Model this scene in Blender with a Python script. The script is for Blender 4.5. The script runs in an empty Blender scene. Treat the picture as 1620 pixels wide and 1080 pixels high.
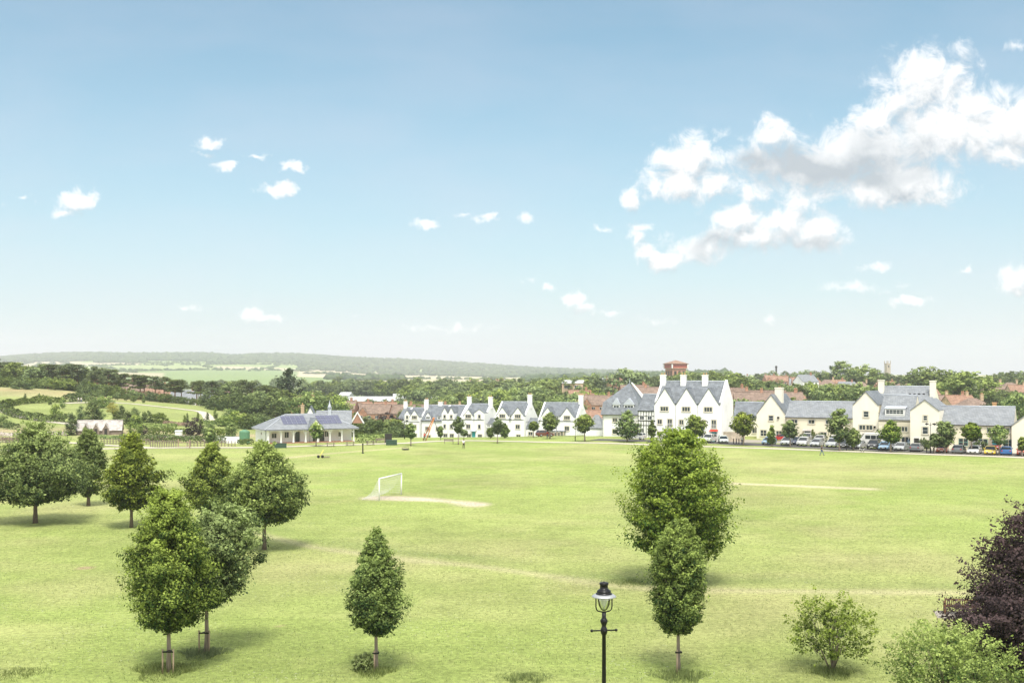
import bpy, math, random
import numpy as np
from mathutils import Vector, Matrix

# ---------------------------------------------------------------- camera
SC = bpy.context.scene
F, CX, HY, CZ = 1750.0, 810.0, 590.0, 14.0     # focal length in px of the 1620 px photograph, horizon row, camera height
cam_data = bpy.data.cameras.new('camera')
cam_data.sensor_width = 36.0
cam_data.lens = 36.0 * F / 1620.0
cam_data.shift_y = (HY - 540.0) / 1620.0
cam_data.clip_start = 0.5
cam_data.clip_end = 30000.0
cam = bpy.data.objects.new('camera', cam_data)
SC.collection.objects.link(cam)
cam.location = (0, 0, CZ)
cam.rotation_euler = (math.radians(90), 0, 0)
SC.camera = cam

# ---------------------------------------------------------------- light
SUN_EL, SUN_AZ = 60.0, 176.0                   # degrees; azimuth clockwise from +Y (the view direction): behind the camera, a little left
EXPOSURE = 1.36
SC.view_settings.view_transform = 'Standard'
SC.view_settings.look = 'None'
SC.view_settings.gamma = 1.0
SC.view_settings.exposure = EXPOSURE
SC.cycles.max_bounces = 8
SC.cycles.diffuse_bounces = 4
SC.cycles.transparent_max_bounces = 8
SC.cycles.volume_bounces = 1

sun_data = bpy.data.lights.new('sun', 'SUN')
sun_data.energy = 2.0
sun_data.angle = math.radians(18)
sun_data.color = (1.0, 0.95, 0.86)
sun = bpy.data.objects.new('sun', sun_data)
SC.collection.objects.link(sun)
el, az = math.radians(SUN_EL), math.radians(SUN_AZ)
sdir = Vector((math.sin(az) * math.cos(el), math.cos(az) * math.cos(el), math.sin(el)))
sun.location = sdir * 200
sun.rotation_euler = sdir.to_track_quat('Z', 'Y').to_euler()

# ---------------------------------------------------------------- world: sky and clouds
WORLD = bpy.data.worlds.new('World')
SC.world = WORLD
WORLD.use_nodes = True
nt = WORLD.node_tree
nt.nodes.clear()
N = nt.nodes.new
LK = nt.links.new

def cu(px, py):
    return ((px - CX) / F, (HY - py) / F)

# (px, py, half width px, half height px, weight)
CLOUDS = [
    (1455, 195, 62, 42, 1.0), (1085, 262, 58, 38, .9), (1470, 135, 70, 58, 1.0), (1415, 160, 48, 45, .9), (1530, 165, 60, 45, .9), (1590, 205, 70, 50, 1.0), (1510, 215, 130, 48, 1.0),
    (1640, 200, 60, 60, 1.0), (1385, 190, 42, 36, .9), (1380, 235, 95, 50, 1.0), (1222, 215, 38, 32, 1.0), (1230, 255, 90, 38, .9),
    (1300, 270, 130, 42, 1.0), (1420, 290, 110, 34, 1.0), (1480, 310, 38, 20, .8), (1590, 240, 60, 26, .8),
    (1105, 250, 42, 30, 1.0), (1055, 252, 26, 22, .9), (1075, 285, 48, 32, 1.0), (1040, 300, 34, 22, .8), (998, 315, 20, 20, .8),
    (1130, 290, 45, 28, .8), (1190, 300, 50, 22, .7), (1270, 320, 42, 17, .6),
    (1170, 345, 45, 22, 1.0), (1225, 352, 58, 22, 1.0), (1290, 368, 48, 26, 1.0), (1180, 372, 90, 18, .8), (1110, 390, 55, 20, .6),
    (1050, 415, 36, 20, 1.0), (1020, 398, 22, 16, .7), (1003, 375, 12, 20, .5), (1015, 358, 16, 8, .5),
    (1390, 423, 36, 10, .7), (1440, 476, 40, 13, .9), (1532, 423, 10, 10, .6), (1600, 440, 34, 26, .9), (1612, 458, 20, 14, .9),
    (125, 318, 34, 20, 1.0), (105, 335, 24, 9, .6), (36, 314, 17, 9, .8), (12, 328, 12, 8, .4),
    (336, 228, 32, 10, .8), (322, 244, 22, 7, .5), (360, 262, 26, 9, .75), (400, 247, 24, 6, .5), (466, 264, 19, 10, .8), (432, 300, 40, 14, 1.0),
    (676, 352, 24, 11, .9), (735, 338, 26, 6, .5), (768, 343, 24, 7, .6), (828, 345, 14, 8, .4),
    (866, 454, 15, 9, .75), (838, 446, 10, 7, .5), (908, 474, 24, 14, .9), (925, 487, 26, 10, .8), (962, 495, 24, 6, .55),
    (398, 495, 20, 9, .7), (425, 505, 32, 9, .8), (296, 485, 18, 5, .5), (560, 498, 14, 4, .4), (700, 520, 60, 6, .45),
    (1604, 74, 22, 12, .45),
    (1040, 508, 26, 8, .45), (1225, 506, 16, 12, .45), (1360, 455, 60, 8, .35), (960, 360, 22, 6, .4),
]
SHADES = [(1275, 262, 110, 34, 1.0), (1190, 262, 45, 26, .8), (1380, 278, 90, 30, .9), (1150, 385, 70, 16, .7), (1250, 386, 70, 10, .55),
          (1440, 190, 26, 60, .25), (1400, 240, 60, 30, .5), (1440, 486, 36, 7, .35), (1545, 265, 60, 25, .3)]

def math_node(tree, op, a=None, b=None, c=None, clamp=False):
    n = tree.nodes.new('ShaderNodeMath')
    n.operation = op
    n.use_clamp = clamp
    for i, v in enumerate((a, b, c)):
        if v is None:
            continue
        if isinstance(v, (int, float)):
            n.inputs[i].default_value = v
        else:
            tree.links.new(v, n.inputs[i])
    return n.outputs[0]

def blob_field(tree, vec, blobs, k):
    acc = None
    for (px, py, a, b, w) in blobs:
        u, v = cu(px, py)
        gq = 1.36 if a > 40 else 1.12      # the small clouds are thinner
        su, sv = F / (a * gq), F / (b * gq)
        m = tree.nodes.new('ShaderNodeVectorMath')
        m.operation = 'MULTIPLY_ADD'
        tree.links.new(vec, m.inputs[0])
        m.inputs[1].default_value = (su, sv, 0)
        m.inputs[2].default_value = (-u * su, -v * sv, 0)
        l = tree.nodes.new('ShaderNodeVectorMath')
        l.operation = 'LENGTH'
        tree.links.new(m.outputs[0], l.inputs[0])
        s = math_node(tree, 'MULTIPLY_ADD', l.outputs['Value'], -w, w)
        s = s if acc is None else math_node(tree, 'SMOOTH_MAX', acc, s, k)
        acc = s
    return acc

def cloud_group():
    g = bpy.data.node_groups.new('cloud_density', 'ShaderNodeTree')
    g.interface.new_socket('Vector', in_out='INPUT', socket_type='NodeSocketVector')
    g.interface.new_socket('Value', in_out='OUTPUT', socket_type='NodeSocketFloat')
    gi = g.nodes.new('NodeGroupInput')
    go = g.nodes.new('NodeGroupOutput')
    wn = g.nodes.new('ShaderNodeTexNoise'); wn.noise_dimensions = '2D'
    wn.inputs['Scale'].default_value = 70.0; wn.inputs['Detail'].default_value = 3.0
    g.links.new(gi.outputs[0], wn.inputs['Vector'])
    ws = g.nodes.new('ShaderNodeVectorMath'); ws.operation = 'MULTIPLY_ADD'
    g.links.new(wn.outputs['Color'], ws.inputs[0]); ws.inputs[1].default_value = (0.022, 0.014, 0); ws.inputs[2].default_value = (-0.011, -0.007, 0)
    wa = g.nodes.new('ShaderNodeVectorMath'); wa.operation = 'ADD'
    g.links.new(gi.outputs[0], wa.inputs[0]); g.links.new(ws.outputs[0], wa.inputs[1])
    f = blob_field(g, wa.outputs[0], CLOUDS, 0.25)
    no = g.nodes.new('ShaderNodeTexNoise')
    no.noise_dimensions = '2D'
    no.inputs['Scale'].default_value = 42.0
    no.inputs['Detail'].default_value = 9.0
    no.inputs['Roughness'].default_value = 0.68
    no.inputs['Distortion'].default_value = 0.35
    g.links.new(gi.outputs[0], no.inputs['Vector'])
    n2 = g.nodes.new('ShaderNodeTexNoise')
    n2.noise_dimensions = '2D'
    n2.inputs['Scale'].default_value = 14.0
    n2.inputs['Detail'].default_value = 2.0
    g.links.new(gi.outputs[0], n2.inputs['Vector'])
    a = math_node(g, 'MULTIPLY_ADD', no.outputs['Fac'], 1.45, -0.78)
    b = math_node(g, 'MULTIPLY_ADD', n2.outputs['Fac'], 0.5, -0.25)
    s = math_node(g, 'ADD', a, b)
    s = math_node(g, 'ADD', s, f)
    g.links.new(s, go.inputs[0])
    return g

def build_world():
    sky = N('ShaderNodeTexSky')
    sky.sky_type = 'NISHITA'
    sky.sun_disc = False
    sky.sun_elevation = math.radians(SUN_EL)
    sky.sun_rotation = math.radians(SUN_AZ)
    sky.altitude = 50
    sky.air_density = 1.0
    sky.dust_density = 0.6
    sky.ozone_density = 2.0
    tc = N('ShaderNodeTexCoord')
    sep = N('ShaderNodeSeparateXYZ')
    LK(tc.outputs['Generated'], sep.inputs[0])
    yy = math_node(nt, 'MAXIMUM', sep.outputs['Y'], 0.05)
    u = math_node(nt, 'DIVIDE', sep.outputs['X'], yy)
    v = math_node(nt, 'DIVIDE', sep.outputs['Z'], yy)
    com = N('ShaderNodeCombineXYZ')
    LK(u, com.inputs[0]); LK(v, com.inputs[1])
    P = com.outputs[0]
    grp = cloud_group()
    def dens(vec):
        n = N('ShaderNodeGroup')
        n.node_tree = grp
        LK(vec, n.inputs[0])
        return n.outputs[0]
    off = N('ShaderNodeVectorMath'); off.operation = 'ADD'
    LK(P, off.inputs[0]); off.inputs[1].default_value = (-0.004, 0.012, 0)
    d0, d1 = dens(P), dens(off.outputs[0])
    al = N('ShaderNodeMapRange'); al.interpolation_type = 'SMOOTHSTEP'
    LK(d0, al.inputs[0]); al.inputs[1].default_value = -0.04; al.inputs[2].default_value = 0.64
    lit = math_node(nt, 'SUBTRACT', d0, d1)
    lit = math_node(nt, 'MULTIPLY_ADD', lit, 1.0, 0.74, clamp=True)
    sw = N('ShaderNodeTexNoise'); sw.noise_dimensions = '2D'; sw.inputs['Scale'].default_value = 22.0; sw.inputs['Detail'].default_value = 4.0
    LK(P, sw.inputs['Vector'])
    sm = N('ShaderNodeVectorMath'); sm.operation = 'MULTIPLY_ADD'
    LK(sw.outputs['Color'], sm.inputs[0]); sm.inputs[1].default_value = (0.07, 0.05, 0); LK(P, sm.inputs[2])
    s2 = N('ShaderNodeVectorMath'); s2.operation = 'ADD'
    LK(sm.outputs[0], s2.inputs[0]); s2.inputs[1].default_value = (-0.035, -0.025, 0)
    shade = blob_field(nt, s2.outputs[0], SHADES, 0.3)
    shade = math_node(nt, 'MULTIPLY', shade, 1.5, clamp=True)
    shade = math_node(nt, 'MULTIPLY_ADD', shade, -0.92, 1.0)
    lit = math_node(nt, 'MULTIPLY', lit, shade)
    cr = N('ShaderNodeMixRGB')
    LK(lit, cr.inputs[0])
    cr.inputs[1].default_value = CLOUD_GREY
    cr.inputs[2].default_value = CLOUD_WHITE
    # high thin cloud veil
    hz = N('ShaderNodeTexNoise'); hz.noise_dimensions = '2D'
    sc2 = N('ShaderNodeVectorMath'); sc2.operation = 'MULTIPLY'
    LK(P, sc2.inputs[0]); sc2.inputs[1].default_value = (1.2, 4.0, 1)
    LK(sc2.outputs[0], hz.inputs['Vector'])
    hz.inputs['Scale'].default_value = 4.0; hz.inputs['Detail'].default_value = 3.0
    veil = math_node(nt, 'MULTIPLY_ADD', hz.outputs['Fac'], 0.36, -0.12, clamp=True)
    # blue desaturates towards the horizon by moist air
    hor = math_node(nt, 'ABSOLUTE', sep.outputs['Z'])
    hor = math_node(nt, 'MULTIPLY', hor, -5.5)
    hor = math_node(nt, 'EXPONENT', hor)
    hor = math_node(nt, 'MULTIPLY', hor, 0.92)
    tint = N('ShaderNodeMixRGB'); tint.blend_type = 'MULTIPLY'; tint.inputs[0].default_value = 1.0
    LK(sky.outputs[0], tint.inputs[1]); tint.inputs[2].default_value = SKY_TINT
    base = N('ShaderNodeMixRGB')
    LK(hor, base.inputs[0]); LK(tint.outputs[0], base.inputs[1]); base.inputs[2].default_value = SKY_HORIZON
    m1 = N('ShaderNodeMixRGB')
    LK(veil, m1.inputs[0]); LK(base.outputs[0], m1.inputs[1]); m1.inputs[2].default_value = SKY_HORIZON
    mx = N('ShaderNodeMixRGB')
    alpha = math_node(nt, 'MULTIPLY', al.outputs[0], 0.97)
    front = math_node(nt, 'GREATER_THAN', sep.outputs['Y'], 0.1)
    alpha = math_node(nt, 'MULTIPLY', alpha, front)
    # bright cloud added out of view, overhead and behind the viewer, to soften shadows
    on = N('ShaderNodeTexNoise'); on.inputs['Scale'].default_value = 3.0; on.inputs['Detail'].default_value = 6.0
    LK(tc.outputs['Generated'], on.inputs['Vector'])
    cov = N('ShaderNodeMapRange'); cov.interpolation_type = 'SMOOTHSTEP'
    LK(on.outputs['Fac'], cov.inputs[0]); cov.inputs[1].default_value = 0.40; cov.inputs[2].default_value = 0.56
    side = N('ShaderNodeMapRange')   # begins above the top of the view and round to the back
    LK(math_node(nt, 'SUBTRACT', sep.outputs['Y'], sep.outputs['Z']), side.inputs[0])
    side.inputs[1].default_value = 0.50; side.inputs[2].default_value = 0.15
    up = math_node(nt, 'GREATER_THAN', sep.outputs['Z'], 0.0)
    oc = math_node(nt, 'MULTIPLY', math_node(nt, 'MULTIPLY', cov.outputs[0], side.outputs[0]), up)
    LK(alpha, mx.inputs[0]); LK(m1.outputs[0], mx.inputs[1]); LK(cr.outputs[0], mx.inputs[2])
    m3 = N('ShaderNodeMixRGB')
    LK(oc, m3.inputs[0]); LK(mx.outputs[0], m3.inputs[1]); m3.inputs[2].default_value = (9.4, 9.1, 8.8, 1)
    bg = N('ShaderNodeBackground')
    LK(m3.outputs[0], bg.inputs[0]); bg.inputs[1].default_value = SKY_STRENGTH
    out = N('ShaderNodeOutputWorld')
    LK(bg.outputs[0], out.inputs[0])

SKY_STRENGTH = 0.082
SKY_TINT = (0.45, 0.76, 0.69, 1)
SKY_HORIZON = (3.95, 3.82, 4.3, 1)
CLOUD_WHITE = (5.6, 5.6, 5.6, 1)
CLOUD_GREY = (2.45, 2.75, 3.0, 1)
build_world()
WORLD.cycles.sampling_method = 'MANUAL'
WORLD.cycles.sample_map_resolution = 512

# ---------------------------------------------------------------- helpers
COL = SC.collection
RNG = np.random.default_rng(7)
random.seed(7)

def wx(px, d): return (px - CX) / F * d
def wz(py, d): return CZ + (HY - py) / F * d

def tag(o, label=None, cat=None, group=None, kind=None):
    if label: o['label'] = label
    if cat: o['category'] = cat
    if group: o['group'] = group
    if kind: o['kind'] = kind
    return o

def empty(name, loc=(0, 0, 0), rz=0.0, parent=None):
    o = bpy.data.objects.new(name, None)
    COL.objects.link(o)
    o.location = loc
    o.rotation_euler = (0, 0, rz)
    o.empty_display_size = 0.3
    if parent: o.parent = parent
    return o

def link(name, me, parent=None, loc=(0, 0, 0), rz=0.0):
    o = bpy.data.objects.new(name, me)
    COL.objects.link(o)
    o.location = loc
    o.rotation_euler = (0, 0, rz)
    if parent: o.parent = parent
    return o

def copy_tree(o, parent=None):
    c = o.copy()
    COL.objects.link(c)
    if parent is not None:
        c.parent = parent
    for ch in list(o.children):
        copy_tree(ch, c)
    return c

class MB:
    """collects faces with material slots and links them as one mesh"""
    def __init__(self):
        self.v, self.f, self.m, self.mats, self.sm = [], [], [], [], []
    def slot(self, mat):
        if mat not in self.mats:
            self.mats.append(mat)
        return self.mats.index(mat)
    def add(self, verts, faces, mat, smooth=False):
        b = len(self.v)
        s = self.slot(mat)
        self.v.extend([tuple(p) for p in verts])
        for f in faces:
            self.f.append(tuple(b + i for i in f))
            self.m.append(s)
            self.sm.append(smooth)
    def box(self, x0, x1, y0, y1, z0, z1, mat):
        v = [(x0, y0, z0), (x1, y0, z0), (x1, y1, z0), (x0, y1, z0), (x0, y0, z1), (x1, y0, z1), (x1, y1, z1), (x0, y1, z1)]
        self.add(v, [(0, 3, 2, 1), (4, 5, 6, 7), (0, 1, 5, 4), (1, 2, 6, 5), (2, 3, 7, 6), (3, 0, 4, 7)], mat)
    def prism(self, poly, a0, a1, axis, mat):
        """poly: 2D outline (ccw); axis 'x': poly in (y,z) extruded x; 'y': poly in (x,z) extruded y; 'z': poly in (x,y)"""
        n = len(poly)
        def P(p, a):
            if axis == 'x': return (a, p[0], p[1])
            if axis == 'y': return (p[0], a, p[1])
            return (p[0], p[1], a)
        v = [P(p, a0) for p in poly] + [P(p, a1) for p in poly]
        fs = [(i, (i + 1) % n, n + (i + 1) % n, n + i) for i in range(n)]
        fs += [tuple(range(n))[::-1], tuple(range(n, 2 * n))]
        if axis == 'y':
            fs = [f[::-1] for f in fs]
        self.add(v, fs, mat)
    def slab(self, quad, th, mat):
        """a sloped plate: polygon given by 3D points with thickness th downwards along its normal"""
        q = [Vector(p) for p in quad]
        nrm = (q[1] - q[0]).cross(q[2] - q[0]).normalized()
        if nrm.z < 0:
            q = q[::-1]
            nrm = -nrm
        n = len(q)
        v = [tuple(p) for p in q] + [tuple(p - nrm * th) for p in q]
        fs = [tuple(range(n)), tuple(range(n, 2 * n))[::-1]] + [(i, n + i, n + (i + 1) % n, (i + 1) % n) for i in range(n)]
        self.add(v, fs, mat)
    def tube(self, pts, radii, sides, mat, cap=True, smooth=True):
        pts = [Vector(p) for p in pts]
        n = len(pts)
        vs, fs = [], []
        ref = None
        for i, p in enumerate(pts):
            t = (pts[min(i + 1, n - 1)] - pts[max(i - 1, 0)]).normalized()
            if ref is None:
                ref = Vector((1, 0, 0)) if abs(t.x) < 0.8 else Vector((0, 1, 0))
            a = (ref - t * ref.dot(t)).normalized()
            ref = a
            b = t.cross(a)
            r = radii[i] if hasattr(radii, '__len__') else radii
            for k in range(sides):
                w = 2 * math.pi * k / sides
                vs.append(tuple(p + (a * math.cos(w) + b * math.sin(w)) * r))
        for i in range(n - 1):
            for k in range(sides):
                k2 = (k + 1) % sides
                fs.append((i * sides + k, i * sides + k2, (i + 1) * sides + k2, (i + 1) * sides + k))
        if cap:
            fs.append(tuple(range(sides))[::-1])
            fs.append(tuple((n - 1) * sides + k for k in range(sides)))
        self.add(vs, fs, mat, smooth)
    def lathe(self, prof, sides, mat, c=(0, 0, 0), smooth=True):
        """prof: list of (r, z)"""
        vs, fs = [], []
        for (r, z) in prof:
            for k in range(sides):
                w = 2 * math.pi * k / sides
                vs.append((c[0] + r * math.cos(w), c[1] + r * math.sin(w), c[2] + z))
        for i in range(len(prof) - 1):
            for k in range(sides):
                k2 = (k + 1) % sides
                fs.append((i * sides + k, i * sides + k2, (i + 1) * sides + k2, (i + 1) * sides + k))
        fs.append(tuple(range(sides))[::-1])
        fs.append(tuple((len(prof) - 1) * sides + k for k in range(sides)))
        self.add(vs, fs, mat, smooth)
    def mesh(self, name):
        me = bpy.data.meshes.new(name)
        me.from_pydata(self.v, [], self.f)
        for mt in self.mats:
            me.materials.append(mt)
        me.polygons.foreach_set('material_index', self.m)
        me.polygons.foreach_set('use_smooth', self.sm)
        me.update()
        return me
    def build(self, name, parent=None, loc=(0, 0, 0), rz=0.0):
        return link(name, self.mesh(name), parent, loc, rz)

# ---------------------------------------------------------------- materials
def mat_base(name):
    m = bpy.data.materials.new(name)
    m.use_nodes = True
    t = m.node_tree
    b = t.nodes['Principled BSDF']
    return m, t, b

def mat(name, col, rough=0.8, var=0.15, scale=2.0, bump=0.0, metal=0.0, spec=0.3, coord='Object', stretch=(1, 1, 1), detail=4.0):
    """plain procedural material: base colour broken up by noise, optional bump"""
    m, t, b = mat_base(name)
    b.inputs['Roughness'].default_value = rough
    b.inputs['Metallic'].default_value = metal
    b.inputs['Specular IOR Level'].default_value = spec
    tc = t.nodes.new('ShaderNodeTexCoord')
    mp = t.nodes.new('ShaderNodeMapping')
    mp.inputs['Scale'].default_value = stretch
    t.links.new(tc.outputs[coord], mp.inputs[0])
    no = t.nodes.new('ShaderNodeTexNoise')
    no.inputs['Scale'].default_value = scale
    no.inputs['Detail'].default_value = detail
    t.links.new(mp.outputs[0], no.inputs['Vector'])
    mx = t.nodes.new('ShaderNodeMixRGB')
    mx.inputs[1].default_value = tuple(c * (1 - var) for c in col) + (1,)
    mx.inputs[2].default_value = tuple(min(1, c * (1 + var)) for c in col) + (1,)
    rp = t.nodes.new('ShaderNodeMapRange')
    rp.inputs[1].default_value = 0.3; rp.inputs[2].default_value = 0.7
    t.links.new(no.outputs['Fac'], rp.inputs[0])
    t.links.new(rp.outputs[0], mx.inputs[0])
    t.links.new(mx.outputs[0], b.inputs['Base Color'])
    if bump:
        bp = t.nodes.new('ShaderNodeBump')
        bp.inputs['Strength'].default_value = bump
        bp.inputs['Distance'].default_value = 0.05
        t.links.new(no.outputs['Fac'], bp.inputs['Height'])
        t.links.new(bp.outputs[0], b.inputs['Normal'])
    return m

def course_mat(name, c1, c2, mortar, rough=0.8, bw=0.45, rh=0.22, coord='Object', swap=False, msize=0.012, var=0.25):
    """slates, tiles, bricks: a brick pattern broken up by noise; works on faces of any bearing by using the height for the courses"""
    m, t, b = mat_base(name)
    b.inputs['Roughness'].default_value = rough
    b.inputs['Specular IOR Level'].default_value = 0.3
    tc = t.nodes.new('ShaderNodeTexCoord')
    sp = t.nodes.new('ShaderNodeSeparateXYZ')
    t.links.new(tc.outputs[coord], sp.inputs[0])
    ad = math_node(t, 'ADD', sp.outputs[0], sp.outputs[1])
    cb = t.nodes.new('ShaderNodeCombineXYZ')
    t.links.new(ad, cb.inputs[0])
    t.links.new(sp.outputs[2], cb.inputs[1])
    br = t.nodes.new('ShaderNodeTexBrick')
    t.links.new(cb.outputs[0], br.inputs['Vector'])
    br.inputs['Scale'].default_value = 1.0
    br.inputs['Brick Width'].default_value = bw
    br.inputs['Row Height'].default_value = rh
    br.inputs['Mortar Size'].default_value = msize
    br.inputs['Color1'].default_value = c1 + (1,)
    br.inputs['Color2'].default_value = c2 + (1,)
    br.inputs['Mortar'].default_value = mortar + (1,)
    no = t.nodes.new('ShaderNodeTexNoise')
    no.inputs['Scale'].default_value = 0.9
    no.inputs['Detail'].default_value = 6
    t.links.new(tc.outputs[coord], no.inputs['Vector'])
    mx = t.nodes.new('ShaderNodeMixRGB')
    mx.blend_type = 'MULTIPLY'
    mx.inputs[0].default_value = 1.0
    rp = t.nodes.new('ShaderNodeMapRange')
    rp.inputs[1].default_value = 0.3; rp.inputs[2].default_value = 0.7
    rp.inputs[3].default_value = 1 - var; rp.inputs[4].default_value = 1 + var
    t.links.new(no.outputs['Fac'], rp.inputs[0])
    t.links.new(br.outputs['Color'], mx.inputs[1])
    t.links.new(rp.outputs[0], mx.inputs[2])
    t.links.new(mx.outputs[0], b.inputs['Base Color'])
    bp = t.nodes.new('ShaderNodeBump')
    bp.inputs['Strength'].default_value = 0.4
    bp.inputs['Distance'].default_value = 0.02
    bp.invert = True
    t.links.new(br.outputs['Fac'], bp.inputs['Height'])
    t.links.new(bp.outputs[0], b.inputs['Normal'])
    return m

def glass_mat(name, col, rough=0.08):
    m, t, b = mat_base(name)
    b.inputs['Base Color'].default_value = col + (1,)
    b.inputs['Roughness'].default_value = rough
    b.inputs['Specular IOR Level'].default_value = 0.6
    return m

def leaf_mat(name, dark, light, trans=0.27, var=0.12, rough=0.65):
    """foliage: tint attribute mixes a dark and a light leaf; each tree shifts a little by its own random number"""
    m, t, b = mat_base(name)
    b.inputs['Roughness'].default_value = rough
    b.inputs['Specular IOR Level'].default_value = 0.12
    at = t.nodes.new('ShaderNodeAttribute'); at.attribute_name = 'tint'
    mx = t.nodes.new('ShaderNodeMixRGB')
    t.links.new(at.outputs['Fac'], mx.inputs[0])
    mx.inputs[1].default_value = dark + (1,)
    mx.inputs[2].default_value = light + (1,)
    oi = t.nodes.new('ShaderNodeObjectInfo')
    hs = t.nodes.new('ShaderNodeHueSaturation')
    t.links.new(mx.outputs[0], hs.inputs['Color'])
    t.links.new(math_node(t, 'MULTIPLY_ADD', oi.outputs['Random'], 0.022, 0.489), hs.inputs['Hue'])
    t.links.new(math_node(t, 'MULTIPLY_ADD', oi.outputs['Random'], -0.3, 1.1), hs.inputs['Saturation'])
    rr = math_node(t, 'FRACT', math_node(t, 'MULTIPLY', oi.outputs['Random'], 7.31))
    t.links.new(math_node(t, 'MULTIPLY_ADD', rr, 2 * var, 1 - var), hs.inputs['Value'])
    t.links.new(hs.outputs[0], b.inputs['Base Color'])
    tr = t.nodes.new('ShaderNodeBsdfTranslucent')
    t.links.new(hs.outputs[0], tr.inputs['Color'])
    ms = t.nodes.new('ShaderNodeMixShader')
    ms.inputs[0].default_value = trans
    t.links.new(b.outputs[0], ms.inputs[1])
    t.links.new(tr.outputs[0], ms.inputs[2])
    t.links.new(ms.outputs[0], t.nodes['Material Output'].inputs['Surface'])
    return m

M = {}
M['white_render'] = mat('white_render', (0.79, 0.79, 0.775), 0.85, 0.09, 0.35, 0.15)
M['cream_render'] = mat('cream_render', (0.71, 0.655, 0.51), 0.85, 0.08, 0.5, 0.15)
M['pale_cream'] = mat('pale_cream_render', (0.745, 0.705, 0.60), 0.85, 0.06, 0.5, 0.15)
M['slate'] = course_mat('slate_roof', (0.135, 0.15, 0.17), (0.19, 0.205, 0.225), (0.06, 0.07, 0.08), 0.6)
M['slate_light'] = course_mat('weathered_slate', (0.19, 0.205, 0.225), (0.25, 0.265, 0.28), (0.10, 0.10, 0.11), 0.7, var=.14)
M['stone_tile'] = course_mat('stone_tile', (0.36, 0.33, 0.31), (0.50, 0.46, 0.43), (0.16, 0.14, 0.13), 0.8, 0.6, 0.3)
M['clay'] = course_mat('clay_tile', (0.25, 0.145, 0.10), (0.33, 0.21, 0.15), (0.12, 0.06, 0.04), 0.8)
M['clay_brown'] = course_mat('brown_tile', (0.19, 0.135, 0.105), (0.26, 0.19, 0.15), (0.09, 0.06, 0.05), 0.8)
M['brick'] = course_mat('red_brick', (0.34, 0.15, 0.09), (0.43, 0.22, 0.14), (0.30, 0.24, 0.20), 0.9, 0.23, 0.075, msize=0.008)
M['buff_brick'] = course_mat('buff_brick', (0.48, 0.34, 0.20), (0.54, 0.40, 0.26), (0.38, 0.33, 0.26), 0.9, 0.23, 0.075, msize=0.008)
M['stone'] = course_mat('stone_wall', (0.40, 0.34, 0.26), (0.50, 0.43, 0.33), (0.26, 0.22, 0.18), 0.9, 0.5, 0.25)
M['lead'] = mat('lead_sheet', (0.42, 0.45, 0.50), 0.5, 0.1, 2.0)
M['glass'] = glass_mat('window_glass', (0.03, 0.04, 0.05))
M['stone_trim'] = mat('stone_trim', (0.52, 0.47, 0.36), 0.85, 0.1, 2)
M['white_paint'] = mat('white_paint', (0.72, 0.72, 0.70), 0.5, 0.04, 3)
M['black_timber'] = mat('black_timber', (0.03, 0.028, 0.025), 0.7, 0.2, 3)
M['timber'] = mat('brown_timber', (0.16, 0.08, 0.045), 0.7, 0.3, 6, 0.2, stretch=(1, 1, 0.2))
M['timber_grey'] = mat('grey_timber', (0.20, 0.16, 0.13), 0.8, 0.25, 6, 0.2)
M['timber_pale'] = mat('pale_timber', (0.33, 0.25, 0.18), 0.8, 0.25, 6, 0.2, stretch=(1, 1, 0.2))
M['teal_paint'] = mat('teal_paint', (0.05, 0.38, 0.42), 0.5, 0.05, 3)
M['green_paint'] = mat('pale_green_paint', (0.22, 0.50, 0.40), 0.5, 0.05, 3)
M['red_paint'] = mat('red_paint', (0.5, 0.06, 0.04), 0.45, 0.05, 3)
M['black_iron'] = mat('black_iron', (0.008, 0.008, 0.009), 0.35, 0.2, 8, 0.1, spec=0.3)
M['metal'] = mat('galvanised_metal', (0.42, 0.43, 0.44), 0.45, 0.1, 5, metal=0.6)
M['terracotta'] = mat('terracotta', (0.50, 0.30, 0.15), 0.8, 0.15, 5)
M['dark_green'] = mat('dark_green_paint', (0.035, 0.07, 0.05), 0.6, 0.2, 4)
M['tank_green'] = mat('tank_green', (0.10, 0.22, 0.13), 0.55, 0.1, 3)
M['blue_clad'] = mat('blue_cladding', (0.10, 0.17, 0.26), 0.6, 0.08, 1)
M['pale_roof'] = mat('pale_metal_roof', (0.55, 0.56, 0.57), 0.5, 0.06, 0.3)
M['solar'] = mat('solar_cells', (0.10, 0.105, 0.16), 0.15, 0.1, 2, spec=0.6)
M['tar'] = mat('asphalt', (0.085, 0.082, 0.08), 0.9, 0.25, 3, 0.3)
M['gravel'] = mat('pale_gravel', (0.50, 0.45, 0.37), 0.95, 0.2, 6, 0.4)
M['paving'] = mat('paving', (0.30, 0.27, 0.23), 0.9, 0.15, 2, 0.2)
M['sand'] = mat('bare_soil', (0.40, 0.33, 0.25), 0.95, 0.18, 4, 0.4)
M['bark'] = mat('bark', (0.13, 0.10, 0.08), 0.9, 0.35, 9, 0.5, stretch=(1, 1, 0.25))
M['bark_pale'] = mat('pale_bark', (0.26, 0.21, 0.18), 0.9, 0.3, 9, 0.4, stretch=(1, 1, 0.25))
M['bark_pine'] = mat('pine_bark', (0.22, 0.12, 0.08), 0.9, 0.3, 5, 0.4, stretch=(1, 1, 0.25))
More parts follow.
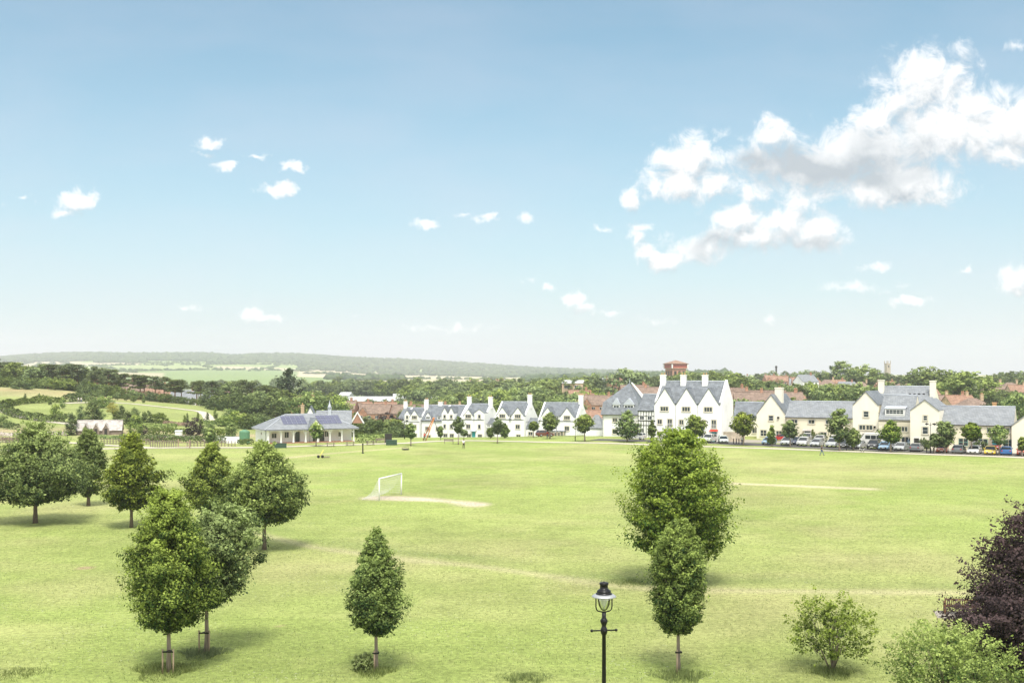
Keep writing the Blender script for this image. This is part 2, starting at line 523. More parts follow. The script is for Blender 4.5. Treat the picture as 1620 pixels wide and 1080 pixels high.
# ---------------------------------------------------------------- the lie of the land
T_PX = np.array([-700, 0, 100, 200, 330, 420, 600, 800, 950, 1100, 1300, 1500, 1700, 2400], float)
T_D = [225, 240, 250, 270, 300, 340, 370, 400, 430, 500, 600, 800, 1100, 1600, 2300, 3000, 3800, 4600, 5400, 6500, 12000]
RIDGE = ([-700, 0, 60, 100, 250, 340, 374, 392, 480, 500, 560, 650, 720, 800, 870, 950, 1010, 1100, 2400],
         [569, 567, 562, 560, 561, 560, 567, 561, 562, 564, 568, 571, 575, 581, 585, 588, 591, 593, 593])

def z_of(d, *ys): return [wz(y, d) for y in ys]
#            px: -700    0    100   200   330   420   600   800   950   1100  1300  1500  1700 2400
T_ROWS = {
    225: [0] * 14,
    240: [0.5, 0.5, 0.4, 0.3, 0.1, 0, 0, 0, 0, 0, 0, 0, 0, 0],
    250: [1.3, 1.2, 1.0, 0.8, 0.3, 0, -0.3, -0.3, -0.2, 0, 0, 0, 0, 0],
    270: [2.6, 2.4, 2.0, 1.5, 0.6, 0, -2.4, -1.6, -1.2, 0, 0, 0, 0, 0],
    300: [4.6, 4.2, 3.6, 2.8, 1.2, 0, -4.8, -3.4, -2.6, -0.6, 0, 0, 0, 0],
    340: [7.2, 6.8, 5.9, 4.7, 2.6, 0.5, -6, -5, -3.2, -1, 0, 0, 0, 0],
    370: [9.6, 9.3, 8.0, 5.6, 2.9, 0, -6.5, -6, -4, -1, 0, 0, 0, 0],
    400: [9.8, 9.6, 8.4, 4.9, 2, -1, -7, -6.5, -4, -1, 0, 0, 0, 0],
    430: [8, 7, 5.5, 3.2, 0.5, -2, -7, -7, -4, -1, 0, 0, 0, 0],
    500: [4, 3, 2, 0, -2, -4, -7.5, -7.5, -4, -1, 0, 0, 0, 0],
    600: [2, 0, -1, -2, -3, -5, -8, -8, -4, 0, 1, 1, 1, 1],
    800: [0, -2, -3, -4, -5, -6, -8, -7, -3, 2, 3.5, 3.5, 3.5, 3.5],
    1100: [0, -2, -4, -5, -6, -6, -6, -4, -1, 4, 6.5, 6.5, 6.5, 6.5],
    1600: [4, 0, -2, -3, -4, -4, -3, -2, 2, 7, 9, 9, 9, 9],
    2300: z_of(2300, 597, 597, 596, 596, 597, 597, 600, 601, 599, 594, 593, 593, 593, 593),
    3000: z_of(3000, 590, 589, 588, 586, 588, 589, 597, 599, 597, 594, 593, 593, 593, 593),
    3800: z_of(3800, 582, 580, 579, 577, 579, 581, 591, 596, 595, 593, 593, 593, 593, 593),
    4600: z_of(4600, 575, 572, 571, 569, 571, 572, 579, 588, 591, 593, 593, 593, 593, 593),
    5400: None,
    6500: None,
    12000: z_of(12000, 597, 597, 597, 597, 597, 597, 597, 597, 597, 597, 597, 597, 597, 597),
}
NU, ND = 301, 420
U_PX = np.linspace(-700, 2400, NU)
LD = np.linspace(math.log(20), math.log(12000), ND)

def build_table():
    rows = []
    for d in T_D:
        if d in (5400, 6500):
            y = np.interp(U_PX, RIDGE[0], RIDGE[1]) + (0 if d == 5400 else 4)
            rows.append(CZ + (HY - y) / F * d)
        else:
            rows.append(np.interp(U_PX, T_PX, T_ROWS[d]))
    rows = np.array([np.zeros(NU)] + rows)
    ld = np.log(np.array([20] + T_D, float))
    tab = np.zeros((ND, NU))
    for j in range(NU):
        tab[:, j] = np.interp(LD, ld, rows[:, j])
    k = np.array([1, 3, 5, 6, 5, 3, 1], float); k /= k.sum()
    for _ in range(2):
        pad = np.pad(tab, ((3, 3), (0, 0)), mode='edge')
        tab = sum(k[i] * pad[i:i + ND] for i in range(7))
    pad = np.pad(tab, ((0, 0), (3, 3)), mode='edge')
    tab = sum(k[i] * pad[:, i:i + NU] for i in range(7))
    return tab
TAB = build_table()

def terrain(x, y):
    x = np.asarray(x, float); y = np.asarray(y, float)
    yy = np.maximum(y, 20.0)
    px = CX + x / yy * F
    fu = np.clip((px - U_PX[0]) / (U_PX[1] - U_PX[0]), 0, NU - 1.001)
    fd = np.clip((np.log(yy) - LD[0]) / (LD[1] - LD[0]), 0, ND - 1.001)
    iu = fu.astype(int); jd = fd.astype(int)
    a = fu - iu; b = fd - jd
    z = (TAB[jd, iu] * (1 - a) * (1 - b) + TAB[jd, iu + 1] * a * (1 - b) + TAB[jd + 1, iu] * (1 - a) * b + TAB[jd + 1, iu + 1] * a * b)
    # the bank that falls from the house the photograph is taken from
    s = np.clip((50.0 - y) / 42.0, 0, 1)
    z = z + 8.2 * s * s * (3 - 2 * s)
    z = z + 0.10 * np.sin(x * 0.045 + 1) * np.sin(y * 0.05) * np.clip((y - 40) / 60, 0, 1) * np.clip((400 - y) / 100, 0, 1)
    return z

def tz(x, y): return float(terrain(x, y))

def ground_at(px, py, d0=20.0, d1=9000.0):
    """where the line of sight through a spot of the photograph meets the ground"""
    d = np.exp(np.linspace(math.log(d0), math.log(d1), 4000))
    h = (CZ + (HY - py) / F * d) - terrain((px - CX) / F * d, d)
    i = int(np.argmax(h < 0))
    if h[i] >= 0:
        i = len(d) - 1
    if i > 0:
        t = h[i - 1] / (h[i - 1] - h[i])
        dd = d[i - 1] + (d[i] - d[i - 1]) * t
    else:
        dd = d[0]
    x = (px - CX) / F * dd
    return (float(x), float(dd), tz(x, dd))

def seg_dist(x, y, pts):
    """distance of arrays x, y to a polyline"""
    best = np.full(x.shape, 1e9)
    for (ax, ay), (bx, by) in zip(pts[:-1], pts[1:]):
        dx, dy = bx - ax, by - ay
        t = np.clip(((x - ax) * dx + (y - ay) * dy) / (dx * dx + dy * dy + 1e-9), 0, 1)
        best = np.minimum(best, np.hypot(x - ax - t * dx, y - ay - t * dy))
    return best

def noise2(x, y, seed, scale):
    """smooth value noise"""
    r = np.random.default_rng(seed)
    tabn = r.random((64, 64))
    fx, fy = x / scale, y / scale
    ix, iy = np.floor(fx).astype(int), np.floor(fy).astype(int)
    a, b = fx - ix, fy - iy
    a = a * a * (3 - 2 * a); b = b * b * (3 - 2 * b)
    g = lambda i, j: tabn[i % 64, j % 64]
    return g(ix, iy) * (1 - a) * (1 - b) + g(ix + 1, iy) * a * (1 - b) + g(ix, iy + 1) * (1 - a) * b + g(ix + 1, iy + 1) * a * b

GRASS = np.array([0.262, 0.322, 0.092])
GRASS_DRY = np.array([0.40, 0.37, 0.18])
MEADOW = np.array([0.25, 0.29, 0.10])
STRAW = np.array([0.36, 0.29, 0.15])

def build_ground():
    yn = np.concatenate([[-400, -120, -40, -10, 0, 6, 12, 18, 24, 30, 36], np.exp(np.arange(math.log(40), math.log(300), 0.0075)),
                         np.exp(np.arange(math.log(300), math.log(11500), 0.0125))])
    nx = 361
    t = np.linspace(-1, 1, nx)
    t = np.sign(t) * (0.62 * np.abs(t) + 0.38 * np.abs(t) ** 3)
    hw = 60 + 0.72 * np.maximum(yn, 0)
    Xg = t[None, :] * hw[:, None]
    Xg[:4] = t[None, :] * 400
    Yg = np.repeat(yn[:, None], nx, 1)
    Zg = terrain(Xg, Yg)
    ny = len(yn)
    verts = np.stack([Xg, Yg, Zg], -1).reshape(-1, 3)
    idx = np.arange(ny * nx).reshape(ny, nx)
    faces = np.stack([idx[:-1, :-1], idx[:-1, 1:], idx[1:, 1:], idx[1:, :-1]], -1).reshape(-1, 4)
    me = bpy.data.meshes.new('ground')
    me.vertices.add(len(verts)); me.vertices.foreach_set('co', verts.ravel())
    me.loops.add(faces.size); me.loops.foreach_set('vertex_index', faces.ravel().astype(np.int32))
    me.polygons.add(len(faces))
    me.polygons.foreach_set('loop_start', np.arange(0, faces.size, 4, dtype=np.int32))
    me.polygons.foreach_set('loop_total', np.full(len(faces), 4, dtype=np.int32))
    me.polygons.foreach_set('use_smooth', np.ones(len(faces), bool))
    # the colour each place has of itself: mown grass, worn lines, dry meadow, distant crops
    px = CX + Xg / np.maximum(Yg, 20) * F
    col = np.zeros(Xg.shape + (3,)) + GRASS
    def mix(w, c):
        nonlocal col
        col = col * (1 - w[..., None]) + np.asarray(c) * w[..., None]
    n1 = noise2(Xg, Yg, 1, 14.0); n2 = noise2(Xg, Yg, 2, 4.0); n3 = noise2(Xg, Yg, 3, 40.0)
    mix(np.clip((n1 * 0.6 + n2 * 0.4 - 0.42) * 2.2, 0, 1) * 0.55, GRASS_DRY)
    mix(np.clip((n3 - 0.5) * 2, 0, 1) * 0.35, GRASS_DRY)
    # worn line walked across the field
    trod = [ground_at(a, b)[:2] for a, b in ((300, 836), (400, 842), (500, 866), (640, 884), (760, 896), (880, 912), (960, 924), (1040, 932), (1200, 934), (1500, 937), (1800, 945))]
    w = np.clip(1.1 - seg_dist(Xg, Yg, trod) / (0.8 + 0.8 * n2), 0, 1)
    mix(w * 0.7, (0.44, 0.40, 0.23))
    side = np.clip((seg_dist(Xg, Yg, [(a, b + 3.0) for a, b in trod])) / 3.0, 0, 1)
    mix((1 - side) * 0.75 * n2, (0.14, 0.21, 0.05))
    # cut line at the far right of the pitch
    ln = [ground_at(a, b)[:2] for a, b in ((1150, 764), (1375, 773))]
    mix(np.clip(1 - seg_dist(Xg, Yg, ln) / 1.5 + .2, 0, 1), (0.52, 0.46, 0.30))
    # bare soil in the goal mouth
    gm = [ground_at(a, b)[:2] for a, b in ((603, 787), (625, 788), (680, 791), (755, 797))]
    sd = seg_dist(Xg, Yg, gm)
    mix(np.clip((2.2 + 2.2 * (n2 - .5) - sd) / 1.6, 0, 1) * .95, (0.54, 0.46, 0.36))
    for (a, b, r) in ((443, 990, 0.25), (135, 898, 0.35)):
        g = ground_at(a, b)
        mix(np.clip((r + 0.6 * n2 - np.hypot(Xg - g[0], (Yg - g[1]))) / 0.5, 0, 1) * 0.8, (0.38, 0.27, 0.18))
    # desire lines near the pavilion
    dl = [ground_at(a, b)[:2] for a, b in ((455, 724), (500, 719), (560, 714), (640, 708))]
    mix(np.clip(1.3 - seg_dist(Xg, Yg, dl) / 1.2, 0, 1) * 0.8, (0.42, 0.37, 0.22))
    # the meadow on the left
    md = np.clip((Yg - 232) / 12, 0, 1) * np.clip((520 - px) / 80, 0, 1) * np.clip((900 - Yg) / 200, 0, 1)
    mix(md * np.clip(0.45 + n1 * 0.8, 0, 1), MEADOW)
    top = md * np.clip((Yg - 335) / 10, 0, 1) * np.clip((190 - px) / 60, 0, 1)
    mix(top * 0.55, (0.36, 0.32, 0.18))
    mix(md * np.clip((Yg - 345) / 15, 0, 1) * np.clip((n1 - .3) * 2, 0, 1) * 0.8, STRAW)
    low = md * np.clip((262 - Yg) / 10, 0, 1)
    mix(low * 0.7 * np.clip(n2 * 1.5, 0, 1), (0.40, 0.30, 0.21))
    # rough ground behind the white houses
    rg = np.clip((Yg - 246) / 10, 0, 1) * np.clip((px - 520) / 80, 0, 1)
    mix(rg * 0.6, (0.12, 0.15, 0.05))
    far = np.clip((Yg - 420) / 60, 0, 1)
    mix(far, (0.12, 0.15, 0.055))
    # crops beyond the valley: sheared blocks with their own colour
    pal = np.array([(0.24, 0.31, 0.12), (0.28, 0.33, 0.14), (0.33, 0.34, 0.16), (0.40, 0.36, 0.22), (0.20, 0.27, 0.10), (0.30, 0.35, 0.15), (0.44, 0.39, 0.26), (0.26, 0.33, 0.12)])
    qx = Xg * 0.95 + Yg * 0.30; qy = Yg - Xg * 0.22
    cy = np.floor(qy / 520 + 0.5 * noise2(Xg, Yg, 8, 900)).astype(int)
    cx = np.floor(qx / 640 + (cy % 5) * 0.37).astype(int)
    pick = (cx * 7349 + cy * 9151) % 97
    crop = pal[pick % 8]
    wheat = (px > 470) & (px < 790) & (Yg > 2450) & (Yg < 3500)
    crop[wheat] = (0.50, 0.43, 0.29)
    fw = np.clip((Yg - 1500) / 50, 0, 1)
    col = col * (1 - fw[..., None]) + crop * fw[..., None]
    wood = np.clip((Yg - 4500) / 60, 0, 1)
    mix(wood, (0.055, 0.085, 0.035))
    ca = me.color_attributes.new('gcol', 'FLOAT_COLOR', 'POINT')
    ca.data.foreach_set('color', np.concatenate([col.reshape(-1, 3), np.ones((ny * nx, 1))], 1).ravel())
    me.update()
    m, t, b = mat_base('grassland')
    b.inputs['Roughness'].default_value = 0.9
    b.inputs['Specular IOR Level'].default_value = 0.1
    at = t.nodes.new('ShaderNodeAttribute'); at.attribute_name = 'gcol'
    tc = t.nodes.new('ShaderNodeTexCoord')
    def noise(scale, detail=3, rough=0.6, stretch=(1, 1, 1)):
        mp = t.nodes.new('ShaderNodeMapping'); mp.inputs['Scale'].default_value = stretch
        t.links.new(tc.outputs['Object'], mp.inputs[0])
        n = t.nodes.new('ShaderNodeTexNoise')
        n.inputs['Scale'].default_value = scale; n.inputs['Detail'].default_value = detail; n.inputs['Roughness'].default_value = rough
        t.links.new(mp.outputs[0], n.inputs['Vector'])
        return n.outputs['Fac']
    tiny = noise(13.0, 4, 0.8)
    fine = noise(3.2, 5, 0.75)
    mid = noise(0.45, 5, 0.65)
    big = noise(0.06, 4, 0.55)
    streak = noise(0.8, 3, 0.6, (0.12, 1, 1))
    def rng(v, a, bb, lo, hi):
        n = t.nodes.new('ShaderNodeMapRange')
        t.links.new(v, n.inputs[0])
        for i, q in enumerate((a, bb, lo, hi)): n.inputs[i + 1].default_value = q
        return n.outputs[0]
    k = math_node(t, 'MULTIPLY', rng(fine, 0.3, 0.7, 0.60, 1.40), rng(mid, 0.3, 0.7, 0.88, 1.12))
    k = math_node(t, 'MULTIPLY', k, rng(tiny, 0.3, 0.7, 0.60, 1.40))
    k = math_node(t, 'MULTIPLY', k, rng(big, 0.3, 0.7, 0.84, 1.16))
    k = math_node(t, 'MULTIPLY', k, rng(streak, 0.3, 0.7, 0.95, 1.05))
    mx = t.nodes.new('ShaderNodeMixRGB'); mx.blend_type = 'MULTIPLY'; mx.inputs[0].default_value = 1
    t.links.new(at.outputs['Color'], mx.inputs[1]); t.links.new(k, mx.inputs[2])
    dry = t.nodes.new('ShaderNodeMixRGB')
    t.links.new(rng(mid, 0.50, 0.80, 0, 0.30), dry.inputs[0]); t.links.new(mx.outputs[0], dry.inputs[1])
    dry.inputs[2].default_value = (0.34, 0.31, 0.15, 1)
    # clover flowers: tiny pale specks in drifts
    vo = t.nodes.new('ShaderNodeTexVoronoi'); vo.inputs['Scale'].default_value = 3.0
    t.links.new(tc.outputs['Object'], vo.inputs['Vector'])
    fl = math_node(t, 'MULTIPLY', rng(vo.outputs['Distance'], 0.10, 0.16, 1, 0), rng(noise(0.11, 3), 0.46, 0.60, 0.1, 1))
    cl = t.nodes.new('ShaderNodeMixRGB')
    t.links.new(math_node(t, 'MULTIPLY', fl, 0.7), cl.inputs[0]); t.links.new(dry.outputs[0], cl.inputs[1])
    cl.inputs[2].default_value = (0.5, 0.5, 0.4, 1)
    t.links.new(cl.outputs[0], b.inputs['Base Color'])
    bp = t.nodes.new('ShaderNodeBump'); bp.inputs['Strength'].default_value = 0.7; bp.inputs['Distance'].default_value = 0.12
    t.links.new(math_node(t, 'ADD', math_node(t, 'ADD', fine, mid), tiny), bp.inputs['Height'])
    t.links.new(bp.outputs[0], b.inputs['Normal'])
    me.materials.append(m)
    o = link('ground', me)
    tag(o, kind='structure')
build_ground()

def resample(pts, step=2.0):
    out = []
    for (a, b) in zip(pts[:-1], pts[1:]):
        n = max(1, int(math.dist(a[:2], b[:2]) / step))
        for i in range(n):
            t = i / n
            out.append((a[0] + (b[0] - a[0]) * t, a[1] + (b[1] - a[1]) * t))
    out.append(tuple(pts[-1][:2]))
    return out

def smooth_line(pts, step=2.0):
    """Catmull-Rom through the points, resampled"""
    p = [np.array(q[:2], float) for q in pts]
    p = [2 * p[0] - p[1]] + p + [2 * p[-1] - p[-2]]
    out = []
    for i in range(1, len(p) - 2):
        n = max(2, int(np.linalg.norm(p[i + 1] - p[i]) / step))
        for k in range(n):
            t = k / n
            out.append(0.5 * ((2 * p[i]) + (-p[i - 1] + p[i + 1]) * t + (2 * p[i - 1] - 5 * p[i] + 4 * p[i + 1] - p[i + 2]) * t * t + (-p[i - 1] + 3 * p[i] - 3 * p[i + 1] + p[i + 2]) * t ** 3))
    out.append(p[-2])
    return [tuple(q) for q in out]

def ribbon(name, pts, width, mat_, lift=0.03, kind='structure', across=5, thick=0.0):
    """a sheet laid along a line over the ground"""
    line = smooth_line(pts, 1.5)
    vs, fs = [], []
    n = len(line)
    for i, p in enumerate(line):
        a = np.array(line[max(i - 1, 0)]); b = np.array(line[min(i + 1, n - 1)])
        t = (b - a) / (np.linalg.norm(b - a) + 1e-9)
        nn = np.array([-t[1], t[0]])
        w = width if not hasattr(width, '__len__') else width[0] + (width[1] - width[0]) * i / (n - 1)
        w = w * (1 + 0.05 * math.sin(i * 0.7))
        for k in range(across):
            q = np.array(p) + nn * w * (k / (across - 1) - 0.5)
            vs.append((q[0], q[1], tz(q[0], q[1]) + lift))
    for i in range(n - 1):
        for k in range(across - 1):
            a = i * across + k
            fs.append((a, a + across, a + across + 1, a + 1))
    mb = MB()
    mb.add(vs, [f[::-1] for f in fs], mat_, True)
    o = mb.build(name)
    tag(o, kind=kind)
    return o

G = ground_at
ribbon('footpath', [G(870, 699.5), G(960, 701), G(1060, 704.5), G(1200, 708.8), G(1330, 713.5), G(1450, 718), G(1560, 721.5), G(1700, 727)], 2.8, M['gravel'], 0.05)
ribbon('footpath', [G(870, 699.5), G(800, 698), G(740, 697), G(690, 698), G(640, 701), G(600, 702), G(560, 703.5), G(500, 705), G(440, 707), G(380, 708), G(300, 708), G(230, 709), G(100, 711), G(-60, 714)], 2.6, M['gravel'], 0.06)
ribbon('footpath', [G(250, 709), G(160, 704), G(100, 700), G(30, 699), (-130, 226)], 2.0, M['gravel'], 0.09)
ribbon('meadow_path', [G(-40, 640), G(-4, 646), G(15, 654), G(45, 662), G(80, 667), G(118, 672), G(170, 680)], 2.6, M['gravel'], 0.08)
ribbon('meadow_path', [G(332, 667), G(328, 658), G(316, 651), G(290, 647.5), G(250, 643), G(200, 638), G(155, 636.5), G(100, 638)], [3.2, 2.6], M['gravel'], 0.08)
# the road and parking bays in front of the cream houses
ribbon('road', [G(940, 695.2), G(1040, 697.5), G(1130, 700), G(1220, 704), G(1330, 709), G(1450, 713.8), G(1560, 718), G(1700, 724)], [6, 8.5], M['tar'], 0.04)
ribbon('parking_court', [G(1130, 697), G(1220, 698.2), G(1330, 702.2), G(1450, 707.2), G(1560, 711.4), G(1700, 717)], [9, 13], M['paving'], 0.02)
ribbon('kerb', [G(1060, 702.2), G(1200, 706.3), G(1330, 711.3), G(1450, 716.0), G(1560, 719.8), G(1700, 725.4)], 0.25, M['stone_trim'], 0.13, across=3)
# ---------------------------------------------------------------- foliage
LEAF = {      # (dark leaf colour), (light leaf colour)
    'maple': leaf_mat('maple_leaves', (0.024, 0.052, 0.014), (0.34, 0.42, 0.10)),
    'field_maple': leaf_mat('field_maple_leaves', (0.026, 0.058, 0.014), (0.34, 0.44, 0.10)),
    'hornbeam': leaf_mat('hornbeam_leaves', (0.030, 0.072, 0.016), (0.34, 0.45, 0.10)),
    'light': leaf_mat('light_green_leaves', (0.06, 0.12, 0.03), (0.42, 0.52, 0.14)),
    'purple': leaf_mat('purple_leaves', (0.016, 0.012, 0.013), (0.10, 0.070, 0.068), 0.10, 0.0),
    'broad': leaf_mat('broadleaf_leaves', (0.060, 0.10, 0.028), (0.29, 0.36, 0.11), 0.3, 0.35),
    'pine': leaf_mat('pine_needles', (0.055, 0.080, 0.03), (0.19, 0.23, 0.085), 0.2, 0.18),
    'cypress': leaf_mat('cypress_leaves', (0.022, 0.040, 0.018), (0.065, 0.095, 0.035), 0.1, 0.1),
    'hedge': leaf_mat('hedge_leaves', (0.05, 0.085, 0.02), (0.17, 0.22, 0.055), 0.2, 0.15),
    'yellow': leaf_mat('yellow_leaves', (0.20, 0.20, 0.04), (0.46, 0.44, 0.10)),
    'tuft': leaf_mat('rough_grass_blades', (0.09, 0.13, 0.04), (0.26, 0.31, 0.12)),
}

def leaf_quads(P, Nn, S, T, rng, aspect=0.62):
    """P points, Nn normals, S sizes, T tints -> verts, faces, tints: one bent rhombus per leaf clump"""
    n = len(P)
    r = rng.normal(size=(n, 3))
    t = np.cross(Nn, r); t /= np.linalg.norm(t, axis=1)[:, None] + 1e-9
    b = np.cross(Nn, t)
    S = S[:, None]
    v = np.stack([P + t * S, P + b * S * aspect + Nn * S * 0.15, P - t * S - Nn * S * 0.25, P - b * S * aspect + Nn * S * 0.15], 1).reshape(-1, 3)
    f = np.arange(n * 4).reshape(n, 4)
    return v, f, np.repeat(T, 4)

def foliage_mesh(name, P, Nn, S, T, material, rng, extra=None):
    """extra: an MB with trunk geometry to put in the same mesh (used for small far trees)"""
    v, f, tt = leaf_quads(P, Nn, S, T, rng)
    nv = len(v)
    me = bpy.data.meshes.new(name)
    ev, ef = [], []
    mats = [material]
    em = []
    if extra is not None and extra.v:
        ev = np.array(extra.v, float)
        ef = [tuple(nv + i for i in q) for q in extra.f]
        mats += extra.mats
        em = [1 + m for m in extra.m]
        allv = np.concatenate([v, ev])
    else:
        allv = v
    loops = f.ravel().tolist() + [i for q in ef for i in q]
    tot = [4] * len(f) + [len(q) for q in ef]
    start = np.concatenate([[0], np.cumsum(tot)[:-1]])
    me.vertices.add(len(allv)); me.vertices.foreach_set('co', allv.ravel())
    me.loops.add(len(loops)); me.loops.foreach_set('vertex_index', np.array(loops, np.int32))
    me.polygons.add(len(tot))
    me.polygons.foreach_set('loop_start', start.astype(np.int32))
    me.polygons.foreach_set('loop_total', np.array(tot, np.int32))
    for m_ in mats: me.materials.append(m_)
    me.polygons.foreach_set('material_index', np.array([0] * len(f) + em, np.int32))
    at = me.attributes.new('tint', 'FLOAT', 'POINT')
    at.data.foreach_set('value', np.concatenate([tt, np.zeros(len(allv) - nv)]).astype(np.float32))
    me.update()
    me.validate()
    return me

TIPS = 0.55      # crown tops tinted lighter: young leaves, and sunlight put into the leaf colour
def crown_cloud(rng, H0, H1, R, prof, nclump, per, cr, size, flat=0.75, updir=0.0, inner=0.15, lumps=0.22, lean=(0, 0), squash=1.0, shell=0.45, sprays=0, spray_len=.3):
    """leaf points of a crown: clumps spread over the crown's volume, thick near its surface.
    prof: list of (h 0..1, r 0..1)"""
    ph = np.array([p[0] for p in prof]); pr = np.array([p[1] for p in prof])
    # clump centres
    hs = rng.random(nclump * 6)
    w = np.interp(hs, ph, pr)
    keep = rng.random(len(hs)) < (w + 0.1)
    hs = hs[keep][:nclump]
    n = len(hs)
    th = rng.random(n) * 2 * math.pi
    a0 = rng.random(6) * 6.28
    lob = 1 + lumps * (np.sin(2 * th + a0[0] + 3 * hs) * 0.45 + np.sin(3 * th + a0[1] - 5 * hs) * 0.5 + np.sin(5 * th + a0[2] + 9 * hs) * 0.5)
    rho = np.where(rng.random(n) < inner, rng.random(n) * 0.6, 1 - shell * rng.random(n) ** 1.5)
    rr = np.interp(hs, ph, pr) * R * lob * rho
    C = np.stack([rr * np.cos(th) + lean[0] * hs, rr * np.sin(th) * squash + lean[1] * hs, H0 + (H1 - H0) * hs], 1)
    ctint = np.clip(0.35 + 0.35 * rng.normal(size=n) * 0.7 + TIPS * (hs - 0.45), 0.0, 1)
    rad = cr * (0.5 + 0.9 * rng.random(n)) * (0.40 + 0.60 * np.interp(hs, ph, pr))
    out_dir = np.stack([np.cos(th), np.sin(th), np.full(n, 0.35 + updir)], 1)
    out_dir /= np.linalg.norm(out_dir, axis=1)[:, None]
    P, Nn, T = [], [], []
    q = rng.normal(size=(n, per, 3))
    q /= np.linalg.norm(q, axis=2)[..., None]
    ql = q * (rng.random((n, per, 1)) ** 0.4)
    ql[..., 2] *= flat
    # stretch each clump along its branch
    al = (ql * out_dir[:, None, :]).sum(2, keepdims=True)
    ql = ql + out_dir[:, None, :] * al * (0.5 + updir)
    Pp = C[:, None, :] + ql * rad[:, None, None]
    No = q * 0.6 + np.array([0, 0, 0.55]) + rng.normal(size=q.shape) * 0.45 + out_dir[:, None, :] * 0.35
    No /= np.linalg.norm(No, axis=2)[..., None]
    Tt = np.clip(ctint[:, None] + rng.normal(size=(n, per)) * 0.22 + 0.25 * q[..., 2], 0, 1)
    P = Pp.reshape(-1, 3); Nn = No.reshape(-1, 3); T = Tt.reshape(-1)
    if sprays:
        # shoots that stand out of the crown and give it a ragged edge
        hs2 = rng.random(sprays); th2 = rng.random(sprays) * 6.283
        r2 = np.interp(hs2, ph, pr) * R * (1 + lumps * .4 * np.sin(3 * th2 + a0[1])) * rng.uniform(.8, 1.0, sprays)
        c2 = np.stack([r2 * np.cos(th2) + lean[0] * hs2, r2 * np.sin(th2) * squash + lean[1] * hs2, H0 + (H1 - H0) * hs2], 1)
        dirs = np.stack([np.cos(th2), np.sin(th2), -.1 + updir + .9 * (hs2 - .1) + .35 * rng.normal(size=sprays)], 1)
        dirs /= np.linalg.norm(dirs, axis=1)[:, None]
        m = 34
        t_ = rng.random((sprays, m, 1))
        ln_ = (spray_len * R * rng.uniform(.35, 1.0, sprays))[:, None, None]
        wob = rng.normal(size=(sprays, m, 3)) * (.10 * ln_ * (1.15 - t_) + size * .5)
        bend = np.zeros((sprays, m, 3)); bend[..., 2] = -(t_[..., 0] ** 2) * ln_[..., 0] * rng.uniform(-.1, .35, sprays)[:, None]
        p2 = (c2[:, None] + dirs[:, None] * t_ * ln_ + wob + bend).reshape(-1, 3)
        n2 = rng.normal(size=p2.shape) * .6 + np.array([0, 0, .7]); n2 /= np.linalg.norm(n2, axis=1)[:, None]
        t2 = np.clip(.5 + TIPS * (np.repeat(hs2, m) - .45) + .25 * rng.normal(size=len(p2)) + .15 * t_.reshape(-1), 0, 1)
        P = np.concatenate([P, p2]); Nn = np.concatenate([Nn, n2]); T = np.concatenate([T, t2])
    S = size * (0.4 + 1.3 * rng.random(len(P)) ** 1.5)
    return P, Nn, S, T, C

EGG = [(0, .35), (.08, .78), (.2, .98), (.35, 1), (.55, .82), (.75, .52), (.9, .26), (1, .06)]
ROUND = [(0, .45), (.12, .85), (.3, 1), (.5, .98), (.7, .82), (.87, .5), (1, .12)]
PEAR = [(0, .30), (.1, .75), (.22, .98), (.35, 1), (.52, .80), (.7, .52), (.85, .30), (1, .04)]
OVAL = [(0, .3), (.12, .75), (.3, .97), (.5, 1), (.7, .85), (.85, .6), (1, .15)]
FAN = [(0, .50), (.1, .78), (.3, .95), (.55, 1), (.75, .93), (.9, .6), (1, .2)]

def limbs_mb(rng, H0, H1, R, C, r0, bark, nl=9, base_flare=1.25, fork=0.5, lean=(0, 0)):
    """tapered trunk, and limbs that reach some of the clumps"""
    mb = MB()
    top = H0 + (H1 - H0) * 0.8
    pts, rad = [], []
    for i in range(8):
        t = i / 7
        z = t * top
        h = max(0, (z - H0) / (H1 - H0))
        pts.append((lean[0] * h + 0.05 * math.sin(i * 1.7) * t, lean[1] * h + 0.05 * math.cos(i * 2.1) * t, z))
        rad.append(r0 * (base_flare if i == 0 else 1.0) * (1 - 0.85 * t))
    mb.tube(pts, rad, 9, bark)
    if len(C):
        idx = rng.permutation(len(C))[:nl]
        for k in idx:
            c = C[k]
            zb = H0 + (c[2] - H0) * rng.uniform(0.0, 0.45)
            h = max(0, (zb - H0) / (H1 - H0))
            p0 = Vector((lean[0] * h, lean[1] * h, max(zb, H0 * 0.92)))
            p3 = Vector(c)
            p1 = p0.lerp(p3, 0.4) + Vector((0, 0, -0.05 * R))
            rr = r0 * 0.38 * (1 - 0.6 * h)
            mb.tube([p0, p1, p3], [rr, rr * 0.6, rr * 0.15], 5, bark)
    return mb

def big_tree(name, label, cat, g, H, H0, R, prof, leaf, bark, seed, nclump=230, per=60, cr=0.75, size=0.13, r0=0.16, group=None, kind='tree', nl=14, rz=0, flat=0.75, updir=0.0, lumps=0.22, lean=(0, 0), inner=0.15, shell=0.45, sprays=0, spray_len=.3):
    rng = np.random.default_rng(seed)
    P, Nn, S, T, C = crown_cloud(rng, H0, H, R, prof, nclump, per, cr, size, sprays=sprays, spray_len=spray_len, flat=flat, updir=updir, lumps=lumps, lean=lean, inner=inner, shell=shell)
    e = empty(name, g, rz)
    tag(e, label, cat, group)
    tr = limbs_mb(rng, H0, H, R, C, r0, M[bark], nl=nl, lean=lean)
    tr.build('trunk', e)
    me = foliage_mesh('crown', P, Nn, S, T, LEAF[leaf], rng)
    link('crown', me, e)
    return e

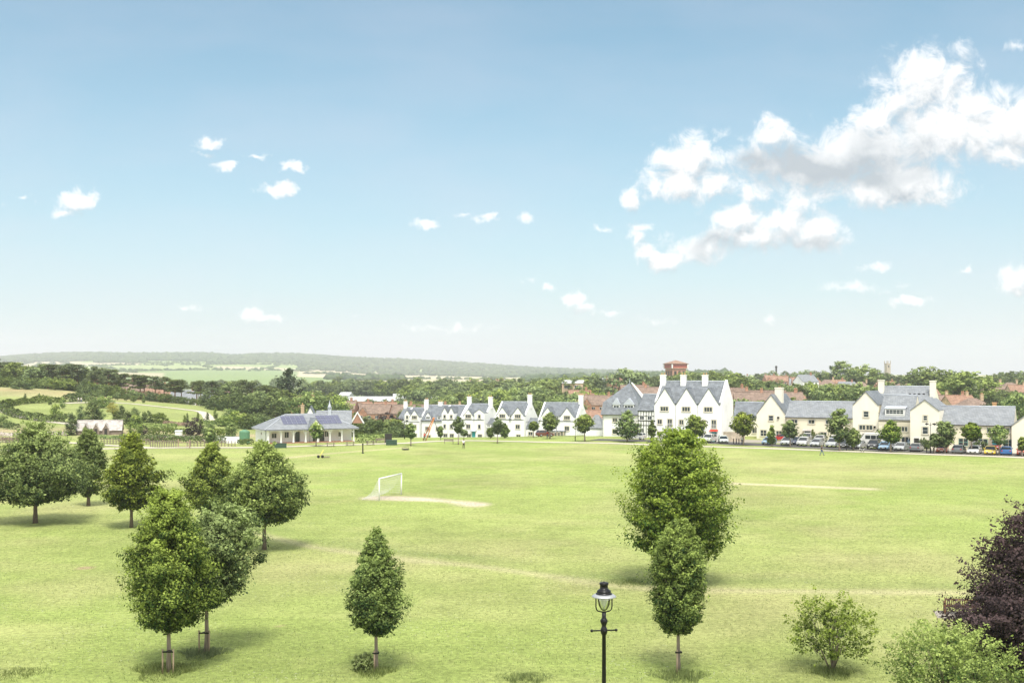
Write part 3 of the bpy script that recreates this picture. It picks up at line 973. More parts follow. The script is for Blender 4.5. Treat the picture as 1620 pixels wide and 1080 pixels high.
def px_tree(px, base_y, top_y, crown_y, crown_w, **k):
    """a tree whose size is measured off the photograph: foot row, top row, lowest leaves row, crown width in px"""
    x, y, z = ground_at(px, base_y)
    s = F / y
    k.setdefault('name', 'tree'); k.setdefault('cat', 'tree')
    H = (base_y - top_y) / s; H0 = (base_y - crown_y) / s; R = crown_w / 2 / s
    cr = k.pop('cr', 0.15) * R + 0.18
    if y < 135:      # near enough for single leaves: smaller and more of them
        k['size'] = k['size'] * 0.62
        k['per'] = int(k['per'] * 1.9)
        k.setdefault('sprays', 260); k.setdefault('spray_len', .36)
        k['lumps'] = k.get('lumps', .22) + .20
    k['g'] = (x, y, z - 0.05)
    return big_tree(H=H, H0=H0 + cr * 0.5, R=max(R * 0.80 - cr * 0.5, R * 0.5), cr=cr, **k)

LEFTG = 'round maples on the left of the field'
px_tree(56, 827, 672, 800, 190, label='widest round maple, its crown touching the left edge of the photo', prof=EGG, leaf='maple', bark='bark', seed=11, nclump=330, per=75, size=0.15, r0=0.21, group=LEFTG, name='maple_tree', flat=.7)
px_tree(208, 834, 688, 808, 108, label='maple with pointed top and bare trunk between the widest maple and the stake tree', prof=PEAR, leaf='maple', bark='bark', seed=12, nclump=240, per=70, size=0.14, r0=0.155, group=LEFTG, name='maple_tree')
px_tree(140, 800, 679, 786, 58, label='dark narrow tree half hidden behind the widest round maple', prof=OVAL, leaf='broad', bark='bark', seed=13, nclump=160, per=60, size=0.15, r0=0.18, name='maple_tree', group=LEFTG)
px_tree(335, 836, 702, 812, 104, label='maple half hidden behind the dense round maple on its right', prof=PEAR, leaf='maple', bark='bark', seed=14, nclump=240, per=70, size=0.14, r0=0.155, group=LEFTG, name='maple_tree')
px_tree(418, 869, 702, 832, 150, label='dense round maple with a thick bare trunk, nearest the pavilion', prof=EGG, leaf='maple', bark='bark', seed=15, nclump=360, per=75, size=0.14, r0=0.175, group=LEFTG, name='maple_tree', lumps=.16)
STG = 'young staked trees in the foreground'
px_tree(267, 1062, 774, 1000, 160, label='tall staked young maple in front, tips turning yellow and red', prof=[(0, .3), (.1, .72), (.22, 1), (.42, .95), (.6, .76), (.78, .56), (.92, .36), (1, .1)], leaf='field_maple', bark='bark_pale', seed=16, nclump=420, per=95, size=0.085, r0=0.11, group=STG, name='young_maple', lumps=.25, flat=.8)
px_tree(327, 1032, 800, 958, 138, label='lopsided staked tree behind the tall staked maple, sparse on its right', prof=FAN, leaf='maple', bark='bark_pale', seed=17, nclump=230, per=75, size=0.10, r0=0.12, group=STG, name='young_maple', lumps=.4, lean=(.9, 0))
px_tree(595, 1060, 838, 1005, 112, label='small staked pointed tree standing alone below the goal', prof=PEAR, leaf='field_maple', bark='bark_pale', seed=18, nclump=300, per=85, size=0.08, r0=0.10, group=STG, name='young_maple', lumps=.2)
px_tree(1073, 1064, 822, 1005, 108, label='narrow egg shaped young maple in front of the hornbeam', prof=OVAL, leaf='field_maple', bark='bark_pale', seed=19, nclump=320, per=85, size=0.08, r0=0.10, group=STG, name='young_maple', lumps=.18)
px_tree(1072, 925, 684, 890, 180, label='large broad hornbeam with upswept sprays in the middle of the field', sprays=420, spray_len=.32, prof=[(0, .6), (.1, .85), (.25, .97), (.5, 1), (.7, .93), (.85, .72), (1, .3)], leaf='hornbeam', bark='bark', seed=20, nclump=420, per=80, size=0.12, r0=0.22, name='hornbeam_tree', updir=.5, lumps=.2, flat=.5, cr=0.16)
px_tree(1660, 1062, 806, 1058, 352, label='dark purple leaved beech at the right edge hiding a bench', prof=[(0, .75), (.12, .95), (.3, 1), (.5, .82), (.7, .62), (.88, .35), (1, .1)], sprays=620, spray_len=.42, leaf='purple', bark='bark', seed=21, nclump=560, per=95, size=0.10, r0=0.25, name='copper_beech', lumps=.28, flat=.4)

def bush(name, label, px, base_y, top_y, w, leaf, seed, nclump, per, size, stems=7, cat='shrub', group=None, bark='bark_pale', sparse=0.3):
    """a shrub with several stems from the ground, ragged outline"""
    rng = np.random.default_rng(seed)
    x, y, z = ground_at(px, base_y)
    s = F / y
    H = (base_y - top_y) / s; R = w / 2 / s
    e = empty(name, (x, y, z - 0.03), rng.uniform(0, 6))
    tag(e, label, cat, group)
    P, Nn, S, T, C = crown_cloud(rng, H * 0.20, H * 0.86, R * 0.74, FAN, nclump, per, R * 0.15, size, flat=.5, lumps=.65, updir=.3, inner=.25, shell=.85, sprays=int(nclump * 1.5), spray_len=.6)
    mb = MB()
    for k in range(stems):
        c = C[rng.integers(len(C))]
        b = Vector((rng.normal() * 0.12, rng.normal() * 0.12, 0))
        mid = b.lerp(Vector(c), 0.5) + Vector((0, 0, 0.15 * H))
        mb.tube([b, mid, Vector(c)], [0.045, 0.03, 0.008], 6, M[bark])
    for k in range(stems * 4):
        c = C[rng.integers(len(C))]; c2 = C[rng.integers(len(C))]
        if np.linalg.norm(c - c2) < R:
            mb.tube([Vector(c * 0.6), Vector(c)], [0.02, 0.006], 4, M[bark])
    mb.build('stems', e)
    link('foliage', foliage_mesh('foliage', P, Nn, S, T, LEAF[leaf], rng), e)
    return e
bush('shrub', 'sparse round shrub on several stems in the lower right grass', 1316, 1062, 930, 142, 'field_maple', 31, 120, 30, 0.052, 9)
bush('shrub', 'pale green spreading shrub cut off by the bottom edge', 1500, 1125, 982, 205, 'light', 32, 220, 46, 0.050, 10)
bush('shrub', 'small weedy bush at the foot of the small staked tree', 575, 1060, 1034, 32, 'tuft', 33, 30, 30, 0.07, 6)

def tuft(px, py, r, n, seed, label, h=0.35):
    rng = np.random.default_rng(seed)
    x, y, z = ground_at(px, py)
    a = rng.random(n) * 6.28; rr = r * np.sqrt(rng.random(n)) * (1 + .3 * np.sin(3 * a))
    bx, by = rr * np.cos(a), rr * np.sin(a)
    hh = h * (0.4 + 0.8 * rng.random(n)) * (1.1 - 0.7 * rr / r)
    ln = rng.normal(size=(n, 2)) * 0.10
    w = 0.010 + 0.012 * rng.random(n)
    ang = rng.random(n) * 3.14
    bz = terrain(x + bx, y + by) - z
    A = np.stack([bx - w * np.cos(ang), by - w * np.sin(ang), bz - .02], 1)
    B = np.stack([bx + w * np.cos(ang), by + w * np.sin(ang), bz - .02], 1)
    Cc = np.stack([bx + ln[:, 0], by + ln[:, 1], bz + hh], 1)
    v = np.stack([A, B, Cc], 1).reshape(-1, 3)
    me = bpy.data.meshes.new('grass_tuft')
    me.from_pydata(v.tolist(), [], np.arange(3 * n).reshape(n, 3).tolist())
    at = me.attributes.new('tint', 'FLOAT', 'POINT')
    at.data.foreach_set('value', np.repeat(rng.random(n), 3).astype(np.float32))
    me.materials.append(LEAF['tuft'])
    o = link('grass_tuft', me, loc=(x, y, z))
    tag(o, label, 'grass tuft', 'unmown grass round tree feet')
    return o
tuft(262, 1060, 1.6, 1500, 41, 'long grass round the foot of the tall staked maple')
tuft(322, 1033, 1.2, 1500, 42, 'dark tuft of long grass round the lopsided staked tree')
tuft(592, 1062, 1.0, 1100, 43, 'grass tuft round the foot of the small staked tree')
tuft(1075, 1070, 1.3, 1500, 44, 'grass tuft round the foot of the egg shaped maple')
tuft(1316, 1064, 1.1, 1300, 45, 'dark grass tuft under the sparse round shrub')
tuft(995, 921, 1.6, 1000, 46, 'dark low tuft on the worn line left of the hornbeam', 0.22)
tuft(30, 1065, 1.2, 500, 47, 'weak tuft of long grass in the lower left corner', .25)
tuft(830, 1074, 1.2, 900, 48, 'tuft of seeding grass at the bottom edge left of the lamp', .3)

def stakes(px, base_y, h, w, label, side2=True):
    """two short stakes and a strap that hold a young trunk"""
    x, y, z = ground_at(px, base_y)
    e = empty('tree_stake_pair', (x, y, z))
    tag(e, label, 'tree stake', 'stakes beside the young trees')
    for sx in ((-w, w) if side2 else (-w * .4,)):
        mb = MB()
        mb.tube([(sx, -0.12, -0.1), (sx, -0.12, h)], 0.04, 8, M['timber_pale'])
        mb.build('stake', e)
    mb = MB()
    r = 0.14
    ring = [(r * math.cos(a), -0.02 + r * math.sin(a), h - 0.12 + 0.02 * math.cos(a)) for a in [i * math.pi / 6 for i in range(13)]]
    mb.tube(ring, 0.022, 6, M['black_iron'], cap=False)
    mb.box(-w, w, -0.16, -0.13, h - 0.16, h - 0.09, M['black_iron'])
    mb.build('strap', e)
stakes(267, 1064, 1.15, 0.25, 'pair of stakes strapped to the tall staked maple')
stakes(324, 1032, 1.15, 0.25, 'pair of stakes strapped to the lopsided tree behind')
stakes(595, 1061, 1.0, 0.16, 'stake strapped to the small pointed tree below the goal', False)
stakes(1073, 1065, 1.15, 0.16, 'stake strapped to the egg shaped maple', False)

# ---------------------------------------------------------------- street lamp in the foreground
def near_lamp():
    d = 24.0
    x = wx(955.5, d)
    zb = tz(x, d)
    top = wz(921, d)
    e = empty('street_lamp', (x, d, zb), math.radians(8))
    tag(e, 'black old style street lamp with clear glass bowl and ladder bar', 'street lamp')
    H = top - zb
    I = M['black_iron']
    mb = MB()   # pole, from the top of the frame seen in the photograph down to its foot
    zl = H - 1.035     # height of the ladder bar
    mb.lathe([(0.16, -0.1), (0.16, 0.25), (0.13, 0.3), (0.12, 0.8), (0.14, 0.83), (0.14, 0.9), (0.07, 1.0), (0.048, 1.3), (0.042, zl - 0.1), (0.06, zl - 0.08), (0.075, zl - 0.03), (0.075, zl + 0.03), (0.055, zl + 0.07),
              (0.045, zl + 0.10), (0.072, zl + 0.17), (0.085, zl + 0.21), (0.06, zl + 0.25), (0.045, zl + 0.28), (0.045, zl + 0.40)], 20, I)
    mb.build('pole', e)
    mb = MB()
    mb.tube([(-0.265, 0, zl), (0.265, 0, zl)], 0.016, 10, I)
    for s in (-1, 1):
        mb.lathe([(0.004, -0.035), (0.028, -0.02), (0.034, 0), (0.028, 0.02), (0.004, 0.035)], 10, I, (s * 0.27, 0, zl))
    mb.tube([(0, -0.10, zl), (0, 0.10, zl)], 0.02, 8, I)
    mb.build('ladder_bar', e)
    zf = zl + 0.40
    mb = MB()   # the two-armed frame that carries the head
    for s in (-1, 1):
        pts = [(0, 0, zf), (s * 0.06, 0, zf + 0.005), (s * 0.13, 0, zf + 0.02), (s * 0.165, 0, zf + 0.055), (s * 0.178, 0, zf + 0.12), (s * 0.178, 0, zf + 0.35)]
        mb.tube(pts, 0.014, 8, I)
    mb.build('frame', e)
    mb = MB()
    g = bpy.data.materials.new('lamp_glass'); g.use_nodes = True
    t = g.node_tree; t.nodes.clear()
    tr = t.nodes.new('ShaderNodeBsdfTransparent'); tr.inputs[0].default_value = (0.92, 0.95, 0.90, 1)
    gl = t.nodes.new('ShaderNodeBsdfGlossy'); gl.inputs['Roughness'].default_value = 0.05
    fr = t.nodes.new('ShaderNodeFresnel'); fr.inputs[0].default_value = 1.45
    fm = math_node(t, 'ADD', fr.outputs[0], 0.10)
    ms = t.nodes.new('ShaderNodeMixShader'); t.links.new(fm, ms.inputs[0]); t.links.new(tr.outputs[0], ms.inputs[1]); t.links.new(gl.outputs[0], ms.inputs[2])
    ou = t.nodes.new('ShaderNodeOutputMaterial'); t.links.new(ms.outputs[0], ou.inputs[0])
    mb.lathe([(0.035, zf + 0.03), (0.075, zf + 0.06), (0.115, zf + 0.14), (0.135, zf + 0.24), (0.14, zf + 0.35)], 24, g)
    mb.build('glass_bowl', e)
    mb = MB()
    mb.lathe([(0.012, zf + 0.03), (0.02, zf + 0.10), (0.075, zf + 0.24), (0.09, zf + 0.345), (0.08, zf + 0.345), (0.062, zf + 0.24), (0.012, zf + 0.11)], 16, M['white_paint'])
    mb.build('reflector', e)
    mb = MB()
    zs = zf + 0.36
    mb.lathe([(0.14, zs - 0.015), (0.262, zs - 0.035), (0.268, zs - 0.02), (0.225, zs + 0.012), (0.175, zs + 0.03)], 32, M['metal'])
    mb.build('lamp_shade', e)
    mb = MB()
    mb.lathe([(0.175, zs + 0.02), (0.18, zs + 0.045), (0.155, zs + 0.055), (0.15, zs + 0.07), (0.155, zs + 0.085), (0.15, zs + 0.10), (0.12, zs + 0.125), (0.09, zs + 0.145), (0.085, zs + 0.225),
              (0.10, zs + 0.235), (0.102, zs + 0.265), (0.085, zs + 0.28), (0.03, zs + 0.287), (0.012, zs + 0.30)], 24, I)
    mb.build('chimney_cap', e)
near_lamp()

# ---------------------------------------------------------------- goal
def goal():
    a = ground_at(600, 792); b = ground_at(635, 782)
    v = Vector((b[0] - a[0], b[1] - a[1], 0)); L = v.length
    e = empty('football_goal', a, math.atan2(v.y, v.x))
    tag(e, 'white football goal with a slack net and worn ground in front', 'goal')
    W = M['white_paint']
    H = 2.44
    for xx in (0, L):
        mb = MB(); mb.tube([(xx, 0, -0.1), (xx, 0, H)], 0.075, 10, W); mb.build('post', e)
    mb = MB(); mb.tube([(-0.07, 0, H), (L + 0.07, 0, H)], 0.075, 10, W); mb.build('crossbar', e)
    # net: sags back and spreads to the ground, 1.9 m deep; made of cords
    NM = mat('net_cord', (0.62, 0.62, 0.58), 0.9, 0.05, 3)
    mb = MB()
    prof = [(0, H), (0.25, H - 0.35), (0.55, H - 1.0), (1.0, H - 1.65), (1.6, 0.35), (2.1, 0.05)]
    def pp(u, s):
        k = s * (len(prof) - 1); i = min(int(k), len(prof) - 2); f = k - i
        return (u, prof[i][0] * (1 - f) + prof[i + 1][0] * f, prof[i][1] * (1 - f) + prof[i + 1][1] * f)
    nu = 24
    for i in range(nu + 1):
        u = L * i / nu
        mb.tube([pp(u, s / 7) for s in range(8)], 0.009, 3, NM, smooth=False)
    for s in range(1, 15):
        mb.tube([pp(0, s / 14), pp(L * .5, s / 14), pp(L, s / 14)], 0.009, 3, NM, smooth=False)
    for u in (0, L):
        for s in range(1, 14):
            p = pp(u, s / 14)
            mb.tube([p, (u, p[1], 0.02)], 0.009, 3, NM, smooth=False)
        for k in range(1, 9):
            z = H * k / 9
            ys = np.interp(z, [q[1] for q in prof[::-1]], [q[0] for q in prof[::-1]])
            mb.tube([(u, 0, z), (u, float(ys), z)], 0.009, 3, NM, smooth=False)
    mb.build('net', e)
goal()

# ---------------------------------------------------------------- bench behind the purple beech
def slat_bench():
    a = Vector(ground_at(1494, 972)); 
    pad = MB(); pad.box(-0.5, 2.4, -1.0, 1.0, -0.05, 0.03, M['paving'])
    e = empty('park_bench', (a.x, a.y, a.z + .03), math.radians(-14))
    tag(e, 'brown slatted park bench on a pale slab, half hidden by the purple beech', 'bench')
    T = M['timber']
    for x in (0.05, 1.75):
        mb = MB(); mb.box(x - .04, x + .04, -.04, .04, 0, 0.95, T); mb.build('leg', e)
        mb = MB(); mb.box(x - .04, x + .04, .50, .58, 0, 0.62, T); mb.build('leg', e)
        mb = MB(); mb.box(x - .045, x + .045, -.04, .62, 0.623, 0.67, T); mb.build('armrest', e)
    mb = MB()
    mb.box(.09, 1.71, -.02, .03, 0.86, 0.93, T); mb.box(.09, 1.71, -.02, .03, 0.50, 0.56, T)
    for i in range(14):
        x = .15 + i * .115
        mb.box(x, x + .045, -.015, .025, 0.563, 0.857, T)
    mb.build('backrest', e)
    mb = MB()
    for i in range(5):
        mb.box(.0, 1.8, .05 + i * .10, .13 + i * .10, 0.42, 0.45, T)
    mb.build('seat', e)
    o = pad.build('paving_slab', None, tuple(a), math.radians(-14))
    tag(o, kind='structure')
slat_bench()

# ---------------------------------------------------------------- blades and clover heads of the lawn nearest the camera
def lawn_blades(n=70000, seed=3):
    rng = np.random.default_rng(seed)
    d = 44 + 95 * rng.random(n) ** 1.7
    px = rng.uniform(-60, 1680, n)
    x = (px - CX) / F * d; y = d
    keep = noise2(x, y, 31, 2.5) + .3 * rng.random(n) > .35
    x, y = x[keep], y[keep]; n = len(x)
    z = terrain(x, y)
    h = .05 + .07 * rng.random(n); w = .012 + .014 * rng.random(n)
    a = rng.random(n) * 3.14; l = rng.normal(size=(n, 2)) * .03
    A = np.stack([x - w * np.cos(a), y - w * np.sin(a), z - .01], 1)
    B = np.stack([x + w * np.cos(a), y + w * np.sin(a), z - .01], 1)
    C = np.stack([x + l[:, 0], y + l[:, 1], z + h], 1)
    v = np.stack([A, B, C], 1).reshape(-1, 3)
    me = bpy.data.meshes.new('grass')
    me.vertices.add(3 * n); me.vertices.foreach_set('co', v.ravel())
    me.loops.add(3 * n); me.loops.foreach_set('vertex_index', np.arange(3 * n, dtype=np.int32))
    me.polygons.add(n); me.polygons.foreach_set('loop_start', np.arange(0, 3 * n, 3, dtype=np.int32)); me.polygons.foreach_set('loop_total', np.full(n, 3, dtype=np.int32))
    at = me.attributes.new('tint', 'FLOAT', 'POINT')
    at.data.foreach_set('value', np.repeat(rng.random(n), 3).astype(np.float32))
    me.materials.append(leaf_mat('lawn_blades', (.15, .20, .05), (.42, .46, .18), .3, 0))
    me.update()
    tag(link('grass', me), 'short lawn grass of the field', 'grass', kind='stuff')
lawn_blades()
# ---------------------------------------------------------------- buildings
WIN_CACHE = {}
def win_mesh(w, h, lights, frame, surround, bars):
    """window standing in local x/z, facing -y, sill at z=0, centred on x=0: frame mesh and pane mesh"""
    key = (round(w, 2), round(h, 2), lights, frame.name, surround.name if surround else None, bars)
    if key in WIN_CACHE:
        return WIN_CACHE[key]
    mb = MB()
    f = 0.055
    if surround:
        s = 0.13
        mb.box(-w / 2 - s, w / 2 + s, -.05, .02, h, h + s, surround)
        mb.box(-w / 2 - s - .04, w / 2 + s + .04, -.11, .02, -s, 0, surround)
        for x in (-w / 2 - s, w / 2): mb.box(x, x + s, -.05, .02, 0, h, surround)
        fw = 0.10
    else:
        mb.box(-w / 2 - .06, w / 2 + .06, -.08, .02, -.07, 0, frame)
        fw = 0.06
    lw = w / lights
    for i in range(lights + 1):
        x = -w / 2 + i * lw
        a = fw / 2 if 0 < i < lights else 0
        m_ = surround if (surround and 0 < i < lights) else frame
        x0 = x - fw / 2 if 0 < i < lights else (x if i == 0 else x - f)
        x1 = x + fw / 2 if 0 < i < lights else (x + f if i == 0 else x)
        mb.box(x0, x1, -.035, .02, 0, h, m_)
    mb.box(-w / 2 + f, w / 2 - f, -.03, .02, 0, f, frame)
    mb.box(-w / 2 + f, w / 2 - f, -.03, .02, h - f, h, frame)
    if bars:
        for k in range(1, bars + 1):
            z = h * k / (bars + 1)
            mb.box(-w / 2 + f, w / 2 - f, -.025, .01, z - .02, z + .02, frame)
    p = MB()
    p.box(-w / 2 + .01, w / 2 - .01, -.012, .01, .01, h - .01, M['glass'])
    WIN_CACHE[key] = (mb.mesh('window'), p.mesh('pane'))
    return WIN_CACHE[key]

class House:
    def __init__(self, name, loc, rz, label, cat='house', group=None):
        self.e = empty(name, loc, rz)
        tag(self.e, label, cat, group)
        self.wall, self.roof = MB(), MB()
    def body(self, x0, x1, y0, y1, zb, eave, ridge, wm, rm, axis='x', oh=0.25, gable_oh=0.15, th=0.14):
        """a block with a pitched roof; axis is the direction of the ridge"""
        if axis == 'x':
            ym = (y0 + y1) / 2
            self.wall.prism([(y0, zb), (y1, zb), (y1, eave), (ym, ridge - .02), (y0, eave)], x0, x1, 'x', wm)
            sl = (ridge - eave) / (ym - y0)
            for (ya, s) in ((y0, -1), (y1, 1)):
                ye = ya + s * oh
                ze = eave - oh * sl
                self.roof.slab([(x0 - gable_oh, ye, ze + th), (x1 + gable_oh, ye, ze + th), (x1 + gable_oh, ym, ridge + th), (x0 - gable_oh, ym, ridge + th)], th * .9, rm)
            self.roof.tube([(x0 - gable_oh, ym, ridge + th + .03), (x1 + gable_oh, ym, ridge + th + .03)], .13, 6, M['lead'] if rm in (M['slate'], M['slate_light']) else rm)
        else:
            xm = (x0 + x1) / 2
            self.wall.prism([(x0, zb), (x1, zb), (x1, eave), (xm, ridge - .02), (x0, eave)], y0, y1, 'y', wm)
            sl = (ridge - eave) / (xm - x0)
            for (xa, s) in ((x0, -1), (x1, 1)):
                xe = xa + s * oh
                ze = eave - oh * sl
                self.roof.slab([(xe, y0 - gable_oh, ze + th), (xe, y1 + gable_oh, ze + th), (xm, y1 + gable_oh, ridge + th), (xm, y0 - gable_oh, ridge + th)], th * .9, rm)
    def front_gable(self, x0, x1, z_low, z_eave, z_apex, y_front, wm, rm, main, oh=0.12, th=0.13, cope=None):
        """a gable on the front slope of a roof whose ridge runs along x. main=(y0, y1, eave, ridge)"""
        y0, y1, eave, ridge = main
        ym = (y0 + y1) / 2
        sl = (ridge - eave) / (ym - y0)
        xm = (x0 + x1) / 2
        back = lambda z: y0 + max(0.0, z - eave) / sl
        yb = min(back(z_apex), ym)
        # wall: front plate reaching back into the roof
        self.wall.prism([(x0, z_low), (x1, z_low), (x1, z_eave), (xm, z_apex - .02), (x0, z_eave)], y_front, max(back(z_eave), y0 + .3), 'y', wm)
        gs = (z_apex - z_eave) / (xm - x0)
        for s, xa in ((-1, x0), (1, x1)):
            xe = xa + s * oh
            ze = z_eave - oh * gs
            self.roof.slab([(xe, y_front - .1, ze + th), (xm, y_front - .1, z_apex + th), (xm, yb + .1, z_apex + th), (xe, max(back(ze), y0) + .1, ze + th)], th * .9, rm)
        if cope:
            for s, xa in ((-1, x0), (1, x1)):
                q = [(xa + s * .1, z_eave - .15), (xa + s * .1, z_eave + .22), (xm, z_apex + .36), (xm, z_apex - .02)]
                if s > 0: q = q[::-1]
                self.wall.prism(q, y_front - .16, y_front + .18, 'y', cope)
    def end_cope(self, x, y0, y1, eave, ridge, m, w=0.4, up=0.32, zb=None):
        """parapet that stands over the roof at a gable end"""
        ym = (y0 + y1) / 2
        lo = eave - .6
        q = [(y0 - .14, lo), (y1 + .14, lo), (y1 + .14, eave + up), (ym, ridge + up + .1), (y0 - .14, eave + up)]
        self.wall.prism(q, x, x + w, 'x', m)
    def hip(self, x0, x1, y0, y1, eave, ridge, rm, hipx, th=0.12):
        """hipped roof with its ridge along x"""
        ym = (y0 + y1) / 2
        a, b = (x0 + hipx, ym, ridge), (x1 - hipx, ym, ridge)
        c = [(x0, y0, eave), (x1, y0, eave), (x1, y1, eave), (x0, y1, eave)]
        for q in ([c[0], c[1], b, a], [c[2], c[3], a, b], [c[1], c[2], b], [c[3], c[0], a]):
            self.roof.slab(q, th, rm)
    def chimney(self, x, y, zb, zt, w, d, m, pots=2):
        mb = MB()
        mb.box(x - w / 2, x + w / 2, y - d / 2, y + d / 2, zb, zt - .22, m)
        mb.box(x - w / 2 - .07, x + w / 2 + .07, y - d / 2 - .07, y + d / 2 + .07, zt - .22, zt, m)
        c = mb.build('chimney', self.e)
        if pots:
            for i in range(pots):
                p = MB()
                px_ = x + (i - (pots - 1) / 2) * (w / pots)
                p.lathe([(.13, 0), (.12, .1), (.10, .35), (.125, .38), (.125, .43)], 8, M['terracotta'], (px_, y, zt))
                p.build('chimney_pot', c)
        return c
    def window(self, x, y, z, w, h, lights=2, frame=None, surround=None, bars=0, rz=0.0, parent=None):
        wm_, pm_ = win_mesh(w, h, lights, frame or M['white_paint'], surround, bars)
        o = link('window', wm_, parent or self.e, (x, y, z), rz)
        link('pane', pm_, o)
        return o
    def door(self, x, y, z, w, h, m, hood=None, rz=0.0):
        mb = MB()
        mb.box(-w / 2 - .1, -w / 2, -.06, .03, 0, h + .1, M['white_paint']); mb.box(w / 2, w / 2 + .1, -.06, .03, 0, h + .1, M['white_paint'])
        mb.box(-w / 2, w / 2, -.06, .03, h, h + .1, M['white_paint'])
        mb.box(-w / 2, w / 2, -.03, .03, 0, h, m)
        for i in (0, 1):
            for j in (0, 1):
                mb.box(-w / 2 + .1 + i * (w / 2 - .05), -.05 + i * (w / 2 - .05), -.045, -.028, .2 + j * (h * .5), .2 + j * h * .5 + h * .33, m)
        o = mb.build('door', self.e, (x, y, z), rz)
        h_ = MB(); h_.box(w / 2 - .16, w / 2 - .11, -.09, -.028, h * .48, h * .52, M['black_iron']); h_.build('handle', o)
        if hood:
            mb = MB(); mb.slab([(-w / 2 - .35, -.85, h + .18), (w / 2 + .35, -.85, h + .18), (w / 2 + .35, .0, h + .5), (-w / 2 - .35, .0, h + .5)], .08, hood)
            mb.build('porch_hood', self.e, (x, y, z), rz)
        return o
    def dormer(self, x, yf, z, w, h, ridge_h, main, rm, wm, lights=2, gable=True, depth=None, surround=None, name='dormer'):
        y0, y1, eave, ridge = main
        ym = (y0 + y1) / 2
        sl = (ridge - eave) / (ym - y0)
        back = lambda zz: y0 + (zz - eave) / sl
        mb = MB()
        if gable:
            mb.prism([(x - w / 2, z - .3), (x + w / 2, z - .3), (x + w / 2, z + h), (x, z + h + ridge_h), (x - w / 2, z + h)], yf, back(z + h), 'y', wm)
            for s in (-1, 1):
                mb.slab([(x + s * (w / 2 + .15), yf - .12, z + h - .1), (x, yf - .12, z + h + ridge_h + .1), (x, back(z + h + ridge_h), z + h + ridge_h + .1), (x + s * (w / 2 + .15), back(z + h - .1), z + h - .1)], .08, rm)
        else:
            mb.box(x - w / 2, x + w / 2, yf, back(z + h), z - .3, z + h, wm)
            mb.slab([(x - w / 2 - .15, yf - .15, z + h + .02), (x + w / 2 + .15, yf - .15, z + h + .02), (x + w / 2 + .15, back(z + h + ridge_h) + .1, z + h + ridge_h + .1), (x - w / 2 - .15, back(z + h + ridge_h) + .1, z + h + ridge_h + .1)], .08, rm)
        o = mb.build(name, self.e)
        wm_, pm_ = win_mesh(w - .35, h - .3, lights, M['white_paint'], None, 1)
        wmb = link('window', wm_, o, (x, yf - .012, z + .08))
        # pane is merged one level up: thing > dormer > window is already the deepest level
        pv = link('pane', pm_, o, (x, yf - .012, z + .08))
        return o
    def gutter(self, x0, x1, y, z, drop=None, m=None):
        mb = MB()
        m = m or M['black_iron']
        mb.tube([(x0, y, z), (x1, y, z)], 0.06, 6, m)
        if drop is not None:
            for xd in drop[0]:
                mb.tube([(xd, y + .1, z), (xd, y + .16, z - .3), (xd, y + .16, drop[1])], 0.045, 6, m)
        mb.build('gutter', self.e)
    def done(self):
        self.wall.build('wall', self.e)
        self.roof.build('roof', self.e)
        return self.e

def line_place(px0, d0, px1, d1):
    x0, x1 = wx(px0, d0), wx(px1, d1)
    return (x0, d0), math.atan2(d1 - d0, x1 - x0), math.hypot(x1 - x0, d1 - d0)

def place_len(px0, d0, yaw_deg, px1):
    """origin at (px0,d0), front line turned by yaw; length until the photo column px1"""
    x0 = wx(px0, d0); a = math.radians(yaw_deg)
    k = (px1 - CX) / F
    # x0 + L cos a = k (d0 + L sin a)
    L = (k * d0 - x0) / (math.cos(a) - k * math.sin(a))
    return (x0, d0), a, L

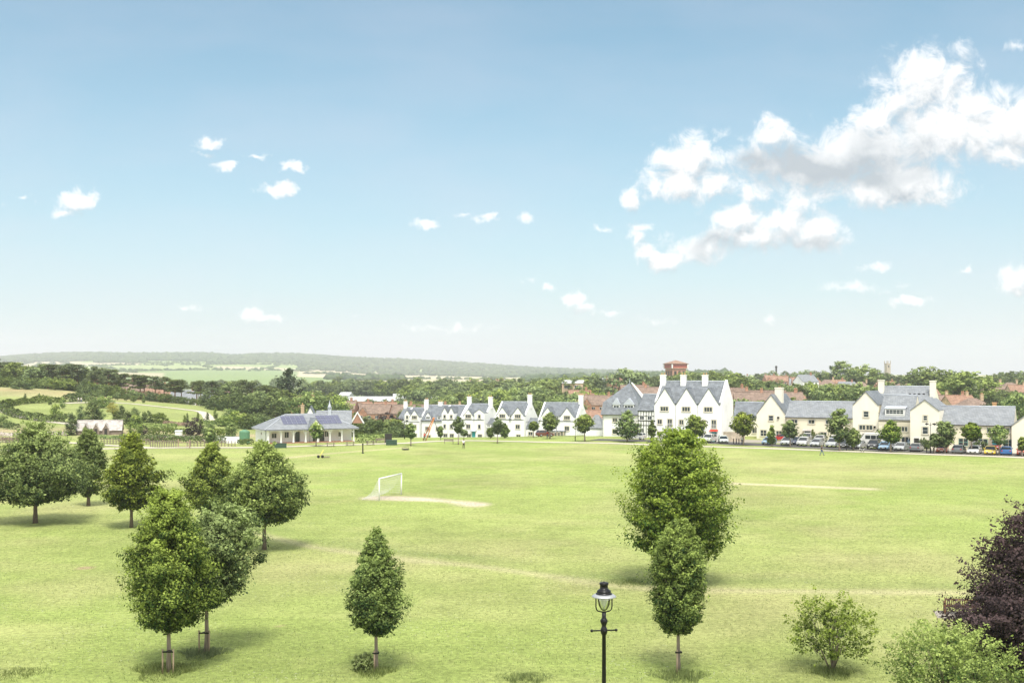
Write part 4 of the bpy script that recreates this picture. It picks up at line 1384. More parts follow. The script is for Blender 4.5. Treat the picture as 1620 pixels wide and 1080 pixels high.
# --- white townhouses with three steep front gables
def townhouses():
    (x, y), a, L = place_len(1037, 233, -26, 1141)
    zb = tz(x, y) - .2
    h = House('townhouse_row', (x, y, zb), a, 'row of three white townhouses, three steep front gables and three chimneys', 'townhouses')
    W, S = M['white_render'], M['slate']
    D = 9.0
    eave, ridge = 8.0, 12.4
    h.body(0, L - .3, 0, D, -1, eave, ridge, W, S, gable_oh=0)
    main = (0, D, eave, ridge)
    g = L / 3
    for i in range(3):
        c = g * i + g * .46
        w = 4.6
        h.front_gable(c - w / 2, c + w / 2, -1, 7.6, 11.1, -.35, W, S, main, oh=.05)
        h.window(c - .1, -.37, 6.3, 1.7, .95, 3, surround=M['stone_trim'])
        h.window(c - 1.1, -.37, 3.55, .95, 1.0, 2, surround=M['stone_trim'])
        h.window(c + 1.1, -.37, 2.9, 1.0, 1.75, 2, surround=M['stone_trim'], bars=1)
        mb = MB()   # little balcony rail before the tall window
        for k in range(8): mb.box(c + .5 + k * .165, c + .53 + k * .165, -.62, -.60, 2.85, 3.6, M['white_paint'])
        mb.box(c + .48, c + 1.72, -.63, -.59, 3.6, 3.64, M['white_paint']); mb.box(c + .48, c + 1.72, -.63, -.37, 2.8, 2.85, M['white_paint'])
        mb.build('balcony_rail', h.e)
        h.window(c - 1.1, -.37, .9, .95, 1.1, 2, surround=M['stone_trim'])
        h.door(c + 1.15, -.37, .15, 1.0, 2.05, (M['green_paint'], M['black_timber'], M['teal_paint'])[i], M['slate_light'] if i != 2 else M['red_paint'])
        h.chimney(g * i + (.2 if i else .4), D / 2 - .6, 10.2, 13.9, 1.15, .8, W)
    for i in range(1, 4):
        xx = g * i - .35
        mb = MB()
        mb.tube([(xx, -.1, 8.1), (xx, -.1, 0)], .05, 6, M['black_iron'])
        mb.slab([(xx - .4, -.35, 8.0), (xx + .3, -.35, 8.0), (xx + .3, .2, 8.6), (xx - .4, .2, 8.6)], .1, M['slate'])
        mb.build('downpipe', h.e)
    h.end_cope(L - .35, 0, D, eave, ridge, W, .45, .35)
    h.end_cope(-.1, 0, D, eave, ridge, W, .4, .35)
    # the deep end wall
    h.wall.box(L - .35, L + .1, -.14, D + .14, -1, eave - .58, W)
    h.done()
townhouses()

# --- half-timbered link and the tall slate hipped house to its left
def timbered_link():
    (x, y), a, L = place_len(1009, 243, -26, 1040)
    zb = tz(x, y) - .3
    h = House('timbered_house', (x, y, zb), a, 'low black and white timbered house between the slate gable house and the townhouses', 'house')
    W, S = M['white_render'], M['slate']
    eave, ridge, D = 6.3, 9.6, 7.5
    h.body(0, L, 0, D, -1, eave, ridge, W, S, gable_oh=0)
    mb = MB()
    B = M['black_timber']
    mb.box(0, L, -.06, -.003, 3.9, 4.1, B); mb.box(0, L, -.06, -.003, 6.0, 6.2, B); mb.box(0, L, -.06, -.003, 5.0, 5.12, B); mb.box(0, L, -.06, -.003, 2.9, 3.05, B)
    for i in range(8):
        xx = .05 + i * (L - .2) / 7
        mb.box(xx, xx + .12, -.064, -.003, .2, 6.0, B)
    mb.build('timber_frame', h.e)
    for xx in (L * .22, L * .62):
        h.window(xx, -.07, 4.2, 1.0, .9, 2)
        h.window(xx, -.07, 1.1, 1.0, 1.2, 2)
    h.done()
timbered_link()

def slate_gable_house():
    # the front gable faces the field; its whole upper part is one steep slate roof with two dormers
    (x, y), a, L = place_len(953, 251, -18, 1012)
    zb = tz(x, y) - .4
    h = House('slate_house', (x, y, zb), a, 'large white house under a very tall pointed slate roof with two dormers', 'house')
    W, S = M['white_render'], M['slate']
    D = 11.0
    e_, r_ = 5.3, 12.5
    h.wall.box(0, L, 0, D, -1.2, e_, W)
    # bell-cast pyramid roof: steep faces, kinked near the eaves
    xm = L * .60; ym = D * .5
    lv = [(0, e_ - .1, .35), (1, 7.6, None), (2, r_, None)]
    base = [(-.35, -.4), (L + .25, -.4), (L + .25, D + .3), (-.35, D + .3)]
    k = .26
    mid = [(bx + (xm - bx) * k * (0.08 if i in (0, 3) else .9), by + (ym - by) * k) for i, (bx, by) in enumerate(base)]
    mid[0] = (-.1, mid[0][1]); mid[3] = (-.1, mid[3][1])
    apex = (xm, ym)
    for i in range(4):
        j = (i + 1) % 4
        h.roof.slab([(*base[i], e_), (*base[j], e_), (*mid[j], 8.1), (*mid[i], 8.1)], .12, S)
        h.roof.slab([(*mid[i], 8.1), (*mid[j], 8.1), (*apex, r_)], .12, S)
    mb = MB(); mb.lathe([(.14, 0), (.09, .3), (.12, .45), (.03, .8), (.015, 1.2)], 8, M['lead'], (xm, ym, r_ - .1)); mb.build('finial', h.e)
    # white verge that shows right of the apex
    mb = MB(); mb.slab([(xm + .25, ym + .4, r_ + .05), (xm + 2.6, ym + 1.2, 9.0), (xm + 3.6, ym + 1.4, 9.0), (xm + .45, ym + .6, r_ + .1)], .2, W); mb.build('verge', h.e)
    main = (0, ym * 2, e_, 13.0)
    for xx, ww in ((L * .36, 1.6), (L * .70, 2.3)):
        mb = MB()
        yf = .55
        mb.box(xx - ww / 2, xx + ww / 2, yf, yf + 2.4, 6.2, 7.6, M['white_paint'])
        mb.prism([(xx - ww / 2 - .2, 7.6), (xx + ww / 2 + .2, 7.6), (xx, 9.1)], yf - .15, yf + 3.2, 'y', M['lead'])
        o = mb.build('dormer', h.e)
        wm_, pm_ = win_mesh(ww - .3, 1.05, 3 if ww > 2 else 2, M['white_paint'], None, 0)
        link('window', wm_, o, (xx, yf - .02, 6.4)); link('pane', pm_, o, (xx, yf - .02, 6.4))
    h.window(L * .34, -.02, 3.7, 1.1, .9, 2, surround=M['stone_trim'])
    h.window(L * .34, -.02, 1.0, 1.1, 1.1, 2, surround=M['stone_trim'])
    h.window(L * .75, -.02, 1.0, 1.6, 1.1, 3, surround=M['stone_trim'])
    h.door(L * .92, -.02, .4, .9, 2.0, M['red_paint'], M['red_paint'])
    h.gutter(-.3, L + .2, -.48, e_ + .02, ((.2,), .2))
    h.done()
    # low annexe and garden wall on its left
    (x, y), a, L2 = place_len(928, 262, -20, 953)
    h = House('annexe', (x, y, tz(x, y) - .5), a, 'low white annexe with a small hipped slate roof left of the tall slate roof', 'annexe')
    h.wall.box(0, L2, 0, 5, -1, 2.4, W)
    h.hip(-.3, L2 + .1, -.3, 5.3, 2.35, 5.4, M['slate_light'], 1.7)
    h.window(L2 * .5, -.02, 1.0, .9, .9, 2)
    h.done()
    (x, y), a, L3 = place_len(925, 256, -16, 953)
    mb = MB(); z0 = tz(x, y) - .6
    mb.box(0, L3, 0, .3, -.5, 2.1, W); mb.box(-.05, L3, -.05, .35, 2.1, 2.2, M['slate'])
    o = mb.build('garden_wall', None, (x, y, z0), a)
    tag(o, 'white garden wall with a slate coping below the small hipped annexe', 'wall')
slate_gable_house()

# --- the white gabled terrace on the left
def terrace_pair(px0, d0, px1, yaw, zb, label, D=9.0, eave=4.6, ridge=8.9, chim=(0.03, 0.97), gables=((.26, 3.6), (.70, 3.9)), annexe=None, arch=False, door=None, ga=7.9):
    (x, y), a, L = place_len(px0, d0, yaw, px1)
    h = House('white_cottage', (x, y, zb), a, label, 'house', 'white gabled terrace below the field')
    W, S = M['white_render'], M['slate']
    h.body(0, L, 0, D, -2.5, eave, ridge, W, S, gable_oh=-.05)
    main = (0, D, eave, ridge)
    h.end_cope(L - .3, 0, D, eave, ridge, W, .4, .2)
    h.end_cope(-.1, 0, D, eave, ridge, W, .4, .2)
    for i, (f, w) in enumerate(gables):
        c = L * f
        h.front_gable(c - w / 2, c + w / 2, -2.5, 5.4 if w > 3 else 6.3, ga, -.25, W, S, main, oh=.05)
        h.window(c, -.27, 4.9, 1.6 if w > 3 else .7, .95, 3 if w > 3 else 1, surround=M['stone_trim'])
        h.window(c, -.27, 2.1, 1.2 if w > 3 else .7, 1.1, 2 if w > 3 else 1, surround=M['stone_trim'])
        if not (arch and i == 1):
            h.window(c + .2, -.27, -.4, 1.2, 1.0, 2, surround=M['stone_trim'])
    if len(gables) > 1 and gables[1][0] - gables[0][0] > .3:
        c = L * (gables[0][0] + gables[1][0]) / 2
        h.dormer(c, .15, 4.9, .9, .95, .25, main, S, W, 1, gable=False)
    for f in chim:
        h.chimney(L * f, D / 2, 7.4, ridge + 2.1, 1.1, .75, W)
    if door:
        h.door(L * door[0], -.27, -.7, 1.0, 2.0, door[1], M['lead'])
    if arch:
        mb = MB()
        B = M['stone']
        c = L * gables[0][0] + 1.2
        for k in range(5):
            mb.box(c + k * .85, c + .28 + k * .85, -1.6, -1.3, -.6, 1.9, B)
        mb.box(c - .1, c + 3.8, -1.65, -.27, 1.9, 2.1, S)
        mb.build('porch', h.e)
    if annexe:
        h.wall.box(L, L + annexe, 1.2, 6.5, -2.5, 2.2, W)
        h.roof.slab([(L, 1.0, 2.15), (L + annexe, 1.0, 2.15), (L + annexe, 3.85, 4.9), (L, 3.85, 4.9)], .14, S)
        h.roof.slab([(L, 6.7, 2.15), (L + annexe, 6.7, 2.15), (L + annexe, 3.85, 4.9), (L, 3.85, 4.9)], .14, S)
        h.window(L + annexe * .4, 1.18, .4, 1.2, .9, 2, surround=M['stone_trim'])
        h.dormer(L + annexe * .5, 1.1, 2.6, 1.2, .8, .2, (1.2, 6.5, 2.2, 4.9), S, W, 2, gable=False)
    h.gutter(0, L, -.32, eave - .1, ((L * .48, L - .2), -1.5))
    h.done()
    return h

def T_(px, d): return tz(wx(px, d), d)
terrace_pair(852, 283, 912, -22, wz(693, 283), 'white gabled house with a stone porch at the right end of the white terrace', gables=((.25, 3.9), (.76, 3.9)), chim=(.97,), arch=True)
terrace_pair(783, 292, 829, -24, wz(690.5, 292) + .1, 'gabled house second from the right in the white terrace, chimney on its right end', gables=((.27, 3.7), (.80, 3.7)), chim=(.97,), annexe=3.4, ga=7.7)
terrace_pair(731, 300, 766, -24, wz(689.5, 300), 'two gabled house with a chimney at each end, middle of the white terrace', gables=((.30, 3.2), (.80, 3.0)), chim=(.0, .97), annexe=1.6, door=(.55, M['teal_paint']), ga=7.3, ridge=8.5)
terrace_pair(700, 310, 728, -24, wz(689, 310), 'white house with two very narrow pointed gables in the white terrace', gables=((.15, 1.9), (.52, 1.9)), chim=(), ga=8.0, ridge=8.3)
def wide_roof_cottage():
    (x, y), a, L = place_len(666, 316, -24, 701)
    h = House('white_cottage', (x, y, wz(689, 316)), a, 'white house with a broad plain slate roof and small dormer in the white terrace', 'house', 'white gabled terrace below the field')
    W, S = M['white_render'], M['slate']
    main = (0, 9, 4.4, 8.5)
    h.body(0, L, 0, 9, -2.5, 4.4, 8.5, W, S, gable_oh=0)
    h.dormer(L * .3, .3, 4.7, 1.6, 1.0, 1.0, main, S, W, 2)
    h.dormer(L * .8, .3, 4.7, 1.2, 1.0, .3, main, S, W, 2, gable=False)
    h.window(L * .3, -.02, 1.6, 1.4, 1.0, 3, surround=M['stone_trim']); h.window(L * .75, -.02, 1.6, 1.0, 1.0, 2, surround=M['stone_trim'])
    h.window(L * .35, -.02, -.7, 1.2, .9, 2, surround=M['stone_trim'])
    h.chimney(.0, 3.4, -2, 10.3, 1.0, .8, W); h.chimney(L * .55, 4.6, 7.5, 9.6, 1.3, .7, W)
    h.gutter(0, L, -.32, 4.3, ((.2, L - .2), -1.5))
    h.done()
wide_roof_cottage()
terrace_pair(640, 326, 664, -24, wz(688.5, 326), 'white house with one wide gable near the left end of the white terrace', gables=((.20, 1.7), (.68, 3.4)), chim=(.95,), ga=7.5, ridge=7.9, eave=4.2)
def black_white_end():
    (x, y), a, L = place_len(629, 330, -24, 640)
    h = House('white_cottage', (x, y, wz(689, 330)), a, 'narrow house with black painted framing at the left end of the white terrace', 'house', 'white gabled terrace below the field')
    h.body(0, L, 0, 8, -2.5, 5.0, 8.2, M['white_render'], M['slate'], gable_oh=0)
    mb = MB()
    for k in range(6): mb.box(.1 + k * .42, .2 + k * .42, -.07, -.003, -1.5, 4.6, M['black_timber'])
    for zz in (1.2, 3.0, 4.6): mb.box(0, L, -.074, -.003, zz, zz + .16, M['black_timber'])
    mb.build('timber_frame', h.e)
    h.chimney(.5, 4, 4, 10.2, 1.0, .8, M['white_render'])
    h.window(L * .5, -.08, 3.3, .9, .9, 2)
    h.done()
black_white_end()
for (p, q, d, lab) in ((652, 660, 338, 'left'), (683, 697, 335, 'middle'), (709, 716, 330, 'right')):
    pass

# --- cream stone buildings on the right
def cream_left():
    (x, y), a, L = place_len(1197, 236, -30, 1243)
    zb = tz(x, y) - .3
    C, S = M['pale_cream'], M['slate']
    h = House('gable_house', (x, y, zb), a, 'cream house with one broad front gable and square chimney beside the turquoise door', 'house')
    h.body(0, L, 0, 11, -1, 5.6, 9.7, C, S, axis='y', oh=.05)
    h.end = None
    for s in (0,):
        q = 1
    h.window(L * .50, -.02, 4.2, 1.0, 1.1, 1, surround=M['stone_trim'], bars=1)
    h.window(L * .24, -.02, .9, 1.3, 1.3, 2, surround=M['stone_trim'], bars=1)
    h.window(L * .77, -.02, .9, 1.2, 1.2, 2, surround=M['stone_trim'], bars=1)
    h.chimney(L * .62, 3.4, 7.5, 11.2, 1.5, 1.5, C, 0)
    mb = MB(); mb.box(L * .72, L * .72 + .4, -.35, -.02, 4.7, 5.1, M['black_iron']); mb.build('wall_lamp', h.e)
    h.done()
    # link roof running left to the townhouses
    (x, y), a, L = place_len(1160, 247, -18, 1206)
    h = House('link_house', (x, y, tz(x, y) - .3), a, 'low slate roofed link between the townhouses and the cream gable house', 'house')
    h.body(0, L, 0, 8, -1, 4.4, 7.6, C, S, gable_oh=0)
    h.window(L * .3, -.02, 1, 1.2, 1.2, 2, surround=M['stone_trim']); h.window(L * .75, -.02, 1, 1.2, 1.2, 2, surround=M['stone_trim'])
    h.done()
    # long range with a slate roof to its right
    (x, y), a, L = place_len(1241, 229, -27, 1351)
    zb = tz(x, y) - .3
    h = House('long_house', (x, y, zb), a, 'long cream house with a plain slate roof between the two big cream gables', 'house')
    h.body(0, L, .6, 9.6, -1, 5.2, 8.2, M['cream_render'], M['slate_light'], gable_oh=0)
    n = 4
    for i in range(n):
        c = L * (i + .55) / n
        h.window(c, .58, 3.9, 1.3, .8, 2, surround=M['stone_trim'])
    for i, f in enumerate((.10, .56, .80)):
        h.window(L * f, .58, .9, 1.3, 1.3, 2, surround=M['stone_trim'], bars=1)
    for f in (.33, .9):
        h.door(L * f, .58, .2, 1.1, 2.1, M['dark_green'], M['stone_tile'])
    h.gutter(0, L, .3, 5.1, ((.2, L - .3), 0))
    for f in (.25, .6):
        mb = MB(); mb.box(L * f + 2, L * f + 2.35, .3, .58, 4.3, 4.65, M['black_iron']); mb.build('wall_lamp', h.e)
    h.done()
cream_left()

def cream_right():
    C, S, SL, P = M['pale_cream'], M['slate'], M['slate_light'], M['cream_render']
    (x, y), a, L = place_len(1349, 218, -30, 1390)
    zb = tz(x, y) - .2
    h = House('gable_house', (x, y, zb), a, 'cream house with a tall front gable behind the white minibus', 'house')
    h.body(0, L, 0, 11, -1, 7.8, 10.5, C, S, axis='y', oh=.05)
    h.window(L * .52, -.02, 5.5, 1.0, 1.15, 1, surround=M['stone_trim'], bars=1)
    h.window(L * .38, -.02, 3.0, 1.3, .95, 2, surround=M['stone_trim']); h.window(L * .64, -.02, 3.0, 1.3, .95, 2, surround=M['stone_trim'])
    h.window(L * .42, -.02, .6, 1.5, 1.1, 3, surround=M['stone_trim']); h.door(L * .74, -.02, .1, 1.0, 2.0, M['dark_green'])
    mb = MB(); mb.box(L * .82, L * .82 + .35, -.3, -.02, 3.4, 3.8, M['black_iron']); mb.build('wall_lamp', h.e)
    h.gutter(L, L + .02, 0, 6.4, ((L + .02,), 0))
    h.done()
    # middle range with the five-light dormer
    (x, y), a, L = place_len(1388, 212, -30, 1442)
    zb = tz(x, y) - .2
    h = House('long_house', (x, y, zb), a, 'yellowish stone house with a five light dormer between two cream gables', 'house')
    main = (1.2, 11.2, 5.3, 9.7)
    h.body(0, L, 1.2, 11.2, -1, 5.3, 9.7, P, SL, gable_oh=0)
    h.dormer(L * .46, 1.7, 6.2, 3.6, 1.15, .35, main, M['lead'], M['white_paint'], 5, gable=False)
    h.window(L * .24, 1.18, 3.0, 1.3, .95, 2, surround=M['stone_trim']); h.window(L * .72, 1.18, 3.0, 1.7, .95, 3, surround=M['stone_trim'])
    h.window(L * .3, 1.18, .7, 1.3, 1.3, 2, surround=M['stone_trim']); h.window(L * .78, 1.18, .7, 1.3, 1.3, 2, surround=M['stone_trim'])
    h.gutter(0, L, .88, 4.9, ((L - .2,), 0))
    h.done()
    (x, y), a, L = place_len(1441, 206, -30, 1487)
    zb = tz(x, y) - .2
    h = House('gable_house', (x, y, zb), a, 'cream house whose front gable carries one small attic window, behind the tall lamp post', 'house')
    h.body(0, L, -.6, 12, -1, 7.2, 9.2, C, SL, axis='y', oh=.05)
    h.window(L * .52, -.62, 5.4, .7, .9, 1, surround=M['stone_trim'], bars=1)
    h.window(L * .52, -.62, 2.9, 1.0, 1.3, 1, surround=M['stone_trim'], bars=1)
    h.window(L * .52, -.62, .5, 1.1, 1.2, 2, surround=M['stone_trim'], bars=1)
    h.door(L * .22, -.62, .1, .9, 2.0, M['black_timber'])
    h.done()
    # roof that rises behind these
    (x, y), a, L = place_len(1386, 229, -30, 1474)
    h = House('rear_house', (x, y, tz(x, y)), a, 'long weathered slate roof rising behind the five light dormer', 'house')
    h.body(0, L, 0, 10, -1, 7.6, 11.0, C, SL, gable_oh=0)
    h.chimney(L * .985, 2.5, 8, 12.4, 1.1, 1.1, C, 0)
    h.chimney(L * .03, 3.5, 8, 12.5, 1.1, 1.1, C, 0)
    mb = MB()
    for i in range(4): mb.box(L * .55 + i * .9, L * .55 + .45 + i * .9, 2.6, 3.0, 9.2, 9.75, M['black_iron'])
    mb.build('roof_vents', h.e)
    h.done()
    (x, y), a, L = place_len(1484, 205, -28, 1604)
    zb = tz(x, y) - .2
    h = House('long_house', (x, y, zb), a, 'long cream house under a plain slate roof at the right, behind the yellow car', 'house')
    h.body(0, L, 0, 9, -1, 4.7, 7.8, P, SL, gable_oh=0)
    for f in (.12, .42, .70, .9):
        h.window(L * f, -.02, 3.3, 1.3, 1.0, 2, surround=M['stone_trim'])
    for f in (.34, .60, .93):
        h.window(L * f, -.02, .8, 1.6, 1.35, 2, frame=M['green_paint'], surround=M['stone_trim'], bars=1)
    h.door(L * .50, -.02, .1, 1.0, 2.1, M['black_timber'], M['stone_tile']); h.door(L * .76, -.02, .1, 1.0, 2.1, M['teal_paint'], M['stone_tile'])
    h.chimney(L * .72, 5.0, 6.5, 8.7, .7, .6, M['terracotta'], 0)
    h.gutter(0, L, -.3, 4.6, ((L - .5, L - 1.6), 0))
    h.done()
    (x, y), a, L = place_len(1602, 195, -30, 1690)
    h = House('gable_house', (x, y, tz(x, y) - .2), a, 'cream house at the right edge of the photo, its roof cut off by the frame', 'house')
    h.body(0, 9, -1.5, 12, -1, 5.0, 8.6, C, SL, axis='y', oh=.1)
    h.window(4.5, -1.52, 4.6, 1.0, 1.1, 1, surround=M['stone_trim'], bars=1)
    h.window(2.5, -1.52, .9, 1.2, 1.2, 2, surround=M['stone_trim'], bars=1); h.window(6.5, -1.52, .9, 1.2, 1.2, 2, surround=M['stone_trim'], bars=1)
    h.done()
cream_right()

# --- stone wall and bank beside the turquoise door
def low_wall(px0, py0, px1, py1, hgt, m, label, name='stone_wall', w=.4):
    a = G(px0, py0); b = G(px1, py1)
    yaw = math.atan2(b[1] - a[1], b[0] - a[0]); L = math.dist(a[:2], b[:2])
    mb = MB(); mb.box(0, L, 0, w, -.6, hgt, M[m]); mb.box(-.04, L + .04, -.05, w + .05, hgt, hgt + .1, M['stone_trim'])
    o = mb.build(name, None, (a[0], a[1], min(a[2], b[2])), yaw)
    tag(o, label, 'wall')
low_wall(1133, 697.5, 1178, 698.2, 1.9, 'stone', 'brownish stone wall right of the turquoise door')

# --- pavilion
def pavilion():
    a_ = G(422, 702); b_ = G(560, 698.6)
    yaw = math.atan2(b_[1] - a_[1], b_[0] - a_[0]); L = math.dist(a_[:2], b_[:2]) + .3
    h = House('pavilion', (a_[0], a_[1], a_[2]), yaw, 'low white pavilion with verandah, hipped slate roof and two blocks of solar panels', 'pavilion')
    D = 10.5
    V = 2.3       # depth of the verandah
    W = M['white_render']
    h.wall.box(.1, L - .1, V, D, -.3, 2.75, W)
    h.wall.box(.1, .35, 0.0, V, -.3, 2.75, W)
    e_, r_ = 2.75, 5.55
    h.hip(-.6, L + .6, -.6, D + .6, e_, r_, M['slate_light'], 5.6, .14)
    mb = MB(); mb.box(-.55, L + .55, -.55, D + .55, e_ - .24, e_ - .14, W); mb.build('soffit', h.e)
    # ridge and hip rolls
    mb = MB(); ym = D / 2
    mb.tube([(5.0, ym, r_ + .03), (L - 5.0, ym, r_ + .03)], .09, 6, M['lead'])
    for p in ((-.6, -.6), (-.6, D + .6)): mb.tube([(p[0], p[1], e_ + .03), (5.0, ym, r_ + .03)], .07, 6, M['lead'])
    for p in ((L + .6, -.6), (L + .6, D + .6)): mb.tube([(p[0], p[1], e_ + .03), (L - 5.0, ym, r_ + .03)], .07, 6, M['lead'])
    mb.build('ridge_roll', h.e)
    # columns with brackets
    n = 8
    for i in range(n):
        x = .35 + i * (L - .7) / (n - 1)
        mb = MB()
        mb.box(x - .13, x + .13, -.13 + .1, .13 + .1, 0, e_ - .25, M['white_paint'])
        mb.box(x - .19, x + .19, -.09, .29, 0, .35, M['white_paint'])
        for s in (-1, 1):
            if (i == 0 and s < 0) or (i == n - 1 and s > 0): continue
            mb.prism([(x + s * .13, 1.75), (x + s * .75, e_ - .25), (x + s * .5, e_ - .25), (x + s * .13, 2.05)][::(1 if s > 0 else -1)], .04, .16, 'y', M['white_paint'])
        mb.build('column', h.e)
    mb = MB(); mb.box(.2, L - .2, .0, .2, e_ - .27, e_ - .245, M['white_paint']); mb.build('beam', h.e)
    mb = MB(); mb.box(.1, L * .98, -.15, V, -.3, .14, M['brick']); mb.build('plinth', h.e)
    # solar panels lie on the front slope
    sl = (r_ - e_) / (D / 2 + .6)
    for (f0, f1) in ((.20, .47), (.60, .87)):
        mb = MB(); fr = MB()
        x0, x1 = L * f0, L * f1
        y0, y1 = 1.2, 4.5
        z = lambda y: e_ + (y + .6) * sl + .10
        nx, ny = 5, 3
        for i in range(nx):
            for j in range(ny):
                xa, xb = x0 + (x1 - x0) * i / nx + .03, x0 + (x1 - x0) * (i + 1) / nx - .03
                ya, yb = y0 + (y1 - y0) * j / ny + .03, y0 + (y1 - y0) * (j + 1) / ny - .03
                mb.slab([(xa, ya, z(ya)), (xb, ya, z(ya)), (xb, yb, z(yb)), (xa, yb, z(yb))], .04, M['solar'])
        fr.slab([(x0, y0, z(y0) - .05), (x1, y0, z(y0) - .05), (x1, y1, z(y1) - .05), (x0, y1, z(y1) - .05)], .03, M['metal'])
        o = mb.build('solar_panel', h.e); fr.build('panel_rail', o)
    # little entrance gable
    g = MB(); c = L * .535
    g.prism([(c - 1.55, e_ - .14), (c + 1.55, e_ - .14), (c, e_ + 2.0)], -.75, -.45, 'y', W)
    for s in (-1, 1):
        g.slab([(c + s * 1.85, -.95, e_ - .25), (c, -.95, e_ + 2.2), (c, 3.6, e_ + 2.2), (c + s * 1.85, .2, e_ - .25)], .1, M['slate'])
    g.build('porch_gable', h.e)
    mb = MB()   # round clock-like vent in the gable: dark ring
    mb.tube([(c + .28 * math.cos(k * math.pi / 6), -.78, e_ + .75 + .28 * math.sin(k * math.pi / 6)) for k in range(13)], .04, 6, M['black_iron'], cap=False)
    mb.build('round_vent', h.e)
    for x, w_, hh in ((.11, 1.0, 1.0), (.25, .9, 1.2), (.70, .9, 1.2), (.86, .8, 1.0)):
        h.window(L * x, V - .02, .95, w_, hh, 2)
    for x in (.37, .50, .57, .65):
        h.door(L * x, V - .02, .15, .95, 2.0, M['glass'] if x != .50 else M['white_paint'])
    h.window(.08, 5.0, 1.5, .8, .6, 1, rz=-math.pi / 2)
    h.gutter(-.6, L + .6, -.66, e_ - .06, ((-.3, L * .47), .1))
    h.done()
    return a_, yaw, L
PAV = pavilion()

def to_world(o, yaw, x, y):
    return (o[0] + x * math.cos(yaw) - y * math.sin(yaw), o[1] + x * math.sin(yaw) + y * math.cos(yaw))

def water_tank():
    x, y = G(383, 702)[:2]
    mb = MB()
    prof = []
    for i in range(15):
        z = i * .165
        prof.append((1.0 + .02 * (i % 2), z))
    prof += [(.95, 2.42), (.3, 2.7), (.05, 2.72)]
    mb.lathe(prof, 28, M['tank_green'])
    for k in range(14):
        w = k * 2 * math.pi / 14
        mb.box(1.02 * math.cos(w) - .02, 1.02 * math.cos(w) + .02, 1.02 * math.sin(w) - .02, 1.02 * math.sin(w) + .02, 0, 2.35, M['tank_green'])
    o = mb.build('water_tank', None, (x, y + 2, tz(x, y + 2)))
    tag(o, 'green ribbed water tank standing at the left end of the pavilion', 'water tank')
water_tank()

# --- small stone building with three gablets, left
def gablet_shed():
    a_ = G(120, 688); b_ = G(192, 687)
    yaw = math.atan2(b_[1] - a_[1], b_[0] - a_[0]) ; L = math.dist(a_[:2], b_[:2])
    h = House('garden_building', a_, yaw, 'small grey garden building with three pointed gablets in its pale tiled roof', 'garden building')
    main = (0, 4.5, 1.6, 3.5)
    h.body(0, L, 0, 4.5, -.6, 1.0, 2.9, M['timber_grey'], M['stone_tile'], gable_oh=.15)
    main = (0, 4.5, 1.0, 2.9)
    for f in (.22, .44, .66):
        c = L * f
        h.front_gable(c - .75, c + .75, -.6, 1.0, 2.45, -.35, M['timber_grey'], M['stone_tile'], main, oh=.15)
        mb = MB(); mb.box(c - .3, c + .3, -.38, -.352, -.3, 1.35, M['black_timber']); mb.build('door', h.e)
    h.done()
gablet_shed()

# --- buildings behind the pavilion
def behind_pavilion():
    (x, y), a, L = place_len(500, 262, 8, 556)
    z = tz(x, y)
    h = House('chapel_like_house', (x, y, wz(676, 262)), a, 'grey slate roofed house with a white steep gable and spirelet behind the pavilion', 'house')
    W = M['white_render']
    h.body(0, L, 0, 8, -4, .9, 3.6, W, M['slate_light'], gable_oh=.1)
    h.body(-3.2, .6, -1.5, 8, -4, 1.2, 4.9, W, M['slate'], axis='y', oh=.1)
    h.chimney(-3.3, 3.5, 0, 5.3, .8, .8, M['buff_brick'], 1)
    mb = MB(); mb.box(2.7, 3.5, 2.6, 3.4, 0, 4.4, M['lead']); mb.lathe([(.6, 0), (.35, .6), (.1, 1.4), (.02, 2.0)], 8, M['lead'], (3.1, 3.0, 4.4)); mb.build('spirelet', h.e)
    mb = MB(); mb.prism([(L - .2, .9), (L + 3.0, .9), (L + 1.4, 3.4)], 2, 2.4, 'y', M['brick']); mb.prism([(L - .4, .75), (L + 1.4, 3.75), (L + 3.2, .75), (L + 2.8, .75), (L + 1.4, 3.2), (L, .75)], 1.8, 2.0, 'y', M['white_paint']); mb.build('side_gable', h.e)
    h.window(-1.3, -1.52, 1.2, .8, .9, 2)
    h.done()
behind_pavilion()

def shed_block(px0, d, px1, yaw, y_base, y_eave, y_ridge, wallm, roofm, label, D=22, name='industrial_unit', frm=.0, axis='x'):
    (x, y), a, L = place_len(px0, d, yaw, px1)
    zb = tz(x, y) - 1
    h = House(name, (x, y, zb), a, label, 'warehouse')
    ze, zr = wz(y_eave, d) - zb, wz(y_ridge, d) - zb
    h.body(0, L, 0, D, -3, ze, zr, M[wallm], M[roofm], axis=axis, oh=.3)
    n = max(2, int(L / 6))
    for i in range(n):
        h.window(L * (i + .5) / n, -.02, ze - 2.6, 3.0, 1.6, 3)
    mb = MB(); mb.box(L * .3, L * .3 + 4, -.06, -.004, .8, min(5, ze - 3), M['metal']); mb.build('loading_door', h.e)
    h.done()
shed_block(548, 640, 632, 4, 642, 634.5, 628.5, 'blue_clad', 'pale_roof', 'long blue walled warehouse with pale flat roof right of the pale green tree', D=30)
shed_block(622, 700, 700, 6, 640, 631, 624, 'blue_clad', 'pale_roof', 'second warehouse with pale roof and blue gable behind the left of the white terrace', D=26)
shed_block(536, 820, 553, 0, 624, 625, 621, 'pale_roof', 'pale_roof', 'distant white roofed shed above the blue warehouse', D=20)
shed_block(889, 560, 922, -8, 615, 606, 602, 'buff_brick', 'pale_roof', 'pale brown flat roofed works building among the trees behind the terrace', D=14)

